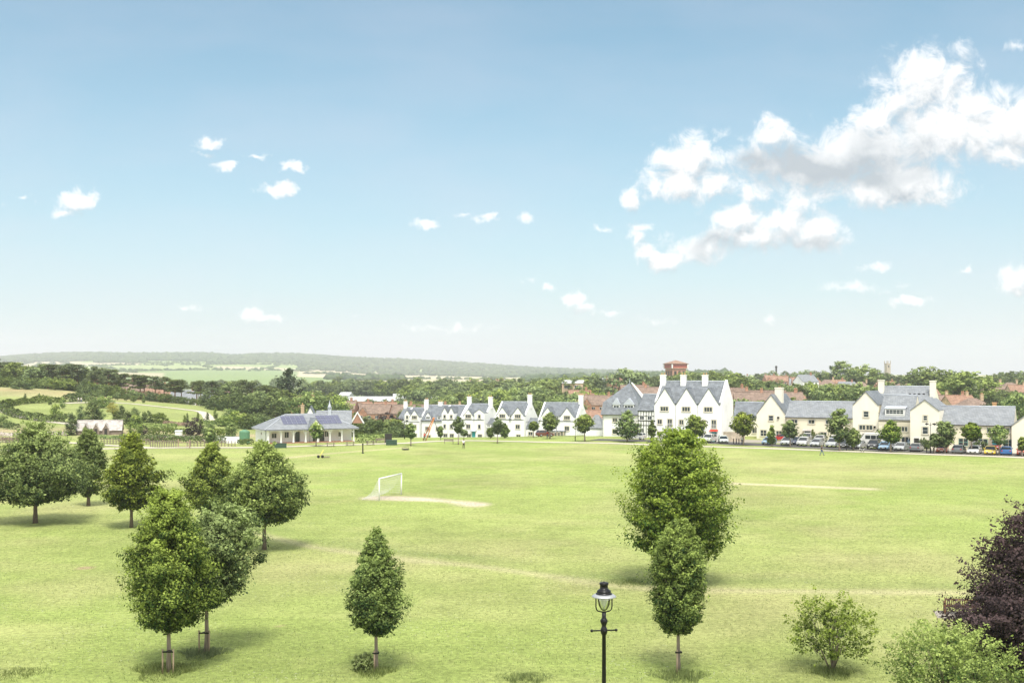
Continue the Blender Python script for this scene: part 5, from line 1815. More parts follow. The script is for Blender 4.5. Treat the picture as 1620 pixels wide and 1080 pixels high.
# --- brick houses of the town: four kinds, copied
def brick_house(kind):
    spec = {
        'pair': (12, 8, 5.2, 8.6, M['brick'], M['clay_brown']),
        'terrace': (22, 8, 5.2, 8.4, M['brick'], M['clay_brown']),
        'buff': (9, 8, 5.2, 8.4, M['buff_brick'], M['clay']),
        'white': (10, 8, 5.0, 8.2, M['white_render'], M['slate_light']),
        'hip': (10, 9, 5.2, 8.4, M['buff_brick'], M['clay_brown']),
        'red': (9, 8, 5.2, 8.8, M['brick'], M['clay']),
    }[kind]
    L, D, e_, r_, wm, rm = spec
    h = House('brick_house' if kind not in ('white', 'hip') else 'town_house', (0, 0, 0), 0, 'x', 'house')
    if kind == 'hip':
        h.wall.box(-L / 2, L / 2, 0, D, -3, e_, wm)
        h.hip(-L / 2 - .4, L / 2 + .4, -.4, D + .4, e_, r_, rm, 4.0)
    else:
        h.body(-L / 2, L / 2, 0, D, -3, e_, r_, wm, rm)
    if kind in ('pair', 'red'):
        h.front_gable(-L / 2 + .3, -L / 2 + 3.9, -3, e_, e_ + 2.3, -.6, wm, rm, (0, D, e_, r_))
    n = max(3, int(L / 3))
    for i in range(n):
        x = -L / 2 + L * (i + .5) / n
        h.window(x, -.02 if not (kind in ('pair', 'red') and x < -L / 2 + 3.9) else -.62, 3.4, 1.3, 1.1, 2)
        if i % 2 == 0:
            h.window(x, -.02 if not (kind in ('pair', 'red') and x < -L / 2 + 3.9) else -.62, .9, 1.5, 1.2, 2)
        else:
            h.door(x, -.02 if not (kind in ('pair', 'red') and x < -L / 2 + 3.9) else -.62, 0, .95, 2.0, M['white_paint'])
    for i in range(max(1, int(L / 9))):
        h.chimney(-L / 2 + L * (i + .82) / max(1, int(L / 9)), D / 2, r_ - .8, r_ + 1.2, .9, .6, wm if wm is not M['white_render'] else M['brick'])
    return h.done()

KINDS_H = {k: None for k in ('pair', 'terrace', 'buff', 'white', 'hip', 'red')}
KDESC = {'pair': 'red brick pair of houses with brown roof', 'terrace': 'long red brick terrace with brown roof', 'buff': 'buff brick house with clay roof',
         'white': 'white walled house with grey roof', 'hip': 'buff house with brown hipped roof', 'red': 'red brick house with clay roof'}
# (photo column, depth in m, row of the roof ridge, kind, turn in degrees, where it stands, for its label)
TOWN = [
    (1175, 395, 614.5, 'pair', 35, 'just right of the townhouse end wall'), (1192, 372, 618.0, 'terrace', -8, 'above the low slate link'), (1216, 365, 620.5, 'terrace', -8, 'behind the square cream chimney'),
    (1243, 372, 622.0, 'pair', -8, 'right of the square cream chimney'), (1262, 400, 632, 'buff', 10, 'peeping over the left end of the long slate roof'),
    (1222, 800, 594.5, 'red', 10, 'below the thin dark mast'), (1236, 780, 595.5, 'red', -20, 'second right of the thin dark mast'), (1250, 790, 598, 'white', 20, 'between two red brick houses on the rise'), (1264, 760, 597.5, 'red', -10, 'left of the large white gabled house'),
    (1283, 560, 592.5, 'white', 25, 'large and pale on the rise below the skyline trees'), (1310, 600, 600, 'hip', -10, 'left of the yellow tree'), (1296, 640, 602.5, 'red', 30, 'right of the large white gabled house'),
    (1328, 640, 602, 'red', 0, 'below the tallest skyline tree'), (1345, 620, 603.5, 'white', 12, 'right of the tallest skyline tree'), (1362, 620, 603.5, 'hip', -15, 'above the left cream chimney'),
    (1388, 700, 602.5, 'red', 10, 'left of the church tower foot'), (1404, 680, 604, 'red', -15, 'directly below the church tower'), (1432, 620, 606, 'hip', 8, 'between church tower and dark trees'), (1446, 560, 607.5, 'hip', -15, 'left of the rear cream chimney'),
    (1478, 380, 617.5, 'red', 20, 'behind the rear cream chimney'), (1493, 372, 624.5, 'hip', 5, 'above the right slate roof, left'), (1505, 350, 626.5, 'pair', -15, 'left of the dormered roof'), (1528, 345, 625.5, 'buff', 10, 'with pale dormered roof below the biggest round tree'),
    (1553, 330, 629.5, 'hip', 12, 'at the foot of the biggest round tree'), (1580, 520, 604.5, 'hip', 5, 'on the rise near the right edge'), (1603, 530, 604.5, 'hip', -5, 'nearest the right edge on the rise'), (1616, 500, 609, 'buff', 0, 'cut by the right edge on the rise'),
    (1130, 900, 592.5, 'terrace', 0, 'long under the skyline right of the water tower'), (1155, 1000, 592, 'white', 0, 'on the skyline above the white end wall'), (1180, 850, 593.5, 'white', 15, 'on the skyline above the link roof'), (1205, 900, 593, 'white', -10, 'on the skyline left of the mast'),
    (1030, 430, 612.5, 'terrace', -4, 'behind the timbered house'), (1008, 450, 610, 'pair', 10, 'right of the slate spire tip'),
    (933, 430, 624.5, 'red', 30, 'left behind the tall slate roof'), (945, 415, 626.5, 'pair', -12, 'touching the left of the tall slate roof'), (920, 450, 619, 'red', 10, 'beyond the terrace end chimney'), (936, 340, 650, 'buff', -15, 'with brown roof just above the small hipped annexe'),
    (957, 620, 597.5, 'white', 25, 'in the trees left of the big round oak'), (973, 600, 600, 'red', 0, 'under the big round oak'), (750, 1150, 601, 'buff', 0, 'far off above the terrace trees'), (775, 1350, 600, 'white', 20, 'far off left of centre'), (790, 1250, 599.5, 'red', -10, 'far off near the middle of the photo'),
    (476, 420, 628.5, 'red', -20, 'behind the left slope of the pavilion roof'), (492, 400, 630, 'pair', 20, 'above the pavilion ridge'), (515, 420, 634, 'terrace', -6, 'behind the white steep gable'), (548, 430, 638.5, 'pair', 12, 'behind the spirelet'),
    (590, 420, 640.5, 'pair', -10, 'left of the black framed end house'), (612, 440, 638, 'red', 15, 'near the left terrace end'), (575, 460, 637.5, 'red', 20, 'below the blue warehouse'),
    (655, 420, 640.5, 'terrace', -6, 'behind the left chimneys of the white terrace'), (690, 430, 641.5, 'pair', 8, 'behind the broad slate roof'), (715, 440, 640.5, 'buff', 0, 'behind the narrow gables'),
    (150, 470, 598.5, 'buff', 15, 'gleaming between the left pines'), (188, 455, 603, 'pair', -18, 'between two groups of pines'), (215, 450, 605.5, 'terrace', 6, 'under the flat topped pines'), (243, 440, 611, 'buff', -10, 'right under the flat topped pines'),
    (262, 430, 614.5, 'red', 20, 'low among the pines'), (290, 430, 619, 'white', 10, 'low at the right end of the flat topped pines'), (318, 440, 618, 'white', -8, 'half hidden right of the flat topped pines'), (340, 450, 620, 'pair', 14, 'half hidden among trees above the meadow path'), (90, 480, 594, 'red', 10, 'deep in the left trees'),
]
def town():
    pos = []
    for i, (px, d, yr, kind, turn, where) in enumerate(TOWN):
        first = KINDS_H[kind] is None
        if first:
            KINDS_H[kind] = brick_house(kind)
            o = KINDS_H[kind]
        else:
            o = copy_tree(KINDS_H[kind])
        x = wx(px, d)
        rh = 8.5
        zt = wz(yr, d)
        s = 1.0
        g = tz(x, d)
        zb = zt - rh
        # stand on the ground where the slope allows, else let the footing show as a taller wall
        o.location = (x, d, max(zb, g - 2.5) if zb < g - 2.5 else zb)
        o.rotation_euler = (0, 0, math.radians(turn))
        o['label'] = KDESC[kind] + ' ' + where
        o['group'] = 'houses of the town beyond'
town()

# --- water tower and church tower
def water_tower():
    d = 900
    x = wx(1069, d); zb = tz(x, d)
    e = empty('water_tower', (x, d, zb), math.radians(20))
    tag(e, 'red brick water tower with a low pyramid roof above the skyline trees', 'water tower')
    H = wz(583, d) - zb
    mb = MB()
    mb.box(-6.2, 6.2, -6.2, 6.2, -2, H, M['brick'])
    for s in range(4):
        for k in (-1, 0, 1):
            pass
    mb.build('tower_shaft', e)
    a = MB()
    for k in (-1, 0, 1):
        a.box(k * 3.7 - 1, k * 3.7 + 1, -6.3, -6.19, H - 9, H - 2, M['black_timber'])
        a.box(6.19, 6.3, k * 3.7 - 1, k * 3.7 + 1, H - 9, H - 2, M['black_timber'])
        a.box(-6.3, -6.19, k * 3.7 - 1, k * 3.7 + 1, H - 9, H - 2, M['black_timber'])
    a.build('arched_recess', e)
    t = MB(); RT = mat('red_tank', (0.36, 0.10, 0.07), 0.7, 0.1, .5)
    t.box(-7, 7, -7, 7, H, H + .4, M['buff_brick']); t.box(-6.6, 6.6, -6.6, 6.6, H + .4, H + 4.0, RT)
    t.build('tank', e)
    c = MB()
    for sx in (-1, 1):
        for sy in (-1, 1):
            c.box(sx * 7 - .45, sx * 7 + .45, sy * 7 - .45, sy * 7 + .45, H + .4, H + 4.0, M['white_paint'])
    c.build('corner_post', e)
    r = MB()
    for q in ([(-7.8, -7.8), (7.8, -7.8)], [(7.8, -7.8), (7.8, 7.8)], [(7.8, 7.8), (-7.8, 7.8)], [(-7.8, 7.8), (-7.8, -7.8)]):
        r.slab([(*q[0], H + 4.0), (*q[1], H + 4.0), (0, 0, H + 7.0)], .25, M['clay'])
    r.build('roof', e)
water_tower()
def church_tower():
    d = 1500
    x = wx(1404, d); zb = tz(x, d)
    e = empty('church_tower', (x, d, zb), math.radians(15))
    tag(e, 'square stone church tower with corner pinnacles on the right skyline', 'church tower')
    H = wz(575, d) - zb
    mb = MB(); mb.box(-2.9, 2.9, -2.9, 2.9, -2, H, M['stone']); mb.box(-3.1, 3.1, -3.1, 3.1, H - .5, H + .4, M['stone']); mb.build('tower', e)
    for sx in (-1, 1):
        for sy in (-1, 1):
            p = MB(); p.box(sx * 2.7 - .4, sx * 2.7 + .4, sy * 2.7 - .4, sy * 2.7 + .4, H + .4, H + 2.6, M['stone']); p.lathe([(.7, 0), (.4, 1.0), (.05, 2.0)], 6, M['stone'], (sx * 2.7, sy * 2.7, H + 2.6)); p.build('pinnacle', e)
    w = MB(); w.box(-.9, .9, -2.96, -2.89, H - 5.5, H - 2, M['black_timber']); w.build('belfry_opening', e)
church_tower()
def mast():
    d = 1000; x = wx(1228, d); zb = tz(x, d)
    mb = MB(); H = wz(578.5, d) - zb
    mb.tube([(0, 0, -1), (0, 0, H)], [.9, .8], 8, M['black_timber'])
    mb.lathe([(.8, 0), (1.1, .5), (1.1, 1.5), (.6, 2)], 8, M['black_timber'], (0, 0, H - 2))
    tag(mb.build('chimney_stack', None, (x, d, zb)), 'thin dark stack rising above the skyline trees right of centre', 'stack')
mast()
# ---------------------------------------------------------------- trees of the middle distance: one mesh of a kind, copied
def unit_tree(name, kind, seed):
    """a tree 10 m tall, trunk and crown in one mesh (too small in the photograph to show its parts)"""
    rng = np.random.default_rng(seed)
    mb = MB()
    if kind == 'broad':
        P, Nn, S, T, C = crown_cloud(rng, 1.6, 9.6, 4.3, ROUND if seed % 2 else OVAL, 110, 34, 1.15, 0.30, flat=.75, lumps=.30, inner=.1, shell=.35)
        mb.tube([(0, 0, -1.5), (0, 0, 2), (.1, .1, 6)], [.35, .25, .08], 7, M['bark'])
        leaf = 'broad'
    elif kind == 'pine':
        PP = []
        for k in range(26):       # flat plates of needles on a bare trunk
            h = 0.52 + 0.48 * rng.random()
            a = rng.random() * 6.28
            r = (1.0 - (h - .55) * 1.1) * 3.6 * rng.random() ** .6
            PP.append((r * math.cos(a), r * math.sin(a), h * 9.6))
            mb.tube([(0, 0, h * 8.6), (r * .6 * math.cos(a), r * .6 * math.sin(a), h * 9.3), PP[-1]], [.07, .05, .02], 4, M['bark_pine'])
        C = np.array(PP)
        n = len(C); per = 95
        q = rng.normal(size=(n, per, 3)); q /= np.linalg.norm(q, axis=2)[..., None]
        ql = q * rng.random((n, per, 1)) ** .4 * np.array([1.45, 1.45, .42])
        P = (C[:, None] + ql).reshape(-1, 3)
        Nn = (q * .5 + np.array([0, 0, .7]) + rng.normal(size=q.shape) * .3).reshape(-1, 3)
        Nn /= np.linalg.norm(Nn, axis=1)[:, None]
        S = .24 * (.6 + .8 * rng.random(len(P)))
        T = np.clip(.4 + .25 * rng.normal(size=len(P)) + .3 * q[..., 2].reshape(-1), 0, 1)
        mb.tube([(0, 0, -1.5), (.1, 0, 4), (0, 0, 9)], [.26, .2, .08], 7, M['bark_pine'])
        leaf = 'pine'
    elif kind == 'cypress':
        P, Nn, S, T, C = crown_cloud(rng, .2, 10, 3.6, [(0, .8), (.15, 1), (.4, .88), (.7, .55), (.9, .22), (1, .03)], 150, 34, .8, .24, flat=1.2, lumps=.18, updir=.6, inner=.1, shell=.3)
        mb.tube([(0, 0, -1), (0, 0, 6)], [.3, .1], 6, M['bark'])
        leaf = 'cypress'
    elif kind == 'cone':
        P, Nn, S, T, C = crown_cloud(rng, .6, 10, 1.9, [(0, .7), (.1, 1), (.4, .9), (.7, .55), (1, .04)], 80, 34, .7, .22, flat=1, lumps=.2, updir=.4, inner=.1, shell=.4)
        mb.tube([(0, 0, -1), (0, 0, 6)], [.16, .06], 6, M['bark'])
        leaf = 'broad'
    elif kind == 'bush':
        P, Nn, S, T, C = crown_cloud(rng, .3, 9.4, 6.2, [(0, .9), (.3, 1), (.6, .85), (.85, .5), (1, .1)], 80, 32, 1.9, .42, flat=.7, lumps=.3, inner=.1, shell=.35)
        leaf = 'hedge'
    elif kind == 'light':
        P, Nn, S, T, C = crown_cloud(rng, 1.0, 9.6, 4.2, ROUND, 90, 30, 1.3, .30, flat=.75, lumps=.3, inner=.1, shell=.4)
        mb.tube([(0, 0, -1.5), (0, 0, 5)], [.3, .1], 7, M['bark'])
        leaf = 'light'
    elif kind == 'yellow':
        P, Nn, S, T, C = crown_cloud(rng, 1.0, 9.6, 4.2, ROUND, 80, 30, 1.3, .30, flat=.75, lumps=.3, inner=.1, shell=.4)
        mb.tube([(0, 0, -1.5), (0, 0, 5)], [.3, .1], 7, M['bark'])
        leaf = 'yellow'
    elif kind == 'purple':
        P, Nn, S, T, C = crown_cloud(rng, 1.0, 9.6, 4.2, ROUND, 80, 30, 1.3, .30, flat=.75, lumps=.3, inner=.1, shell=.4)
        mb.tube([(0, 0, -1.5), (0, 0, 5)], [.3, .1], 7, M['bark'])
        leaf = 'purple'
    return foliage_mesh(name, P, Nn, S, T, LEAF[leaf], rng, mb)

KINDN = {'broad': 'broadleaf_tree', 'pine': 'pine_tree', 'cypress': 'cypress_tree', 'cone': 'conical_tree', 'bush': 'bush', 'light': 'pale_tree', 'yellow': 'yellow_tree', 'purple': 'purple_tree'}
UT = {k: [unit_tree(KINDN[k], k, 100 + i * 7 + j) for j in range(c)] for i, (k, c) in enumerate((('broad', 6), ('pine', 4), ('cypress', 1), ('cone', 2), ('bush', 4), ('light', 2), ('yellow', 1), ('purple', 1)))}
KW = {'broad': 'green broadleaf tree', 'pine': 'dark flat topped pine', 'cypress': 'very dark cypress', 'cone': 'small conical tree', 'bush': 'rounded green bush', 'light': 'pale green tree', 'yellow': 'yellow green tree', 'purple': 'purple leaved tree'}
ORD = ['first', 'second', 'third', 'fourth', 'fifth', 'sixth', 'seventh', 'eighth', 'ninth', 'tenth', 'eleventh', 'twelfth', 'thirteenth', 'fourteenth', 'fifteenth', 'sixteenth', 'seventeenth', 'eighteenth', 'nineteenth', 'twentieth']
TR = np.random.default_rng(77)
ALLT = []

def put(kind, px, d, top_y=None, h=None, wide=1.0, sink=0.3, label=None, group=None):
    x = wx(px, d); g = tz(x, d)
    if h is None:
        h = max(2.0, (wz(top_y, d) - g))
    me = UT[kind][int(TR.integers(len(UT[kind])))]
    o = link(KINDN[kind], me, None, (x, d, g - sink), TR.random() * 6.28)
    o.scale = (h / 10 * wide, h / 10 * wide, h / 10)
    o['category'] = 'bush' if kind == 'bush' else 'tree'
    if label: o['label'] = label if len(label.split()) > 3 else label + ' on the meadow'
    if group: o['group'] = group
    ALLT.append((o, kind, px, d))
    return o

def belt(kinds, px0, px1, d0, d1, n, top, hmin, hmax, where, wide=(.85, 1.25), jit=2.0):
    """n trees spread over a strip of ground; top = rows of the tree line at columns"""
    spots = []
    for i in range(n):
        px = px0 + (px1 - px0) * (i + TR.uniform(.1, .9)) / n
        d = TR.uniform(d0, d1)
        spots.append((px, d))
    spots.sort()
    names = {}
    for i, (px, d) in enumerate(spots):
        k = kinds[int(TR.integers(len(kinds)))]
        g = tz(wx(px, d), d)
        ty = np.interp(px, top[0], top[1]) + TR.normal() * jit
        h = min(max(wz(ty, d) - g, hmin), hmax)
        names.setdefault(k, []).append(put(k, px, d, h=h, wide=TR.uniform(*wide)))
    for k, os_ in names.items():
        for j, o in enumerate(os_):
            if len(os_) == 1:
                o['label'] = KW[k] + ' ' + where
            else:
                o['label'] = '%s %s from left %s' % (ORD[min(j, 19)], {'broad': 'broadleaf tree', 'pine': 'dark pine', 'bush': 'bush', 'light': 'pale tree', 'cone': 'conical tree'}.get(k, KW[k]), where)
            o['group'] = 'trees ' + where

# skyline pines and wood at the far left
belt(['pine', 'broad', 'pine'], -60, 175, 395, 440, 17, ([-60, 0, 60, 120, 175], [562, 568, 573, 576, 582]), 7, 18, 'on the left skyline', jit=3)
belt(['broad'], -40, 170, 425, 480, 9, ([-40, 170], [572, 584]), 7, 17, 'behind the left skyline pines')
belt(['broad', 'bush'], -20, 150, 372, 392, 12, ([-20, 60, 150], [588, 594, 600]), 3, 8, 'below the left skyline pines', jit=2)
belt(['pine'], 150, 330, 400, 425, 12, ([150, 200, 250, 300, 330], [578, 590, 593, 597, 603]), 9, 17, 'above the hidden red roofs', jit=2)
belt(['broad', 'bush', 'bush'], 130, 345, 366, 384, 20, ([130, 200, 260, 345], [604, 610, 622, 634]), 3, 8, 'behind the loop of the meadow path')
belt(['pine', 'broad', 'pine'], 330, 440, 385, 430, 10, ([330, 360, 400, 440], [598, 598, 602, 612]), 8, 17, 'left of the dark cypress')
belt(['broad', 'bush'], 325, 440, 345, 380, 11, ([325, 380, 440], [622, 622, 634]), 4, 10, 'left behind the pavilion roof')
put('cypress', 456, 430, 584, wide=1.15, label='large very dark cypress standing above the pavilion and its neighbours', group=None)
put('cone', 433, 345, 612, wide=1.5, label='dark conical tree left of the cypress foot, above the pavilion')
put('cone', 420, 352, 620, wide=1.4, label='lower conical tree just left of the dark conical one')
belt(['broad'], 398, 452, 350, 400, 5, ([398, 452], [618, 618]), 5, 12, 'in front of the dark cypress', jit=4)
belt(['broad', 'broad', 'light'], 470, 545, 330, 470, 7, ([470, 500, 545], [612, 616, 622]), 5, 12, 'between the cypress and the blue warehouse')
put('light', 533, 400, 623, wide=1.1, label='pale yellow green round tree above the spirelet')
put('pine', 436, 300, 648, wide=1.1, label='small dark pine left behind the pavilion roof')
belt(['bush', 'broad', 'light'], 322, 420, 262, 300, 14, ([322, 360, 420], [668, 655, 652]), 1.5, 5.5, 'beyond the green water tank', wide=(1, 1.5))
belt(['broad', 'bush'], 545, 632, 262, 300, 12, ([545, 590, 632], [668, 658, 662]), 3, 8, 'right behind the pavilion')
belt(['bush'], 560, 628, 246, 256, 7, ([560, 628], [682, 684]), 1.5, 3, 'in front of the trees right of the pavilion', wide=(1, 1.4))
put('purple', 617, 310, 648, wide=1.1, label='dark reddish round tree left of the white terrace')
# the big belt behind the white terrace
TL = ([460, 500, 560, 620, 660, 700, 760, 800, 850, 900, 960, 1000, 1060, 1120, 1180, 1240, 1300], [604, 604, 600, 600, 598, 598, 599, 597, 592, 590, 592, 594, 590, 588, 590, 590, 590])
belt(['broad'], 480, 640, 860, 1000, 20, TL, 8, 17, 'in the far valley above the warehouses')
belt(['broad'], 630, 830, 820, 960, 20, TL, 8, 18, 'on the wooded rise above the terrace, back row')
belt(['broad'], 640, 830, 620, 760, 20, ([640, 700, 760, 830], [612, 607, 606, 600]), 8, 16, 'on the wooded rise above the terrace, middle row', jit=3)
belt(['broad', 'broad', 'broad', 'light'], 690, 870, 470, 580, 19, ([690, 760, 800, 870], [622, 618, 612, 606]), 7, 15, 'just above the terrace roofs', jit=3)
belt(['broad'], 835, 960, 560, 700, 15, ([835, 880, 960], [588, 592, 594]), 8, 17, 'between the terrace and the big round oak', jit=3)
belt(['broad', 'light'], 850, 960, 400, 480, 12, ([850, 900, 960], [615, 613, 618]), 5, 12, 'around the red houses beyond the terrace', jit=4)
belt(['broad', 'bush'], 800, 950, 340, 380, 9, ([800, 870, 950], [640, 635, 650]), 4, 9, 'peeping between terrace roofs', jit=3)
belt(['broad', 'bush'], 640, 790, 380, 420, 8, ([640, 790], [634, 630]), 5, 10, 'behind the terrace chimneys', jit=3)
belt(['broad'], 560, 690, 480, 560, 9, ([560, 690], [632, 628]), 4, 10, 'low between the warehouses')
put('broad', 994, 560, 576.5, wide=1.18, label='big round oak standing out above the slate spire', group=None)
put('broad', 938, 640, 588, wide=1, label='tall tree with a narrow top left of the big round oak')
belt(['broad'], 1052, 1100, 640, 720, 4, ([1052, 1100], [594, 588]), 10, 20, 'at the foot of the water tower', jit=1)
belt(['broad'], 1008, 1050, 560, 640, 4, ([1008, 1050], [590, 592]), 6, 14, 'between the big oak and the water tower')
belt(['broad'], 1070, 1170, 560, 700, 12, ([1070, 1100, 1130, 1170], [588, 585, 586, 590]), 8, 18, 'behind the townhouse chimneys', jit=1.5)
belt(['broad', 'broad', 'bush'], 1150, 1240, 440, 560, 12, ([1150, 1180, 1240], [600, 594, 604]), 6, 13, 'behind the red terraces', jit=3)
belt(['broad', 'light', 'broad'], 1165, 1245, 345, 356, 7, ([1165, 1245], [628, 632]), 3, 7, 'in gardens of the red terraces', jit=2)
belt(['broad', 'broad', 'light'], 1238, 1350, 400, 520, 20, ([1238, 1270, 1310, 1350], [612, 606, 608, 606]), 6, 14, 'above the long slate roof', jit=4)
belt(['broad'], 1180, 1320, 850, 1000, 12, ([1180, 1210, 1240, 1280, 1320], [590, 586, 588, 585, 592]), 7, 16, 'on the skyline around the thin stack', jit=1.5)
put('yellow', 1338, 470, 608, wide=1.2, label='bright yellow green tree left of the tall cream gable')
put('light', 1302, 420, 620, wide=1.2, label='pale whitish green round tree above the long slate roof')
put('purple', 1268, 430, 614, wide=1.3, label='dark purple tree above the long slate roof')
put('light', 1308, 380, 628, wide=1.2, label='low pale round tree touching the long slate roof')
put('broad', 1330, 700, 570, wide=1.3, label='tallest tree of the right skyline, left of the church tower')
put('broad', 1364, 690, 575, wide=1.3, label='round skyline tree between the tallest tree and the church tower')
put('broad', 1383, 720, 582, wide=.7, label='lower skyline tree touching the church tower on its left')
belt(['broad'], 1395, 1440, 760, 900, 5, ([1395, 1440], [590, 592]), 6, 14, 'right of the church tower', jit=1.5)
for (px, d, ty, w, lab) in ((1456, 560, 579, 1.2, 'dark skyline tree at the left of the big clump by the right edge'), (1482, 540, 577, 1.25, 'broad dark tree in the middle of the right skyline clump'), (1506, 560, 583, 1.0, 'dark tree left of the biggest round tree'),
                             (1498, 450, 600, 1.0, 'lower tree in front of the right skyline clump')):
    put('broad', px, d, ty, wide=w, label=lab)
put('broad', 1532, 430, 585, wide=1.45, label='biggest round tree at the right, mid green, above the pale hipped roof')
put('broad', 1516, 440, 592, wide=.9, label='tree merging with the left of the biggest round tree')
belt(['broad'], 1565, 1640, 640, 760, 9, ([1565, 1590, 1640], [590, 586, 588]), 6, 14, 'on the skyline at the right edge', jit=1.5)
belt(['broad', 'bush'], 1560, 1622, 430, 500, 9, ([1560, 1622], [616, 618]), 4, 9, 'below the rise houses at the right edge')
put('light', 1612, 300, 618, wide=1.1, label='pale green tree above the slate roof at the right edge')
put('light', 1600, 310, 625, wide=1.1, label='lower pale green tree left of the right edge one')
put('purple', 1578, 330, 632, wide=1.6, label='low reddish tree behind the right slate roof')
put('bush', 1565, 300, 634, wide=1.3, label='bush behind the ridge of the right slate roof')
belt(['broad'], 1340, 1480, 380, 470, 14, ([1340, 1400, 1480], [606, 608, 612]), 5, 12, 'behind the rear cream roofs', jit=4)
belt(['broad', 'bush'], 1240, 1345, 300, 345, 9, ([1240, 1345], [626, 628]), 3, 8, 'just behind the long slate roof')
# scattered trees on the fields beyond
belt(['broad'], 190, 480, 1150, 1350, 13, ([190, 480], [600, 604]), 8, 16, 'single in the fields beyond the pines', jit=3)
belt(['broad'], 430, 700, 1250, 1500, 14, ([430, 700], [599, 601]), 8, 16, 'far off beyond the warehouses', jit=2)
belt(['broad'], 840, 1010, 900, 1100, 10, ([840, 1010], [594, 592]), 8, 16, 'far off behind the big round oak', jit=2)

belt(['pine', 'broad'], -420, -62, 390, 450, 18, ([-420, -60], [566, 563]), 7, 16, 'further along the left skyline ridge', jit=3)
belt(['broad'], 1645, 1900, 440, 640, 14, ([1645, 1900], [590, 588]), 7, 14, 'further right on the rise', jit=3)
# small trees and shrubs on the left meadow
for (px, py, h, k, w, lab) in (
    (40, 637, 3.0, 'cone', 1, 'small dark tree on the straw coloured slope'), (79, 640, 2.6, 'cone', 1.1, 'small tree right of it on the straw coloured slope'), (62, 634, 2.6, 'cone', .9, 'thin young tree high on the straw slope'),
    (88, 666, 4.5, 'light', .7, 'thin pale young tree on the green round'), (99, 646, 3.6, 'light', .5, 'thin young tree near the two walkers'), (163, 645, 3.6, 'light', 1.1, 'pale young tree inside the path loop'),
    (173, 642, 3.2, 'light', 1, 'second pale young tree inside the path loop'), (186, 633, 2.8, 'broad', .8, 'small tree on the outer path'), (200, 634, 2.6, 'broad', .8, 'small round tree on the outer path'), (211, 636, 2.6, 'broad', .8, 'small tree on the outer path edge'), (227, 637, 2.6, 'cone', 1, 'small tree by the outer path, near the hedge'),
    (129, 664, 4.0, 'cone', 1.5, 'oval young tree above the gablet building'), (146, 667, 5.6, 'cone', 1.6, 'tallest young tree above the gablet building'), (158, 666, 3.2, 'light', 1, 'pale bush beside the tallest young tree'), (178, 655, 3.4, 'yellow', 1, 'yellowish young tree behind the path lawn'),
    (192, 661, 3.6, 'cone', 1.5, 'dark oval tree right above the gablet building'), (184, 667, 3.0, 'cone', 1.6, 'dark young tree left of the oval one'), (201, 671, 3.6, 'cone', 1.7, 'dark bushy young tree right of the gablet building'), (213, 669, 4.2, 'cone', 1.5, 'pointed bushy tree right of the gablet building'),
    (233, 668, 3.2, 'bush', .8, 'round grey green bush on the lawn'), (252, 669, 3.0, 'bush', 1.0, 'wider grey green bush on the lawn'), (292, 669, 2.4, 'cone', .9, 'slim young conifer'), (296, 668, 2.8, 'cone', .7, 'taller slim young conifer'),
    (313, 667, 2.8, 'cone', .8, 'slim dark tree beside the meadow path'), (328, 664, 2.4, 'cone', 1, 'dark young tree by the path bend'), (341, 662, 3.4, 'cone', .9, 'dark upright tree right of the path bend'), (113, 688, 5.2, 'cone', 1.3, 'dark tree at the left end of the gablet building'),
    (5, 676, 3.2, 'light', 1, 'pale bush at the left edge of the meadow'), (306, 692, 4.6, 'purple', .85, 'purple tree among the pale garden beds'), (226, 688, 2.6, 'purple', .8, 'small purple bush right of the gablet building'), (215, 690, 5.0, 'light', .8, 'thin pale tree in front of the gablet building end'),
    (331, 700, 3.8, 'broad', .7, 'thin tree by the garden fence'), (318, 681, 3.0, 'cone', .9, 'slim tree behind the purple one'), (366, 690, 3.2, 'light', 1.0, 'pale tree left of the green water tank'), (362, 668, 4.0, 'light', 1, 'pale willow like tree beyond the garden'), (372, 674, 4.2, 'light', .9, 'second pale willow like tree beyond the garden')):
    x, y, z = ground_at(px, py, 215)
    put(k, px, y, h=h, wide=w, sink=.1, label=lab, group='young trees on the left meadow')

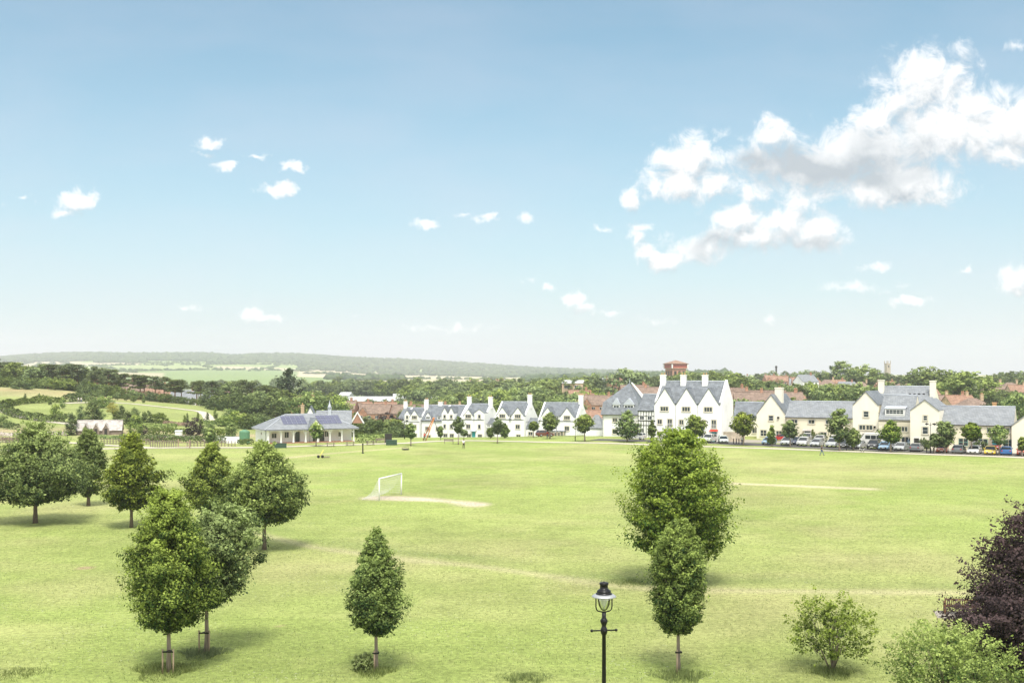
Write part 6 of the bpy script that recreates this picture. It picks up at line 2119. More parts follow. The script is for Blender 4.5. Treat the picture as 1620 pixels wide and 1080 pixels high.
# street and boundary trees along the far edge of the field: near enough to show trunk and crown
BG = 'trees along the far edge of the field'
EDGE = [
    (650, 705, 668, 693, 20, 'broad', 'young tree left of the orange swing frame', 2), (725, 703, 659, 685, 19, 'broad', 'young tree with a round head before the terrace middle', 2), (734, 700, 678, 689, 12, 'broad', 'small tree just above the walking person', 2),
    (697, 692, 674, 690, 9, 'broad', 'small dark upright bush like tree right of the swing', 2), (787, 701, 660, 687, 22, 'broad', 'left of a pair of touching young trees before the terrace', 2), (798, 693, 669, 691, 18, 'hedge', 'right bushy one of a pair before the terrace', 2),
    (776, 693, 676, 691, 12, 'hedge', 'low bush left of the touching pair', 2), (844, 692, 666, 681, 17, 'broad', 'small tree before the gap in the terrace', 2), (870, 694, 652, 681, 34, 'maple', 'round tree in front of the stone porch', 5), (925, 698, 655, 684, 38, 'maple', 'wide round tree by the white garden wall', 5),
    (992, 699, 648, 694, 50, 'hornbeam', 'large pointed tree in front of the slate spire house', 5), (1032, 700, 665, 690, 16, 'broad', 'small dark tree before the timbered house', 2), (1100, 703, 655, 691, 42, 'maple', 'round dark tree in front of the townhouses', 5),
    (1176, 704.5, 652, 690, 48, 'maple', 'wide round dark tree between townhouses and cream gable', 5), (1221, 706, 672, 702, 17, 'broad', 'small narrow tree before the left cream gable', 2), (1250, 707, 664, 694, 30, 'maple', 'round tree at the right of the left cream gable', 3),
    (1328, 713, 645, 700, 44, 'maple', 'tall oval tree left of the white minibus', 5), (1350, 712, 674, 706, 26, 'broad', 'low bushy tree tucked right of the tall oval tree', 4), (1409, 715, 664, 701, 42, 'hornbeam', 'pointed tree in front of the five light dormer house', 5),
    (1495, 717, 665, 706, 40, 'maple', 'dense round tree right of the tall lamp post', 5), (1478, 717, 684, 708, 22, 'broad', 'low tree touching the tall lamp post', 3), (1537, 718, 667, 696, 36, 'hornbeam', 'lighter green tree behind the white and yellow cars', 5),
    (1581, 720, 672, 704, 36, 'light', 'sparse yellowish tree before the right slate roofed house', 4), (1617, 722, 690, 712, 16, 'maple', 'small dark tree at the right edge by the last car', 2), (500, 706, 667, 694, 24, 'light', 'young tree in front of the pavilion porch', 3),
    (333, 708, 676, 700, 20, 'broad', 'young tree beside the garden fence', 3)]
for i, (px, by, ty, cy, w, lf, lab, den) in enumerate(EDGE):
    px_tree(px, by, ty, cy, w, label=lab, prof=(ROUND, OVAL, EGG)[i % 3] if lf != 'hornbeam' else EGG, leaf=lf, bark='bark_pale', seed=200 + i, nclump=22 + 14 * den, per=42, size=.19 if lf != 'light' else .14, r0=.10 + .012 * den, group=BG, cr=.22, nl=8, name='street_tree')

# ---------------------------------------------------------------- hedges: leaf clad banks
def hedge(label, pts, w, h, seed, dens=16, leaf='hedge', name='hedge', size=.16, lump=.35):
    rng = np.random.default_rng(seed)
    line = smooth_line(pts, 1.0)
    P, Nn = [], []
    ln = np.array(line)
    n = int(len(ln) * dens)
    i = rng.integers(0, len(ln) - 1, n)
    f = rng.random(n)[:, None]
    c = ln[i] * (1 - f) + ln[i + 1] * f
    t = ln[i + 1] - ln[i]; t /= np.linalg.norm(t, axis=1)[:, None] + 1e-9
    s = np.stack([-t[:, 1], t[:, 0]], 1)
    a = rng.random(n) * math.pi
    hh = h * (1 + lump * (noise2(c[:, 0], c[:, 1], seed, 3.0) - .5) * 2)
    rr = .75 + .25 * rng.random(n)
    off = np.cos(a) * w / 2 * rr
    z = np.sin(a) ** .6 * hh * rr
    x = c[:, 0] + s[:, 0] * off; y = c[:, 1] + s[:, 1] * off
    g = terrain(x, y)
    o0 = np.array([line[0][0], line[0][1], 0.0])
    P = np.stack([x, y, g + z], 1) - o0
    Nn = np.stack([s[:, 0] * np.cos(a), s[:, 1] * np.cos(a), np.sin(a) + .2], 1) + rng.normal(size=(n, 3)) * .4
    Nn /= np.linalg.norm(Nn, axis=1)[:, None]
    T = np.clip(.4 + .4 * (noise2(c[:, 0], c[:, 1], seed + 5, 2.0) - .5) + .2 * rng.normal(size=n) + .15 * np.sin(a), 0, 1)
    me = foliage_mesh(name, P, Nn, size * (.6 + .8 * rng.random(n)) * 1.2, T, LEAF[leaf], rng)
    o = link(name, me, None, tuple(o0))
    tag(o, label, 'hedge')
    return o
def GP(*pp): return [ground_at(a, b, 215)[:2] for a, b in pp]
hedge('long curved hedge on the near side of the left meadow round', GP((4, 645), (12, 652), (30, 660), (55, 664), (75, 666), (110, 668)), 3.2, 1.7, 61, 60, size=.25)
hedge('curved hedge on the far side of the meadow round, left of the walkers', GP((4, 645), (25, 640), (60, 637), (100, 636)), 3.0, 1.8, 62, 60, size=.25)
hedge('hedge behind the two walkers in white', GP((104, 636), (130, 634), (157, 633.5)), 2.6, 2.6, 63, 70, size=.28)
hedge('long field hedge climbing along the straw coloured slope', GP((-10, 609), (40, 611), (90, 616), (130, 622), (160, 627)), 3.0, 2.0, 64, 60, size=.28)
hedge('clipped dark hedge left of the green water tank', GP((190, 697), (240, 699), (290, 700), (372, 700)), 1.6, 1.5, 65, 90, size=.16, lump=.15)
hedge('second clipped hedge behind the pale garden beds', GP((235, 687), (275, 688), (300, 688)), 1.6, 1.5, 66, 80, size=.18, lump=.15)
hedge('clipped hedge right behind the purple tree', GP((320, 688), (370, 689)), 1.6, 1.5, 67, 80, size=.18, lump=.15)
hedge('low hedge below the meadow path near the left edge', GP((8, 678), (30, 679)), 1.6, 1.2, 68, 80, size=.18)
hedge('loose flowering hedge in front of the gablet building', GP((155, 694), (200, 695)), 1.6, 1.0, 69, 90, leaf='light', size=.16)
hedge('low hedge at the end wall of the pavilion', GP((376, 707), (400, 706)), 1.2, 1.1, 70, 120, size=.13, lump=.1)
hedge('reedy shrubs right of the pavilion beside the picnic tables', GP((566, 700), (600, 699), (612, 698)), 2.2, 1.7, 71, 110, leaf='light', size=.15)
hedge('strip of bushes behind the orchard lawn', GP((205, 676), (240, 677), (280, 678)), 2.0, 1.2, 72, 70, leaf='light', size=.2)
def on_front(px, px0, d0, yaw, gap):
    x0 = wx(px0, d0); a = math.radians(yaw); k = (px - CX) / F
    t = (k * d0 - x0) / (math.cos(a) - k * math.sin(a))
    return d0 + t * math.sin(a) - gap
for px, w_, hh, (px0, d0, yw), lab in (
    (1286, .9, 2.7, (1241, 229, -27), 'tall clipped evergreen between two round ones by a cream doorway'), (1271, 2.0, 1.9, (1241, 229, -27), 'round clipped evergreen left of the tall clipped one'), (1299, 2.2, 2.1, (1241, 229, -27), 'round clipped evergreen right of the tall clipped one'),
    (1461, 1.5, 2.3, (1441, 206, -30), 'tall clipped evergreen under the small attic window'), (1466, 1.2, 1.9, (1441, 206, -30), 'narrow evergreen beside the double lamp post'), (1431, 2.6, 1.1, (1388, 212, -30), 'low wide evergreen under the five light dormer'),
    (1550, 2.2, 2.0, (1484, 205, -28), 'domed evergreen arching above the white hatchback'), (1253, 1.6, 1.4, (1241, 229, -27), 'small evergreen behind the dark red car')):
    put('bush', px, on_front(px, px0, d0, yw, 1.2), h=hh, wide=w_ / hh * .9, sink=.1, label=lab, group='evergreens against the cream walls')

# ---------------------------------------------------------------- the woods of the far hills, hedgerow trees in the far fields
def blob_mass(name, label, XY, sizes, leaf_col, seed, kind='stuff'):
    rng = np.random.default_rng(seed)
    # a lumpy 18-face canopy, turned and scaled for each tree
    base = []
    for k, (zz, rr, nn) in enumerate(((0, .8, 5), (.45, 1.0, 5), (.85, .62, 5))):
        for i in range(nn):
            a = 2 * math.pi * (i + .5 * (k % 2)) / nn
            base.append((rr * math.cos(a), rr * math.sin(a), zz))
    base.append((0, 0, 1.05))
    base = np.array(base)
    fs = []
    for k in range(2):
        for i in range(5):
            a, b, c, d = k * 5 + i, k * 5 + (i + 1) % 5, (k + 1) * 5 + (i + 1) % 5, (k + 1) * 5 + i
            fs += [(a, b, c), (a, c, d)]
    for i in range(5): fs.append((10 + i, 10 + (i + 1) % 5, 15))
    fs = np.array(fs)
    n = len(XY)
    x, y = XY[:, 0], XY[:, 1]
    g = terrain(x, y)
    rot = rng.random(n) * 6.28
    c, s = np.cos(rot), np.sin(rot)
    jit = 1 + .28 * rng.normal(size=(n, 16, 1)).clip(-1.5, 1.5) * .8
    V = base[None] * jit
    X = (V[..., 0] * c[:, None] - V[..., 1] * s[:, None]) * sizes[:, None, 0] + x[:, None]
    Y = (V[..., 0] * s[:, None] + V[..., 1] * c[:, None]) * sizes[:, None, 0] + y[:, None]
    Z = V[..., 2] * sizes[:, None, 1] + g[:, None] - 1
    co = np.stack([X, Y, Z], -1).reshape(-1, 3)
    F_ = (fs[None] + (np.arange(n) * 16)[:, None, None]).reshape(-1, 3)
    me = bpy.data.meshes.new(name)
    me.vertices.add(len(co)); me.vertices.foreach_set('co', co.ravel())
    me.loops.add(F_.size); me.loops.foreach_set('vertex_index', F_.ravel().astype(np.int32))
    me.polygons.add(len(F_))
    me.polygons.foreach_set('loop_start', np.arange(0, F_.size, 3, dtype=np.int32))
    me.polygons.foreach_set('loop_total', np.full(len(F_), 3, dtype=np.int32))
    at = me.attributes.new('tint', 'FLOAT', 'POINT')
    at.data.foreach_set('value', np.repeat(np.clip(.45 + .3 * rng.normal(size=n), 0, 1), 16).astype(np.float32))
    me.materials.append(leaf_col)
    me.update()
    o = link(name, me)
    tag(o, label, 'woodland', kind=kind)
    return o
LEAF['wood'] = leaf_mat('far_wood_canopy', (0.035, 0.06, 0.025), (0.10, 0.14, 0.05), 0.0, 0.0, rough=.9)
r = np.random.default_rng(5)
def hill_pts(n, px0, px1, d0, d1, pred=None):
    px = r.uniform(px0, px1, n); d = np.exp(r.uniform(math.log(d0), math.log(d1), n))
    x = (px - CX) / F * d
    xy = np.stack([x, d], 1)
    if pred is not None: xy = xy[pred(px, d)]
    return xy
A = np.concatenate([hill_pts(13000, -60, 1120, 4480, 5600), hill_pts(4500, -600, -60, 4480, 5600)])
blob_mass('distant_woodland', 'blue green woodland covering the far hills', A, np.stack([9 + 9 * r.random(len(A)), 7 + 8 * r.random(len(A))], 1), LEAF['wood'], 9)
# woods and hedgerows between the fields
pts = []
def hrow(px0, y0, px1, y1, n):
    a = ground_at(px0, y0, 1100); b = ground_at(px1, y1, 1100)
    for i in range(n):
        t = r.random()
        pts.append((a[0] + (b[0] - a[0]) * t + r.normal() * 4, a[1] + (b[1] - a[1]) * t + r.normal() * 10))
for (a, b, c, d_, n) in ((110, 580, 300, 577, 60), (300, 577, 500, 578, 70), (130, 590, 300, 585, 60), (300, 585, 500, 588, 60), (200, 574.5, 420, 573.5, 120), (420, 573.5, 560, 582, 70),
                         (480, 591, 560, 592, 40), (640, 599, 800, 600, 50), (160, 580, 215, 590, 22), (320, 578, 350, 586, 16), (440, 578, 400, 587, 18), (250, 574, 262, 579, 14), (560, 590, 600, 593, 20)):
    hrow(a, b, c, d_, n)
hr = np.array(pts)
blob_mass('hedgerow_trees', 'hedgerow trees lining the far fields', hr, np.stack([5 + 5 * r.random(len(hr)), 3 + 5 * r.random(len(hr))], 1), LEAF['wood'], 10)
cl = np.concatenate([hill_pts(260, 470, 640, 3700, 4400), hill_pts(700, 600, 980, 3500, 4500), hill_pts(160, 150, 230, 4100, 4500), hill_pts(160, 330, 400, 4100, 4480), hill_pts(120, 520, 640, 2100, 2350), hill_pts(500, 830, 1150, 1700, 3000), hill_pts(250, -40, 110, 1500, 4400)])
blob_mass('valley_copses', 'copses of trees in the far valley', cl, np.stack([8 + 7 * r.random(len(cl)), 6 + 6 * r.random(len(cl))], 1), LEAF['wood'], 11)
# ---------------------------------------------------------------- cars
def car_paint(name, col, metal=0.2):
    m, t, b = mat_base('car_paint_' + name)
    b.inputs['Base Color'].default_value = col + (1,)
    b.inputs['Metallic'].default_value = metal
    b.inputs['Roughness'].default_value = 0.32
    b.inputs['Coat Weight'].default_value = 0.5
    return m
PAINT = {k: car_paint(k, c) for k, c in dict(white=(.62, .62, .61), silver=(.42, .44, .45), pale=(.50, .55, .52), navy=(.02, .03, .07), dark=(.03, .032, .035), red=(.42, .03, .025), blue=(.03, .12, .34),
         ltblue=(.22, .36, .50), grey=(.14, .15, .17), yellow=(.70, .48, .03), orange=(.55, .10, .04), brown=(.16, .05, .04)).items()}
M['car_glass'] = glass_mat('car_glass', (0.02, 0.025, 0.03), 0.05)
M['tyre'] = mat('tyre_rubber', (0.02, 0.02, 0.02), 0.9, 0.1, 5)
M['rim'] = mat('wheel_rim', (0.35, 0.35, 0.36), 0.35, 0.05, 5, metal=0.8)
M['headlight'] = glass_mat('headlight_lens', (0.7, 0.72, 0.75), 0.1)
M['tail_red'] = glass_mat('tail_light_lens', (0.35, 0.01, 0.01), 0.2)
M['plate'] = mat('number_plate', (0.6, 0.6, 0.56), 0.6, 0.02, 5)
M['black_plastic'] = mat('black_plastic', (0.02, 0.02, 0.022), 0.6, 0.1, 5)

SHAPES = {
    # length, width, side outline of the lower body (x, z), side outline of the cabin glass, roof height
    'hatch': dict(L=4.0, W=1.74, H=1.46, body=[(-2.0, .35), (-2.0, .80), (-1.9, .98), (-1.75, 1.0), (.75, .95), (1.55, .80), (1.92, .66), (2.0, .40), (1.95, .25), (-1.95, .25)], cab=[(-1.85, .98), (-1.55, 1.38), (-1.2, 1.45), (-.1, 1.46), (.35, 1.36), (1.15, .90)]),
    'saloon': dict(L=4.6, W=1.8, H=1.42, body=[(-2.3, .38), (-2.28, .85), (-2.1, .98), (-1.3, 1.0), (.85, .93), (1.8, .80), (2.2, .64), (2.3, .42), (2.25, .24), (-2.25, .24)], cab=[(-1.75, .99), (-1.1, 1.35), (-.7, 1.41), (.05, 1.42), (.4, 1.34), (1.25, .88)]),
    'suv': dict(L=4.4, W=1.86, H=1.66, body=[(-2.2, .42), (-2.2, .95), (-2.1, 1.08), (-1.9, 1.1), (.8, 1.06), (1.7, .98), (2.1, .84), (2.2, .5), (2.15, .32), (-2.15, .32)], cab=[(-2.1, 1.08), (-1.85, 1.55), (-1.5, 1.65), (0, 1.66), (.4, 1.58), (1.1, 1.02)]),
    'estate': dict(L=4.7, W=1.8, H=1.48, body=[(-2.35, .38), (-2.33, .9), (-2.2, 1.0), (-2.0, 1.0), (.9, .95), (1.85, .82), (2.25, .66), (2.35, .42), (2.3, .24), (-2.3, .24)], cab=[(-2.25, .99), (-1.95, 1.40), (-1.6, 1.47), (0, 1.48), (.4, 1.38), (1.3, .90)]),
}
def wheel(parent, x, y, r=.32, w=.2):
    s = 1 if y > 0 else -1
    mb = MB()
    mb.lathe([(r - .05, -w / 2), (r, -w / 2 + .03), (r, w / 2 - .03), (r - .05, w / 2)], 18, M['tyre'])
    mb.v = [(p[0], p[2], p[1]) for p in mb.v]
    o = mb.build('wheel', parent, (x, y, r))
    mb = MB(); mb.lathe([(r * .62, -.012), (r * .62, .012), (r * .2, .03)], 12, M['rim'])
    mb.v = [(p[0], p[2] * s, p[1]) for p in mb.v]
    mb.build('rim', o, (0, s * w / 2, 0))

CAR_CACHE = {}
def make_car(shape, paint):
    sp = SHAPES[shape]
    L, W = sp['L'], sp['W']
    P = PAINT[paint]
    e = empty('parked_car', (0, 0, 0))
    mb = MB()
    # loft the side outline over five stations across the width, tucked in at the sides
    def loft(poly, stations, mat_, mb, closed=True):
        n = len(poly)
        cx = sum(p[0] for p in poly) / n
        vs = []
        for (yy, kx, dz) in stations:
            for (x, z) in poly:
                vs.append((cx + (x - cx) * kx, yy, z * (1 + dz) if z > .6 else z))
        fs = []
        for i in range(len(stations) - 1):
            for k in range(n):
                k2 = (k + 1) % n
                fs.append((i * n + k, i * n + k2, (i + 1) * n + k2, (i + 1) * n + k))
        fs.append(tuple(range(n))); fs.append(tuple((len(stations) - 1) * n + k for k in range(n))[::-1])
        mb.add(vs, fs, mat_, False)
    h = W / 2
    loft(sp['body'], [(-h, .955, -.10), (-h * .93, .985, -.03), (-h * .6, 1, 0), (h * .6, 1, 0), (h * .93, .985, -.03), (h, .955, -.10)], P, mb)
    body = mb.build('body', e)
    bv = body.modifiers.new('bevel', 'BEVEL'); bv.width = .04; bv.segments = 2; bv.limit_method = 'ANGLE'
    # cabin: glass block with the painted roof and pillars proud of it
    cab = sp['cab']
    g = MB()
    n = len(cab)
    vs = []
    zb, zt = cab[0][1], sp['H']
    for yy, f in ((-1, 0), (1, 0)):
        for (x, z) in cab:
            k = (z - zb) / (zt - zb)
            vs.append((x, yy * (h * .93 - .17 * k), z - .02))
    g.add(vs, [tuple(range(n)), tuple(range(n, 2 * n))[::-1]] + [(i, n + i, n + (i + 1) % n, (i + 1) % n) for i in range(n)], M['car_glass'])
    g.build('window', e)
    r = MB()
    top = [p for p in cab if p[1] > zt - .12]
    yr = h * .93 - .14
    r.prism([(p[0], p[1] - .01) for p in top][::-1] + [(top[0][0], top[0][1] + .03)] + [(p[0], p[1] + .035) for p in top[1:]], -yr, yr, 'y', P)
    # pillars
    for s in (-1, 1):
        for (pa, pb) in ((cab[-1], cab[-2]), (cab[0], cab[1]), ((-.35, zb), (-.4, zt - .03))):
            ka = (pa[1] - zb) / (zt - zb); kb = (pb[1] - zb) / (zt - zb)
            r.tube([(pa[0], s * (h * .93 - .17 * ka), pa[1]), (pb[0], s * (h * .93 - .17 * kb), pb[1])], .045, 4, P, smooth=False)
    r.build('roof', e)
    for x in (-L * .3, L * .32):
        for s in (-1, 1):
            wheel(e, x, s * (h - .09))
    zf = sp['body'][6][1] - .02
    for s in (-1, 1):
        a = MB(); a.box(L / 2 - .16, L / 2 - .015, s * (h - .42) - .14, s * (h - .42) + .14, zf - .10, zf + .04, M['headlight']); a.build('headlight', e)
        a = MB(); a.box(-L / 2 - .015, -L / 2 + .15, s * (h - .25) - .10, s * (h - .25) + .10, .68, .88, M['tail_red']); a.build('tail_light', e)
        a = MB(); a.box(cab[-1][0] - .42, cab[-1][0] - .28, s * (h + .06) - .09, s * (h + .06) + .09, zb, zb + .13, P); a.build('wing_mirror', e)
    a = MB(); a.box(L / 2 - .05, L / 2 + .02, -.5, .5, .33, .50, M['black_plastic']); a.build('grille', e)
    a = MB(); a.box(L / 2 + .02, L / 2 + .035, -.26, .26, .38, .49, M['plate']); a.build('number_plate', e)
    return e

def put_car(px, py, shape, paint, label, yaw=None, name='parked_car'):
    key = (shape, paint)
    if key in CAR_CACHE:
        o = copy_tree(CAR_CACHE[key])
    else:
        o = make_car(shape, paint)
        CAR_CACHE[key] = o
    x, y, z = ground_at(px, py)
    y += 2.0; x = wx(px, y)
    o.location = (x, y, tz(x, y) + .05)
    o.rotation_euler = (0, 0, math.radians(-120 + random.uniform(-4, 4)) if yaw is None else math.radians(yaw))
    tag(o, label, 'car', 'cars parked beyond the field')
    return o
CARS = [
    (1007, 696, 'hatch', 'white', 'white car half hidden behind the large pointed tree', 150), (862, 691, 'hatch', 'brown', 'red brown car by the stone porch of the terrace', 20),
    (1122, 700.5, 'suv', 'white', 'white car under the townhouses, left of the turquoise door', None), (1144, 701.5, 'hatch', 'pale', 'pale silver green hatchback by the brownish stone wall', -95),
    (1217, 704, 'hatch', 'ltblue', 'light blue hatchback behind the small narrow tree', None), (1238, 698, 'hatch', 'red', 'dark red car at the back of the bays by the left cream gable', 160), (1246, 704.5, 'estate', 'silver', 'silver car with dark windows next to a navy one', None),
    (1258, 704, 'saloon', 'navy', 'navy car behind the round tree by the left cream gable', None), (1272, 706, 'suv', 'white', 'white car in the front row, first of the white ones', None), (1278, 699, 'suv', 'white', 'white car in the back row left of the doorway', None),
    (1293, 707, 'hatch', 'silver', 'silver blue hatchback right of the first white front row car', None), (1298, 700, 'saloon', 'white', 'white car in the back row right of the doorway', None), (1319, 708.2, 'suv', 'silver', 'silver car left of the tall oval tree', None), (1321, 701.3, 'hatch', 'white', 'white car in the back row behind the tall oval tree', None),
    (1340, 709.2, 'estate', 'dark', 'black car in the shade of the low bushy tree', None), (1358, 710, 'saloon', 'silver', 'silver saloon left of the minibus tail', None), (1383, 711.2, 'suv', 'dark', 'black car parked in front of the white minibus', None), (1400, 712.6, 'hatch', 'ltblue', 'light blue car right of the black one before the minibus', None),
    (1413, 711.5, 'hatch', 'dark', 'dark car below the pointed tree', None), (1426, 713.6, 'saloon', 'silver', 'silver saloon left of the grey car by the bollards', None), (1446, 707, 'suv', 'ltblue', 'pale blue car in the back row below the small arched door', None), (1450, 715, 'saloon', 'grey', 'dark grey car seen from behind left of the lamp post', 60),
    (1491, 717, 'hatch', 'orange', 'orange red car right of the lamp post', None), (1513, 709, 'estate', 'navy', 'navy car in the back row beyond the grey one', None), (1517, 718, 'saloon', 'grey', 'grey saloon between the orange and the white car', 60), (1542, 719, 'saloon', 'white', 'white saloon left of the yellow car', None),
    (1552, 712, 'hatch', 'white', 'white hatchback in the back row above the yellow car', 40), (1567, 720, 'saloon', 'yellow', 'bright yellow car', None), (1577, 712.5, 'hatch', 'red', 'red car in the back row above the blue car', None), (1592, 720.7, 'saloon', 'blue', 'bright blue car near the right edge', 65), (1618, 721.5, 'hatch', 'orange', 'red car cut off by the right edge', None)]
for (px, py, sh, pa, lab, yw) in CARS:
    if len(lab.split()) < 4: lab += ' in the front row'
    put_car(px, py, sh, pa, lab, yw)

def minibus():
    x, y, z = ground_at(1383, 706)
    e = empty('minibus', (x, y + 1.5, tz(x, y) + .05), math.radians(172))
    tag(e, 'long white minibus with dark side windows behind the parked cars', 'minibus')
    P = PAINT['white']
    L, W, H = 5.9, 2.0, 2.5
    mb = MB()
    side = [(-L / 2, .4), (L / 2 - .1, .4), (L / 2, .7), (L / 2 - .05, 1.05), (L / 2 - .75, 1.3), (L / 2 - 1.5, 2.35), (L / 2 - 1.9, H), (-L / 2 + .15, H), (-L / 2, H - .2)]
    mb.prism([(p[0], p[1]) for p in side], -W / 2, W / 2, 'y', P)
    b = mb.build('body', e); bv = b.modifiers.new('bevel', 'BEVEL'); bv.width = .09; bv.segments = 3
    for s in (-1, 1):
        g = MB(); yy = s * (W / 2)
        for k in range(4):
            xa = -L / 2 + .3 + k * 1.02
            g.box(xa, xa + .94, min(yy, yy + s * .012), max(yy, yy + s * .012), 1.35, 2.05, M['car_glass'])
        g.build('side_window', e)
    g = MB(); g.slab([(L / 2 - .78, -.85, 1.34), (L / 2 - .78, .85, 1.34), (L / 2 - 1.46, .8, 2.32), (L / 2 - 1.46, -.8, 2.32)], -.03, M['car_glass']); g.build('windscreen', e)
    for x_ in (-1.8, 1.9):
        for s in (-1, 1): wheel(e, x_, s * (W / 2 - .08), .36)
    for s in (-1, 1):
        a = MB(); a.box(L / 2 - .12, L / 2 + .02, s * .7 - .15, s * .7 + .15, .75, .95, M['headlight']); a.build('headlight', e)
minibus()

# ---------------------------------------------------------------- lamps, bollards, tables, benches
def far_lamp(px, py, top, label, two=True):
    x, y, z = ground_at(px, py)
    H = wz(top, y) - z
    e = empty('street_lamp', (x, y, z), math.radians(-20)); tag(e, label, 'street lamp', 'lamp posts beyond the field')
    mb = MB(); mb.lathe([(.12, 0), (.12, .9), (.06, 1.0), (.045, H)], 10, M['black_iron']); mb.build('pole', e)
    for s in ((-1, 1) if two else (1,)):
        mb = MB(); mb.tube([(0, 0, H - .5), (s * .4, 0, H - .1), (s * .6, 0, H - .15)], .03, 6, M['black_iron']); mb.build('arm', e)
        mb = MB(); mb.lathe([(.05, .12), (.28, -.02), (.30, -.10), (.12, -.2), (.05, -.28)], 12, M['black_iron'], (s * .62, 0, H - .15)); mb.build('lamp_head', e)
far_lamp(1472, 716.5, 668.5, 'tall double headed black lamp post before the small attic window gable')
far_lamp(1030, 699, 664, 'dark lamp post before the timbered house', False)
far_lamp(640, 694, 664, 'thin lamp post left of the orange swing frame', False)

def bollard(px, py, label):
    x, y, z = ground_at(px, py)
    mb = MB(); mb.lathe([(.13, -.1), (.13, .12), (.09, .18), (.085, .85), (.12, .88), (.12, .95), (.05, 1.06)], 12, M['black_iron'])
    tag(mb.build('bollard', None, (x, y, z)), label, 'bollard', 'black bollards beside the parked cars')
for px, py, lab in ((1160.5, 701.5, 'leftmost black bollard right of the pale green hatchback'), (1165, 701.7, 'second black bollard right of the pale green hatchback'), (1169, 702, 'third black bollard, nearest the wide round dark tree'),
                    (1466, 716.5, 'black bollard on the left of the double lamp post'), (1477, 717, 'black bollard on the right of the double lamp post'), (1339, 712.7, 'small marker post by the path below the black car'), (1057, 704.0, 'short post standing on the grass by the footpath'), (910, 697.5, 'short post before the white garden wall')):
    bollard(px, py, lab)

def picnic(px, py, label, rz=0.2):
    x, y, z = ground_at(px, py)
    e = empty('picnic_table', (x, y, z), rz); tag(e, label, 'picnic table', 'picnic tables by the pavilion')
    T = M['timber_grey']
    mb = MB()
    for i in range(5): mb.box(-.9, .9, -.36 + i * .146, -.24 + i * .146, .72, .76, T)
    mb.build('table_top', e)
    for s in (-1, 1):
        mb = MB(); mb.box(-.9, .9, s * .75 - .13, s * .75 + .13, .43, .47, T); mb.build('seat', e)
    for x_ in (-.6, .6):
        mb = MB()
        for s in (-1, 1): mb.tube([(x_, s * .68, 0), (x_, s * .18, .72)], .05, 4, T, smooth=False)
        mb.box(x_ - .04, x_ + .04, -.82, .82, .36, .43, T)
        mb.build('leg_frame', e)
picnic(523, 706, 'left picnic table, nearest the pavilion porch'); picnic(554, 704.5, 'middle picnic table of the three', 0.1); picnic(586, 703.5, 'right picnic table of the three', 0.3)

def far_bench(px, py, label, rz=0):
    x, y, z = ground_at(px, py)
    e = empty('park_bench', (x, y, z), rz); tag(e, label, 'bench')
    T = M['timber_grey']
    mb = MB()
    for i in range(4): mb.box(-.95, .95, -.2 + i * .12, -.1 + i * .12, .43, .47, T)
    mb.build('seat', e)
    mb = MB()
    for i in range(3): mb.box(-.95, .95, .30, .34, .55 + i * .14, .65 + i * .14, T)
    mb.build('backrest', e)
    for s in (-1, 1):
        for yy in (-.18, .28):
            mb = MB(); mb.box(s * .85 - .05, s * .85 + .05, yy - .04, yy + .04, 0, .43 if yy < 0 else .96, T); mb.build('leg', e)
far_bench(710, 701.5, 'brown bench on the path right of the orange swing frame', 0.1)
far_bench(602, 700.5, 'bench beyond the right picnic table', .2)

def cabinet(px, py, w, hgt, m, label, name='utility_box'):
    x, y, z = ground_at(px, py)
    e = empty(name, (x, y, z), 0.15); tag(e, label, 'utility box')
    mb = MB(); mb.box(-w / 2, w / 2, 0, .9, 0, hgt, M[m]); mb.box(-w / 2 - .05, w / 2 + .05, -.05, .95, hgt, hgt + .06, M[m]); mb.build('housing', e)
    for k in range(3):
        d_ = MB(); d_.box(-w / 2 + .04 + k * w / 3, -w / 2 + w / 3 - .04 + k * w / 3, -.03, -.002, .08, hgt - .06, M[m]); d_.build('door', e)
cabinet(443, 708.5, 2.3, .85, 'dark_green', 'low dark green box on the grass before the pavilion')
cabinet(619.5, 704, 2.1, .95, 'dark_green', 'low dark green box at the end of the path right of the picnic tables')
cabinet(614.5, 700, 1.4, 1.7, 'black_timber', 'taller black box behind the low dark green one')

def sign_post():
    x, y, z = ground_at(574, 717)
    e = empty('marker_post', (x, y, z)); tag(e, 'short dark post on the grass before the picnic tables', 'post')
    mb = MB(); mb.lathe([(.11, -.1), (.10, 1.5), (.14, 1.52), (.14, 1.7), (.04, 1.8)], 10, M['black_iron']); mb.build('pole', e)
    mb = MB(); mb.lathe([(.22, -.02), (.22, .08), (.12, .14)], 10, M['black_iron']); mb.build('base', e)
sign_post()

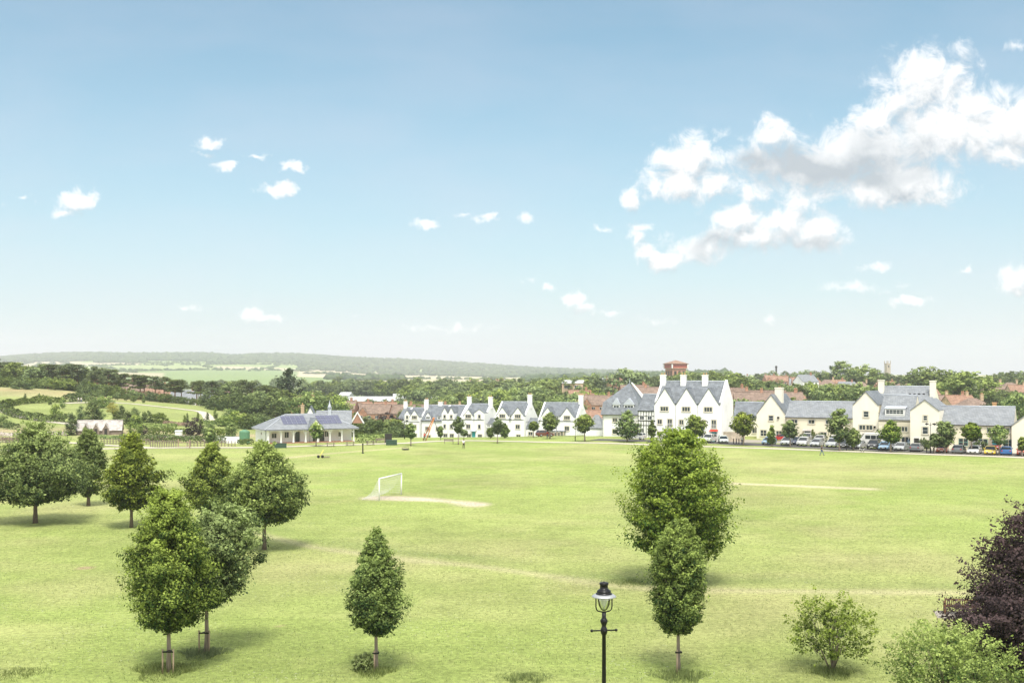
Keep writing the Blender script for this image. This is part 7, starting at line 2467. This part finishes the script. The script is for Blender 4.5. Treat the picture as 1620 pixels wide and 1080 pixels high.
def spring_toy():
    x, y, z = ground_at(509, 724)
    e = empty('play_rocker', (x, y, z), .2); tag(e, 'small white and yellow A shaped play rocker on the grass left of the post', 'play equipment')
    YP = mat('yellow_paint', (.65, .55, .12), .5, .05, 3)
    mb = MB()
    for s in (-1, 1): mb.tube([(-.5, s * .3, 0), (.25, s * .3, 1.25)], .05, 6, YP)
    mb.tube([(.25, -.3, 1.25), (.25, .3, 1.25)], .05, 6, YP); mb.build('frame', e)
    for x_ in (-.55, .1):
        mb = MB(); mb.lathe([(.2, -.08), (.25, 0), (.2, .08)], 12, M['tyre'], (0, 0, 0)); mb.v = [(p[0], p[2], p[1]) for p in mb.v]; mb.build('wheel', e, (x_, -.36, .25))
    mb = MB(); mb.box(.25, 1.3, -.3, .3, .12, .25, M['timber_grey']); mb.build('seat', e)
spring_toy()
def ground_disc():
    x, y, z = ground_at(641.5, 711.5)
    e = empty('play_disc', (x, y, z), 0); tag(e, 'low dark round play disc lying on the grass below the green box', 'play equipment')
    mb = MB(); mb.lathe([(.55, 0), (.62, .12), (.60, .2), (.35, .24)], 20, M['black_plastic']); mb.build('disc', e)
    mb = MB(); mb.tube([(-.65, 0, .05), (-.6, 0, .42), (0, 0, .5), (.6, 0, .42), (.65, 0, .05)], .035, 6, M['black_iron']); mb.build('handle', e)
ground_disc()

def swing():
    x, y, z = ground_at(686, 696)
    e = empty('swing_frame', (x, y, z), math.radians(20)); tag(e, 'tall orange A frame of a swing before the white terrace', 'swing')
    O = mat('orange_paint', (.55, .20, .06), .5, .08, 3)
    H = wz(661.5, y) - z
    for dy in (-1.2, 1.2):
        mb = MB(); mb.tube([(-2.0, dy, 0), (0, dy * .3, H)], .09, 8, O); mb.build('leg', e)
    mb = MB(); mb.tube([(1.6, 0, 0), (0, 0, H)], .05, 8, M['black_iron']); mb.build('leg', e)
    mb = MB(); mb.tube([(-.3, -.6, H), (.3, .6, H)], .11, 8, O); mb.lathe([(.2, -.1), (.25, .05), (.1, .2)], 8, O, (0, 0, H)); mb.build('crossbar', e)
    for s in (-.08, .08):
        mb = MB(); mb.tube([(s, 0, H), (-1.9 + s, 0, .9)], .02, 4, M['black_iron']); mb.build('chain', e)
    mb = MB(); mb.lathe([(.3, 0), (.35, .05), (.3, .1)], 12, M['tyre'], (-1.9, 0, .82)); mb.build('seat', e)
swing()

# ---------------------------------------------------------------- garden on the left: fence, beds, barrel shelter
M['pale_bed'] = mat('pale_flower_bed', (.50, .42, .36), .95, .35, 1.2, .5)
def fence(label, p0, p1, n, hgt, m='timber_grey', rails=3, seed=1):
    a = ground_at(*p0, 200); b = ground_at(*p1, 200)
    yaw = math.atan2(b[1] - a[1], b[0] - a[0]); L = math.dist(a[:2], b[:2])
    e = empty('fence', a, yaw); tag(e, label, 'fence')
    for i in range(n + 1):
        x = L * i / n
        gx = a[0] + x * math.cos(yaw); gy = a[1] + x * math.sin(yaw)
        mb = MB(); dz = tz(gx, gy) - a[2]
        mb.box(x - .06, x + .06, -.06, .06, dz - .3, dz + hgt, M[m]); mb.build('post', e)
    for k in range(rails):
        mb = MB(); mb.box(0, L, -.09, -.062, hgt * (k + .6) / rails - .05, hgt * (k + .6) / rails + .05, M[m]); mb.build('rail', e)
fence('post and rail fence in front of the clipped dark hedge', (238, 707), (282, 707), 12, 1.3)
fence('low fence along the garden behind the maples', (160, 702), (236, 703), 16, 1.1)
fence('garden fence running to the water tank', (296, 706), (372, 706), 14, 1.1)
fence('fence at the left edge below the meadow', (-30, 700), (60, 700), 16, 1.2)
def gate():
    a = ground_at(282, 707.5); b = ground_at(300, 708.5)
    yaw = math.atan2(b[1] - a[1], b[0] - a[0]); L = math.dist(a[:2], b[:2])
    e = empty('wooden_gate', a, yaw); tag(e, 'pale wooden gate with a diagonal brace in the garden fence', 'gate')
    for x in (0, L):
        mb = MB(); mb.box(x - .08, x + .08, -.08, .08, 0, 1.6, M['timber_pale']); mb.build('post', e)
    mb = MB()
    mb.box(.1, L - .1, -.03, .03, 1.0, 1.1, M['timber_pale']); mb.box(.1, L - .1, -.03, .03, .2, .3, M['timber_pale'])
    mb.tube([(.1, -.04, 1.05), (L - .1, -.04, .25)], .05, 4, M['timber_pale'], smooth=False)
    mb.build('leaf', e)
gate()
def bed(label, pts, w, seed):
    """raised bed of pale flowers"""
    o = hedge(label, GP(*pts), w, .8, seed, 120, leaf='pale_flowers', name='flower_bed', size=.12)
    o['category'] = 'flower bed'
LEAF['pale_flowers'] = leaf_mat('pale_flowers', (.36, .26, .24), (.66, .60, .56), .2)
LEAF['reddish'] = leaf_mat('reddish_plants', (.16, .10, .06), (.40, .26, .20), .2)
bed('bed of pale pink flowers behind the clipped hedge', [(240, 693), (275, 694), (310, 694)], 2.6, 81)
bed('pale flower bed left of the pavilion end wall', [(318, 697), (345, 697), (372, 698)], 2.4, 82)
bed('long pale bed at the left edge below the meadow', [(-20, 690), (20, 689), (50, 690)], 3.2, 83)
bed('pale bed left of the gablet building', [(62, 689), (85, 688), (108, 688)], 2.6, 84)
o_ = hedge('rusty reddish bed at the left edge', GP((-20, 697), (10, 696), (40, 697)), 3.0, .7, 85, 110, leaf='reddish', name='flower_bed', size=.13); o_['category'] = 'flower bed'
o_ = hedge('brownish bed below the second clipped hedge', GP((232, 696.5), (262, 697), (290, 697)), 1.6, .8, 86, 110, leaf='reddish', name='flower_bed', size=.13); o_['category'] = 'flower bed'
o_ = hedge('strip of reddish rough plants on the orchard slope', GP((258, 672), (285, 673), (305, 674)), 3.2, 1.0, 87, 60, leaf='reddish', name='flower_bed', size=.16); o_['category'] = 'flower bed'
def barrel(px, py, L, label):
    x, y, z = ground_at(px, py)
    e = empty('barrel_shelter', (x, y, z), .1); tag(e, label, 'shelter', 'white fleece tunnels in the garden')
    mb = MB()
    arc = [(1.1 * math.cos(k * math.pi / 10), 1.25 * math.sin(k * math.pi / 10)) for k in range(11)]
    mb.prism([(p[0] + 1.1, p[1]) for p in arc], 0, L, 'x', M['white_paint']); mb.build('cover', e)
    for k in range(4):
        mb = MB(); mb.tube([(L * k / 3, 1.1 + 1.13 * math.cos(j * math.pi / 10), 1.28 * math.sin(j * math.pi / 10)) for j in range(11)], .03, 5, M['metal']); mb.build('hoop', e)
barrel(342, 700, 3.6, 'white rounded tunnel left of the water tank'); barrel(358, 701, 3.2, 'white rounded tunnel touching the water tank'); 
def compost():
    x, y, z = ground_at(282, 690)
    e = empty('white_store_box', (x, y, z), .1); tag(e, 'white boxy garden store left of the purple tree', 'store box')
    mb = MB(); mb.box(-.7, .7, 0, 1, 0, 1.1, M['white_paint']); mb.build('body', e)
    mb = MB(); mb.slab([(-.8, -.1, 1.12), (.8, -.1, 1.12), (.8, 1.1, 1.3), (-.8, 1.1, 1.3)], .06, M['pale_roof']); mb.build('lid', e)
compost()

# ---------------------------------------------------------------- people
M['skin'] = mat('skin', (.50, .30, .21), .6, .05, 6)
M['hair'] = mat('dark_hair', (.04, .025, .02), .8, .1, 10)
def cloth(name, c): return mat(name, c, .9, .1, 6)
CL = {k: cloth(k + '_cloth', c) for k, c in dict(white=(.66, .66, .64), black=(.02, .02, .022), navy=(.03, .04, .09), red=(.45, .05, .04), denim=(.07, .11, .20), green=(.06, .10, .06), grey=(.2, .2, .2)).items()}

def skin_mesh(name, verts, edges, radii, m, parent, root=0):
    me = bpy.data.meshes.new(name)
    me.from_pydata(verts, edges, [])
    me.materials.append(m)
    o = link(name, me, parent)
    o.modifiers.new('skin', 'SKIN')
    lay = me.skin_vertices[0]
    if True:
        for i, r_ in enumerate(radii):
            lay.data[i].radius = (r_, r_) if not hasattr(r_, '__len__') else r_
            lay.data[i].use_root = (i == root)
    sb = o.modifiers.new('smooth', 'SUBSURF'); sb.levels = 1; sb.render_levels = 1
    return o

def person(px, py, yaw, label, shirt, trousers, stride=.25, arm=.2, hair='hair', d_lo=20, h=1.72):
    x, y, z = ground_at(px, py, d_lo)
    e = empty('person', (x, y, z), math.radians(yaw))
    k = h / 1.72
    e.scale = (k, k, k)
    tag(e, label, 'person')
    # joints: faces -y
    V = dict(pel=(0, 0, .93), bel=(0, 0, 1.08), chest=(0, .01, 1.28), neck=(0, .01, 1.46), head=(0, -.01, 1.56), crown=(0, 0, 1.66),
             hipL=(.09, 0, .90), hipR=(-.09, 0, .90), kneL=(.10, -stride * .55 - .02, .49), kneR=(-.10, stride * .35 - .03, .49), ankL=(.10, -stride, .08), ankR=(-.10, stride, .10), toeL=(.11, -stride - .15, .03), toeR=(-.11, stride - .14, .03),
             shL=(.17, .01, 1.40), shR=(-.17, .01, 1.40), elL=(.23, arm * .4, 1.12), elR=(-.23, -arm * .4, 1.12), wrL=(.22, arm * .2 - .10, .90), wrR=(-.22, -arm - .08, .92))
    R = dict(pel=.13, bel=.12, chest=.14, neck=.055, head=.085, crown=.07, hipL=.085, hipR=.085, kneL=.055, kneR=.055, ankL=.038, ankR=.038, toeL=.035, toeR=.035, shL=.055, shR=.055, elL=.038, elR=.038, wrL=.026, wrR=.026)
    E = [('pel', 'bel'), ('bel', 'chest'), ('chest', 'neck'), ('neck', 'head'), ('head', 'crown'), ('pel', 'hipL'), ('pel', 'hipR'), ('hipL', 'kneL'), ('hipR', 'kneR'), ('kneL', 'ankL'), ('kneR', 'ankR'), ('ankL', 'toeL'), ('ankR', 'toeR'),
         ('chest', 'shL'), ('chest', 'shR'), ('shL', 'elL'), ('shR', 'elR'), ('elL', 'wrL'), ('elR', 'wrR')]
    for s, w in ((1, 'wrL'), (-1, 'wrR')):
        p = V[w]
        pm = 'palm' + w
        V[pm] = (p[0], p[1] - .03, p[2] - .06); R[pm] = .026; E.append((w, pm))
        for q, (dx, dy, ln) in enumerate(((-.0, -.03, .075), (0, -.012, .085), (0, .006, .08), (0, .022, .065))):
            n_ = '%sf%d' % (w, q)
            V[n_] = (p[0] + dx - s * .01, p[1] - .03 + dy, p[2] - .06 - ln); R[n_] = .009; E.append((pm, n_))
        V[w + 't'] = (p[0] - s * .02, p[1] - .075, p[2] - .075); R[w + 't'] = .011; E.append((pm, w + 't'))
    names = list(V)
    ix = {n_: i for i, n_ in enumerate(names)}
    skin_mesh('body', [V[n_] for n_ in names], [(ix[a], ix[b]) for a, b in E], [R[n_] for n_ in names], M['skin'], e)
    def sub(name, keys, edges, grow, m, root):
        idx = {n_: i for i, n_ in enumerate(keys)}
        skin_mesh(name, [V[n_] for n_ in keys], [(idx[a], idx[b]) for a, b in edges], [R[n_] + grow for n_ in keys], m, e, root)
    sub('shirt', ['pel', 'bel', 'chest', 'shL', 'shR', 'elL', 'elR'], [('pel', 'bel'), ('bel', 'chest'), ('chest', 'shL'), ('chest', 'shR'), ('shL', 'elL'), ('shR', 'elR')], .018, CL[shirt], 0)
    sub('trousers', ['pel', 'hipL', 'hipR', 'kneL', 'kneR', 'ankL', 'ankR'], [('pel', 'hipL'), ('pel', 'hipR'), ('hipL', 'kneL'), ('hipR', 'kneR'), ('kneL', 'ankL'), ('kneR', 'ankR')], .014, CL[trousers], 0)
    hb = MB(); hb.lathe([(.085, -.02), (.10, .05), (.085, .12), (.04, .16)], 12, M[hair], (0, .02, 1.58)); hb.build('hair', e)
    for s in (-1, 1):
        f = MB(); f.lathe([(.006, -.012), (.014, 0), (.006, .012)], 8, M['black_iron'], (s * .032, -.092, 1.60)); f.build('eye', e)
    f = MB(); f.tube([(0, -.09, 1.60), (0, -.115, 1.565), (0, -.09, 1.555)], .012, 6, M['skin']); f.build('nose', e)
    f = MB(); f.box(-.025, .025, -.098, -.088, 1.518, 1.526, M['red_paint']); f.build('mouth', e)
    for s in (-1, 1):
        b = MB(); b.box(s * .105 - .045, s * .105 + .045, (-stride if s > 0 else stride) - .20, (-stride if s > 0 else stride) + .06, 0, .07, M['black_plastic']); b.build('shoe', e)
    return e
person(733.5, 709, 10, 'person in white top and dark trousers walking on the grass below the young trees', 'white', 'black')
person(1300, 720, 60, 'person in dark clothes walking on the far right of the field', 'black', 'denim', .3)
person(1174, 703.5, -30, 'person in a white top standing under the wide round dark tree', 'white', 'navy', .05)
person(671.5, 697, 40, 'person in a red top at the foot of the orange swing frame', 'red', 'black', .15)
person(124, 637, 70, 'left one of two walkers in white on the meadow path', 'white', 'grey', .25, d_lo=215)
person(128.5, 637, 60, 'right one of two walkers in white on the meadow path', 'white', 'denim', .2, d_lo=215)
person(866, 693.5, 0, 'person in a red top beside the red brown car', 'red', 'denim', .1)

def dog():
    x, y, z = ground_at(1364, 715.5)
    e = empty('dog', (x, y, z), math.radians(-160)); tag(e, 'black and white dog on the footpath below the minibus', 'dog')
    V = [(.28, 0, .46), (0, 0, .45), (-.28, 0, .48), (.42, 0, .58), (.52, 0, .68), (.64, 0, .65), (-.42, 0, .52), (-.56, 0, .66)]
    R = [.12, .10, .10, .075, .07, .035, .03, .015]
    E = [(0, 1), (1, 2), (0, 3), (3, 4), (4, 5), (2, 6), (6, 7)]
    for (rt, s, xx) in ((0, 1, .27), (0, -1, .27)):
        b = len(V); V += [(xx, s * .08, .36), (xx - .03, s * .08, .2), (xx, s * .08, .03), (xx + .06, s * .08, .02)]; R += [.06, .032, .026, .028]; E += [(rt, b), (b, b + 1), (b + 1, b + 2), (b + 2, b + 3)]
    for s in (1, -1):
        b = len(V); V += [(-.26, s * .08, .36), (-.20, s * .08, .27), (-.34, s * .08, .17), (-.31, s * .08, .03), (-.25, s * .08, .02)]; R += [.075, .045, .028, .026, .028]; E += [(2, b), (b, b + 1), (b + 1, b + 2), (b + 2, b + 3), (b + 3, b + 4)]
    for s in (1, -1):
        b = len(V); V.append((.47, s * .06, .77)); R.append(.022); E.append((4, b))
    m, t, bs = mat_base('dog_coat')
    no = t.nodes.new('ShaderNodeTexNoise'); no.inputs['Scale'].default_value = 4
    cr = t.nodes.new('ShaderNodeValToRGB'); cr.color_ramp.interpolation = 'CONSTANT'
    cr.color_ramp.elements[0].color = (.02, .02, .02, 1); cr.color_ramp.elements[1].position = .5; cr.color_ramp.elements[1].color = (.6, .58, .55, 1)
    tc = t.nodes.new('ShaderNodeTexCoord'); t.links.new(tc.outputs['Object'], no.inputs['Vector']); t.links.new(no.outputs['Fac'], cr.inputs[0]); t.links.new(cr.outputs[0], bs.inputs['Base Color'])
    skin_mesh('body', V, E, R, m, e, 1)
dog()
# ---------------------------------------------------------------- haze
def build_haze():
    mb = MB()
    m = bpy.data.materials.new('haze_air')
    m.use_nodes = True
    t = m.node_tree
    t.nodes.clear()
    pv = t.nodes.new('ShaderNodeVolumePrincipled')
    pv.inputs['Color'].default_value = (0.90, 0.90, 0.97, 1)
    pv.inputs['Density'].default_value = HAZE_DENSITY
    pv.inputs['Anisotropy'].default_value = 0.2
    out = t.nodes.new('ShaderNodeOutputMaterial')
    t.links.new(pv.outputs[0], out.inputs['Volume'])
    mb.box(-8200, 8200, -700, 7400, -90, 160, m)
    o = mb.build('haze')
    tag(o, 'thin pale summer haze lying over the far hills', 'haze', kind='stuff')
HAZE_DENSITY = 0.00015
build_haze()
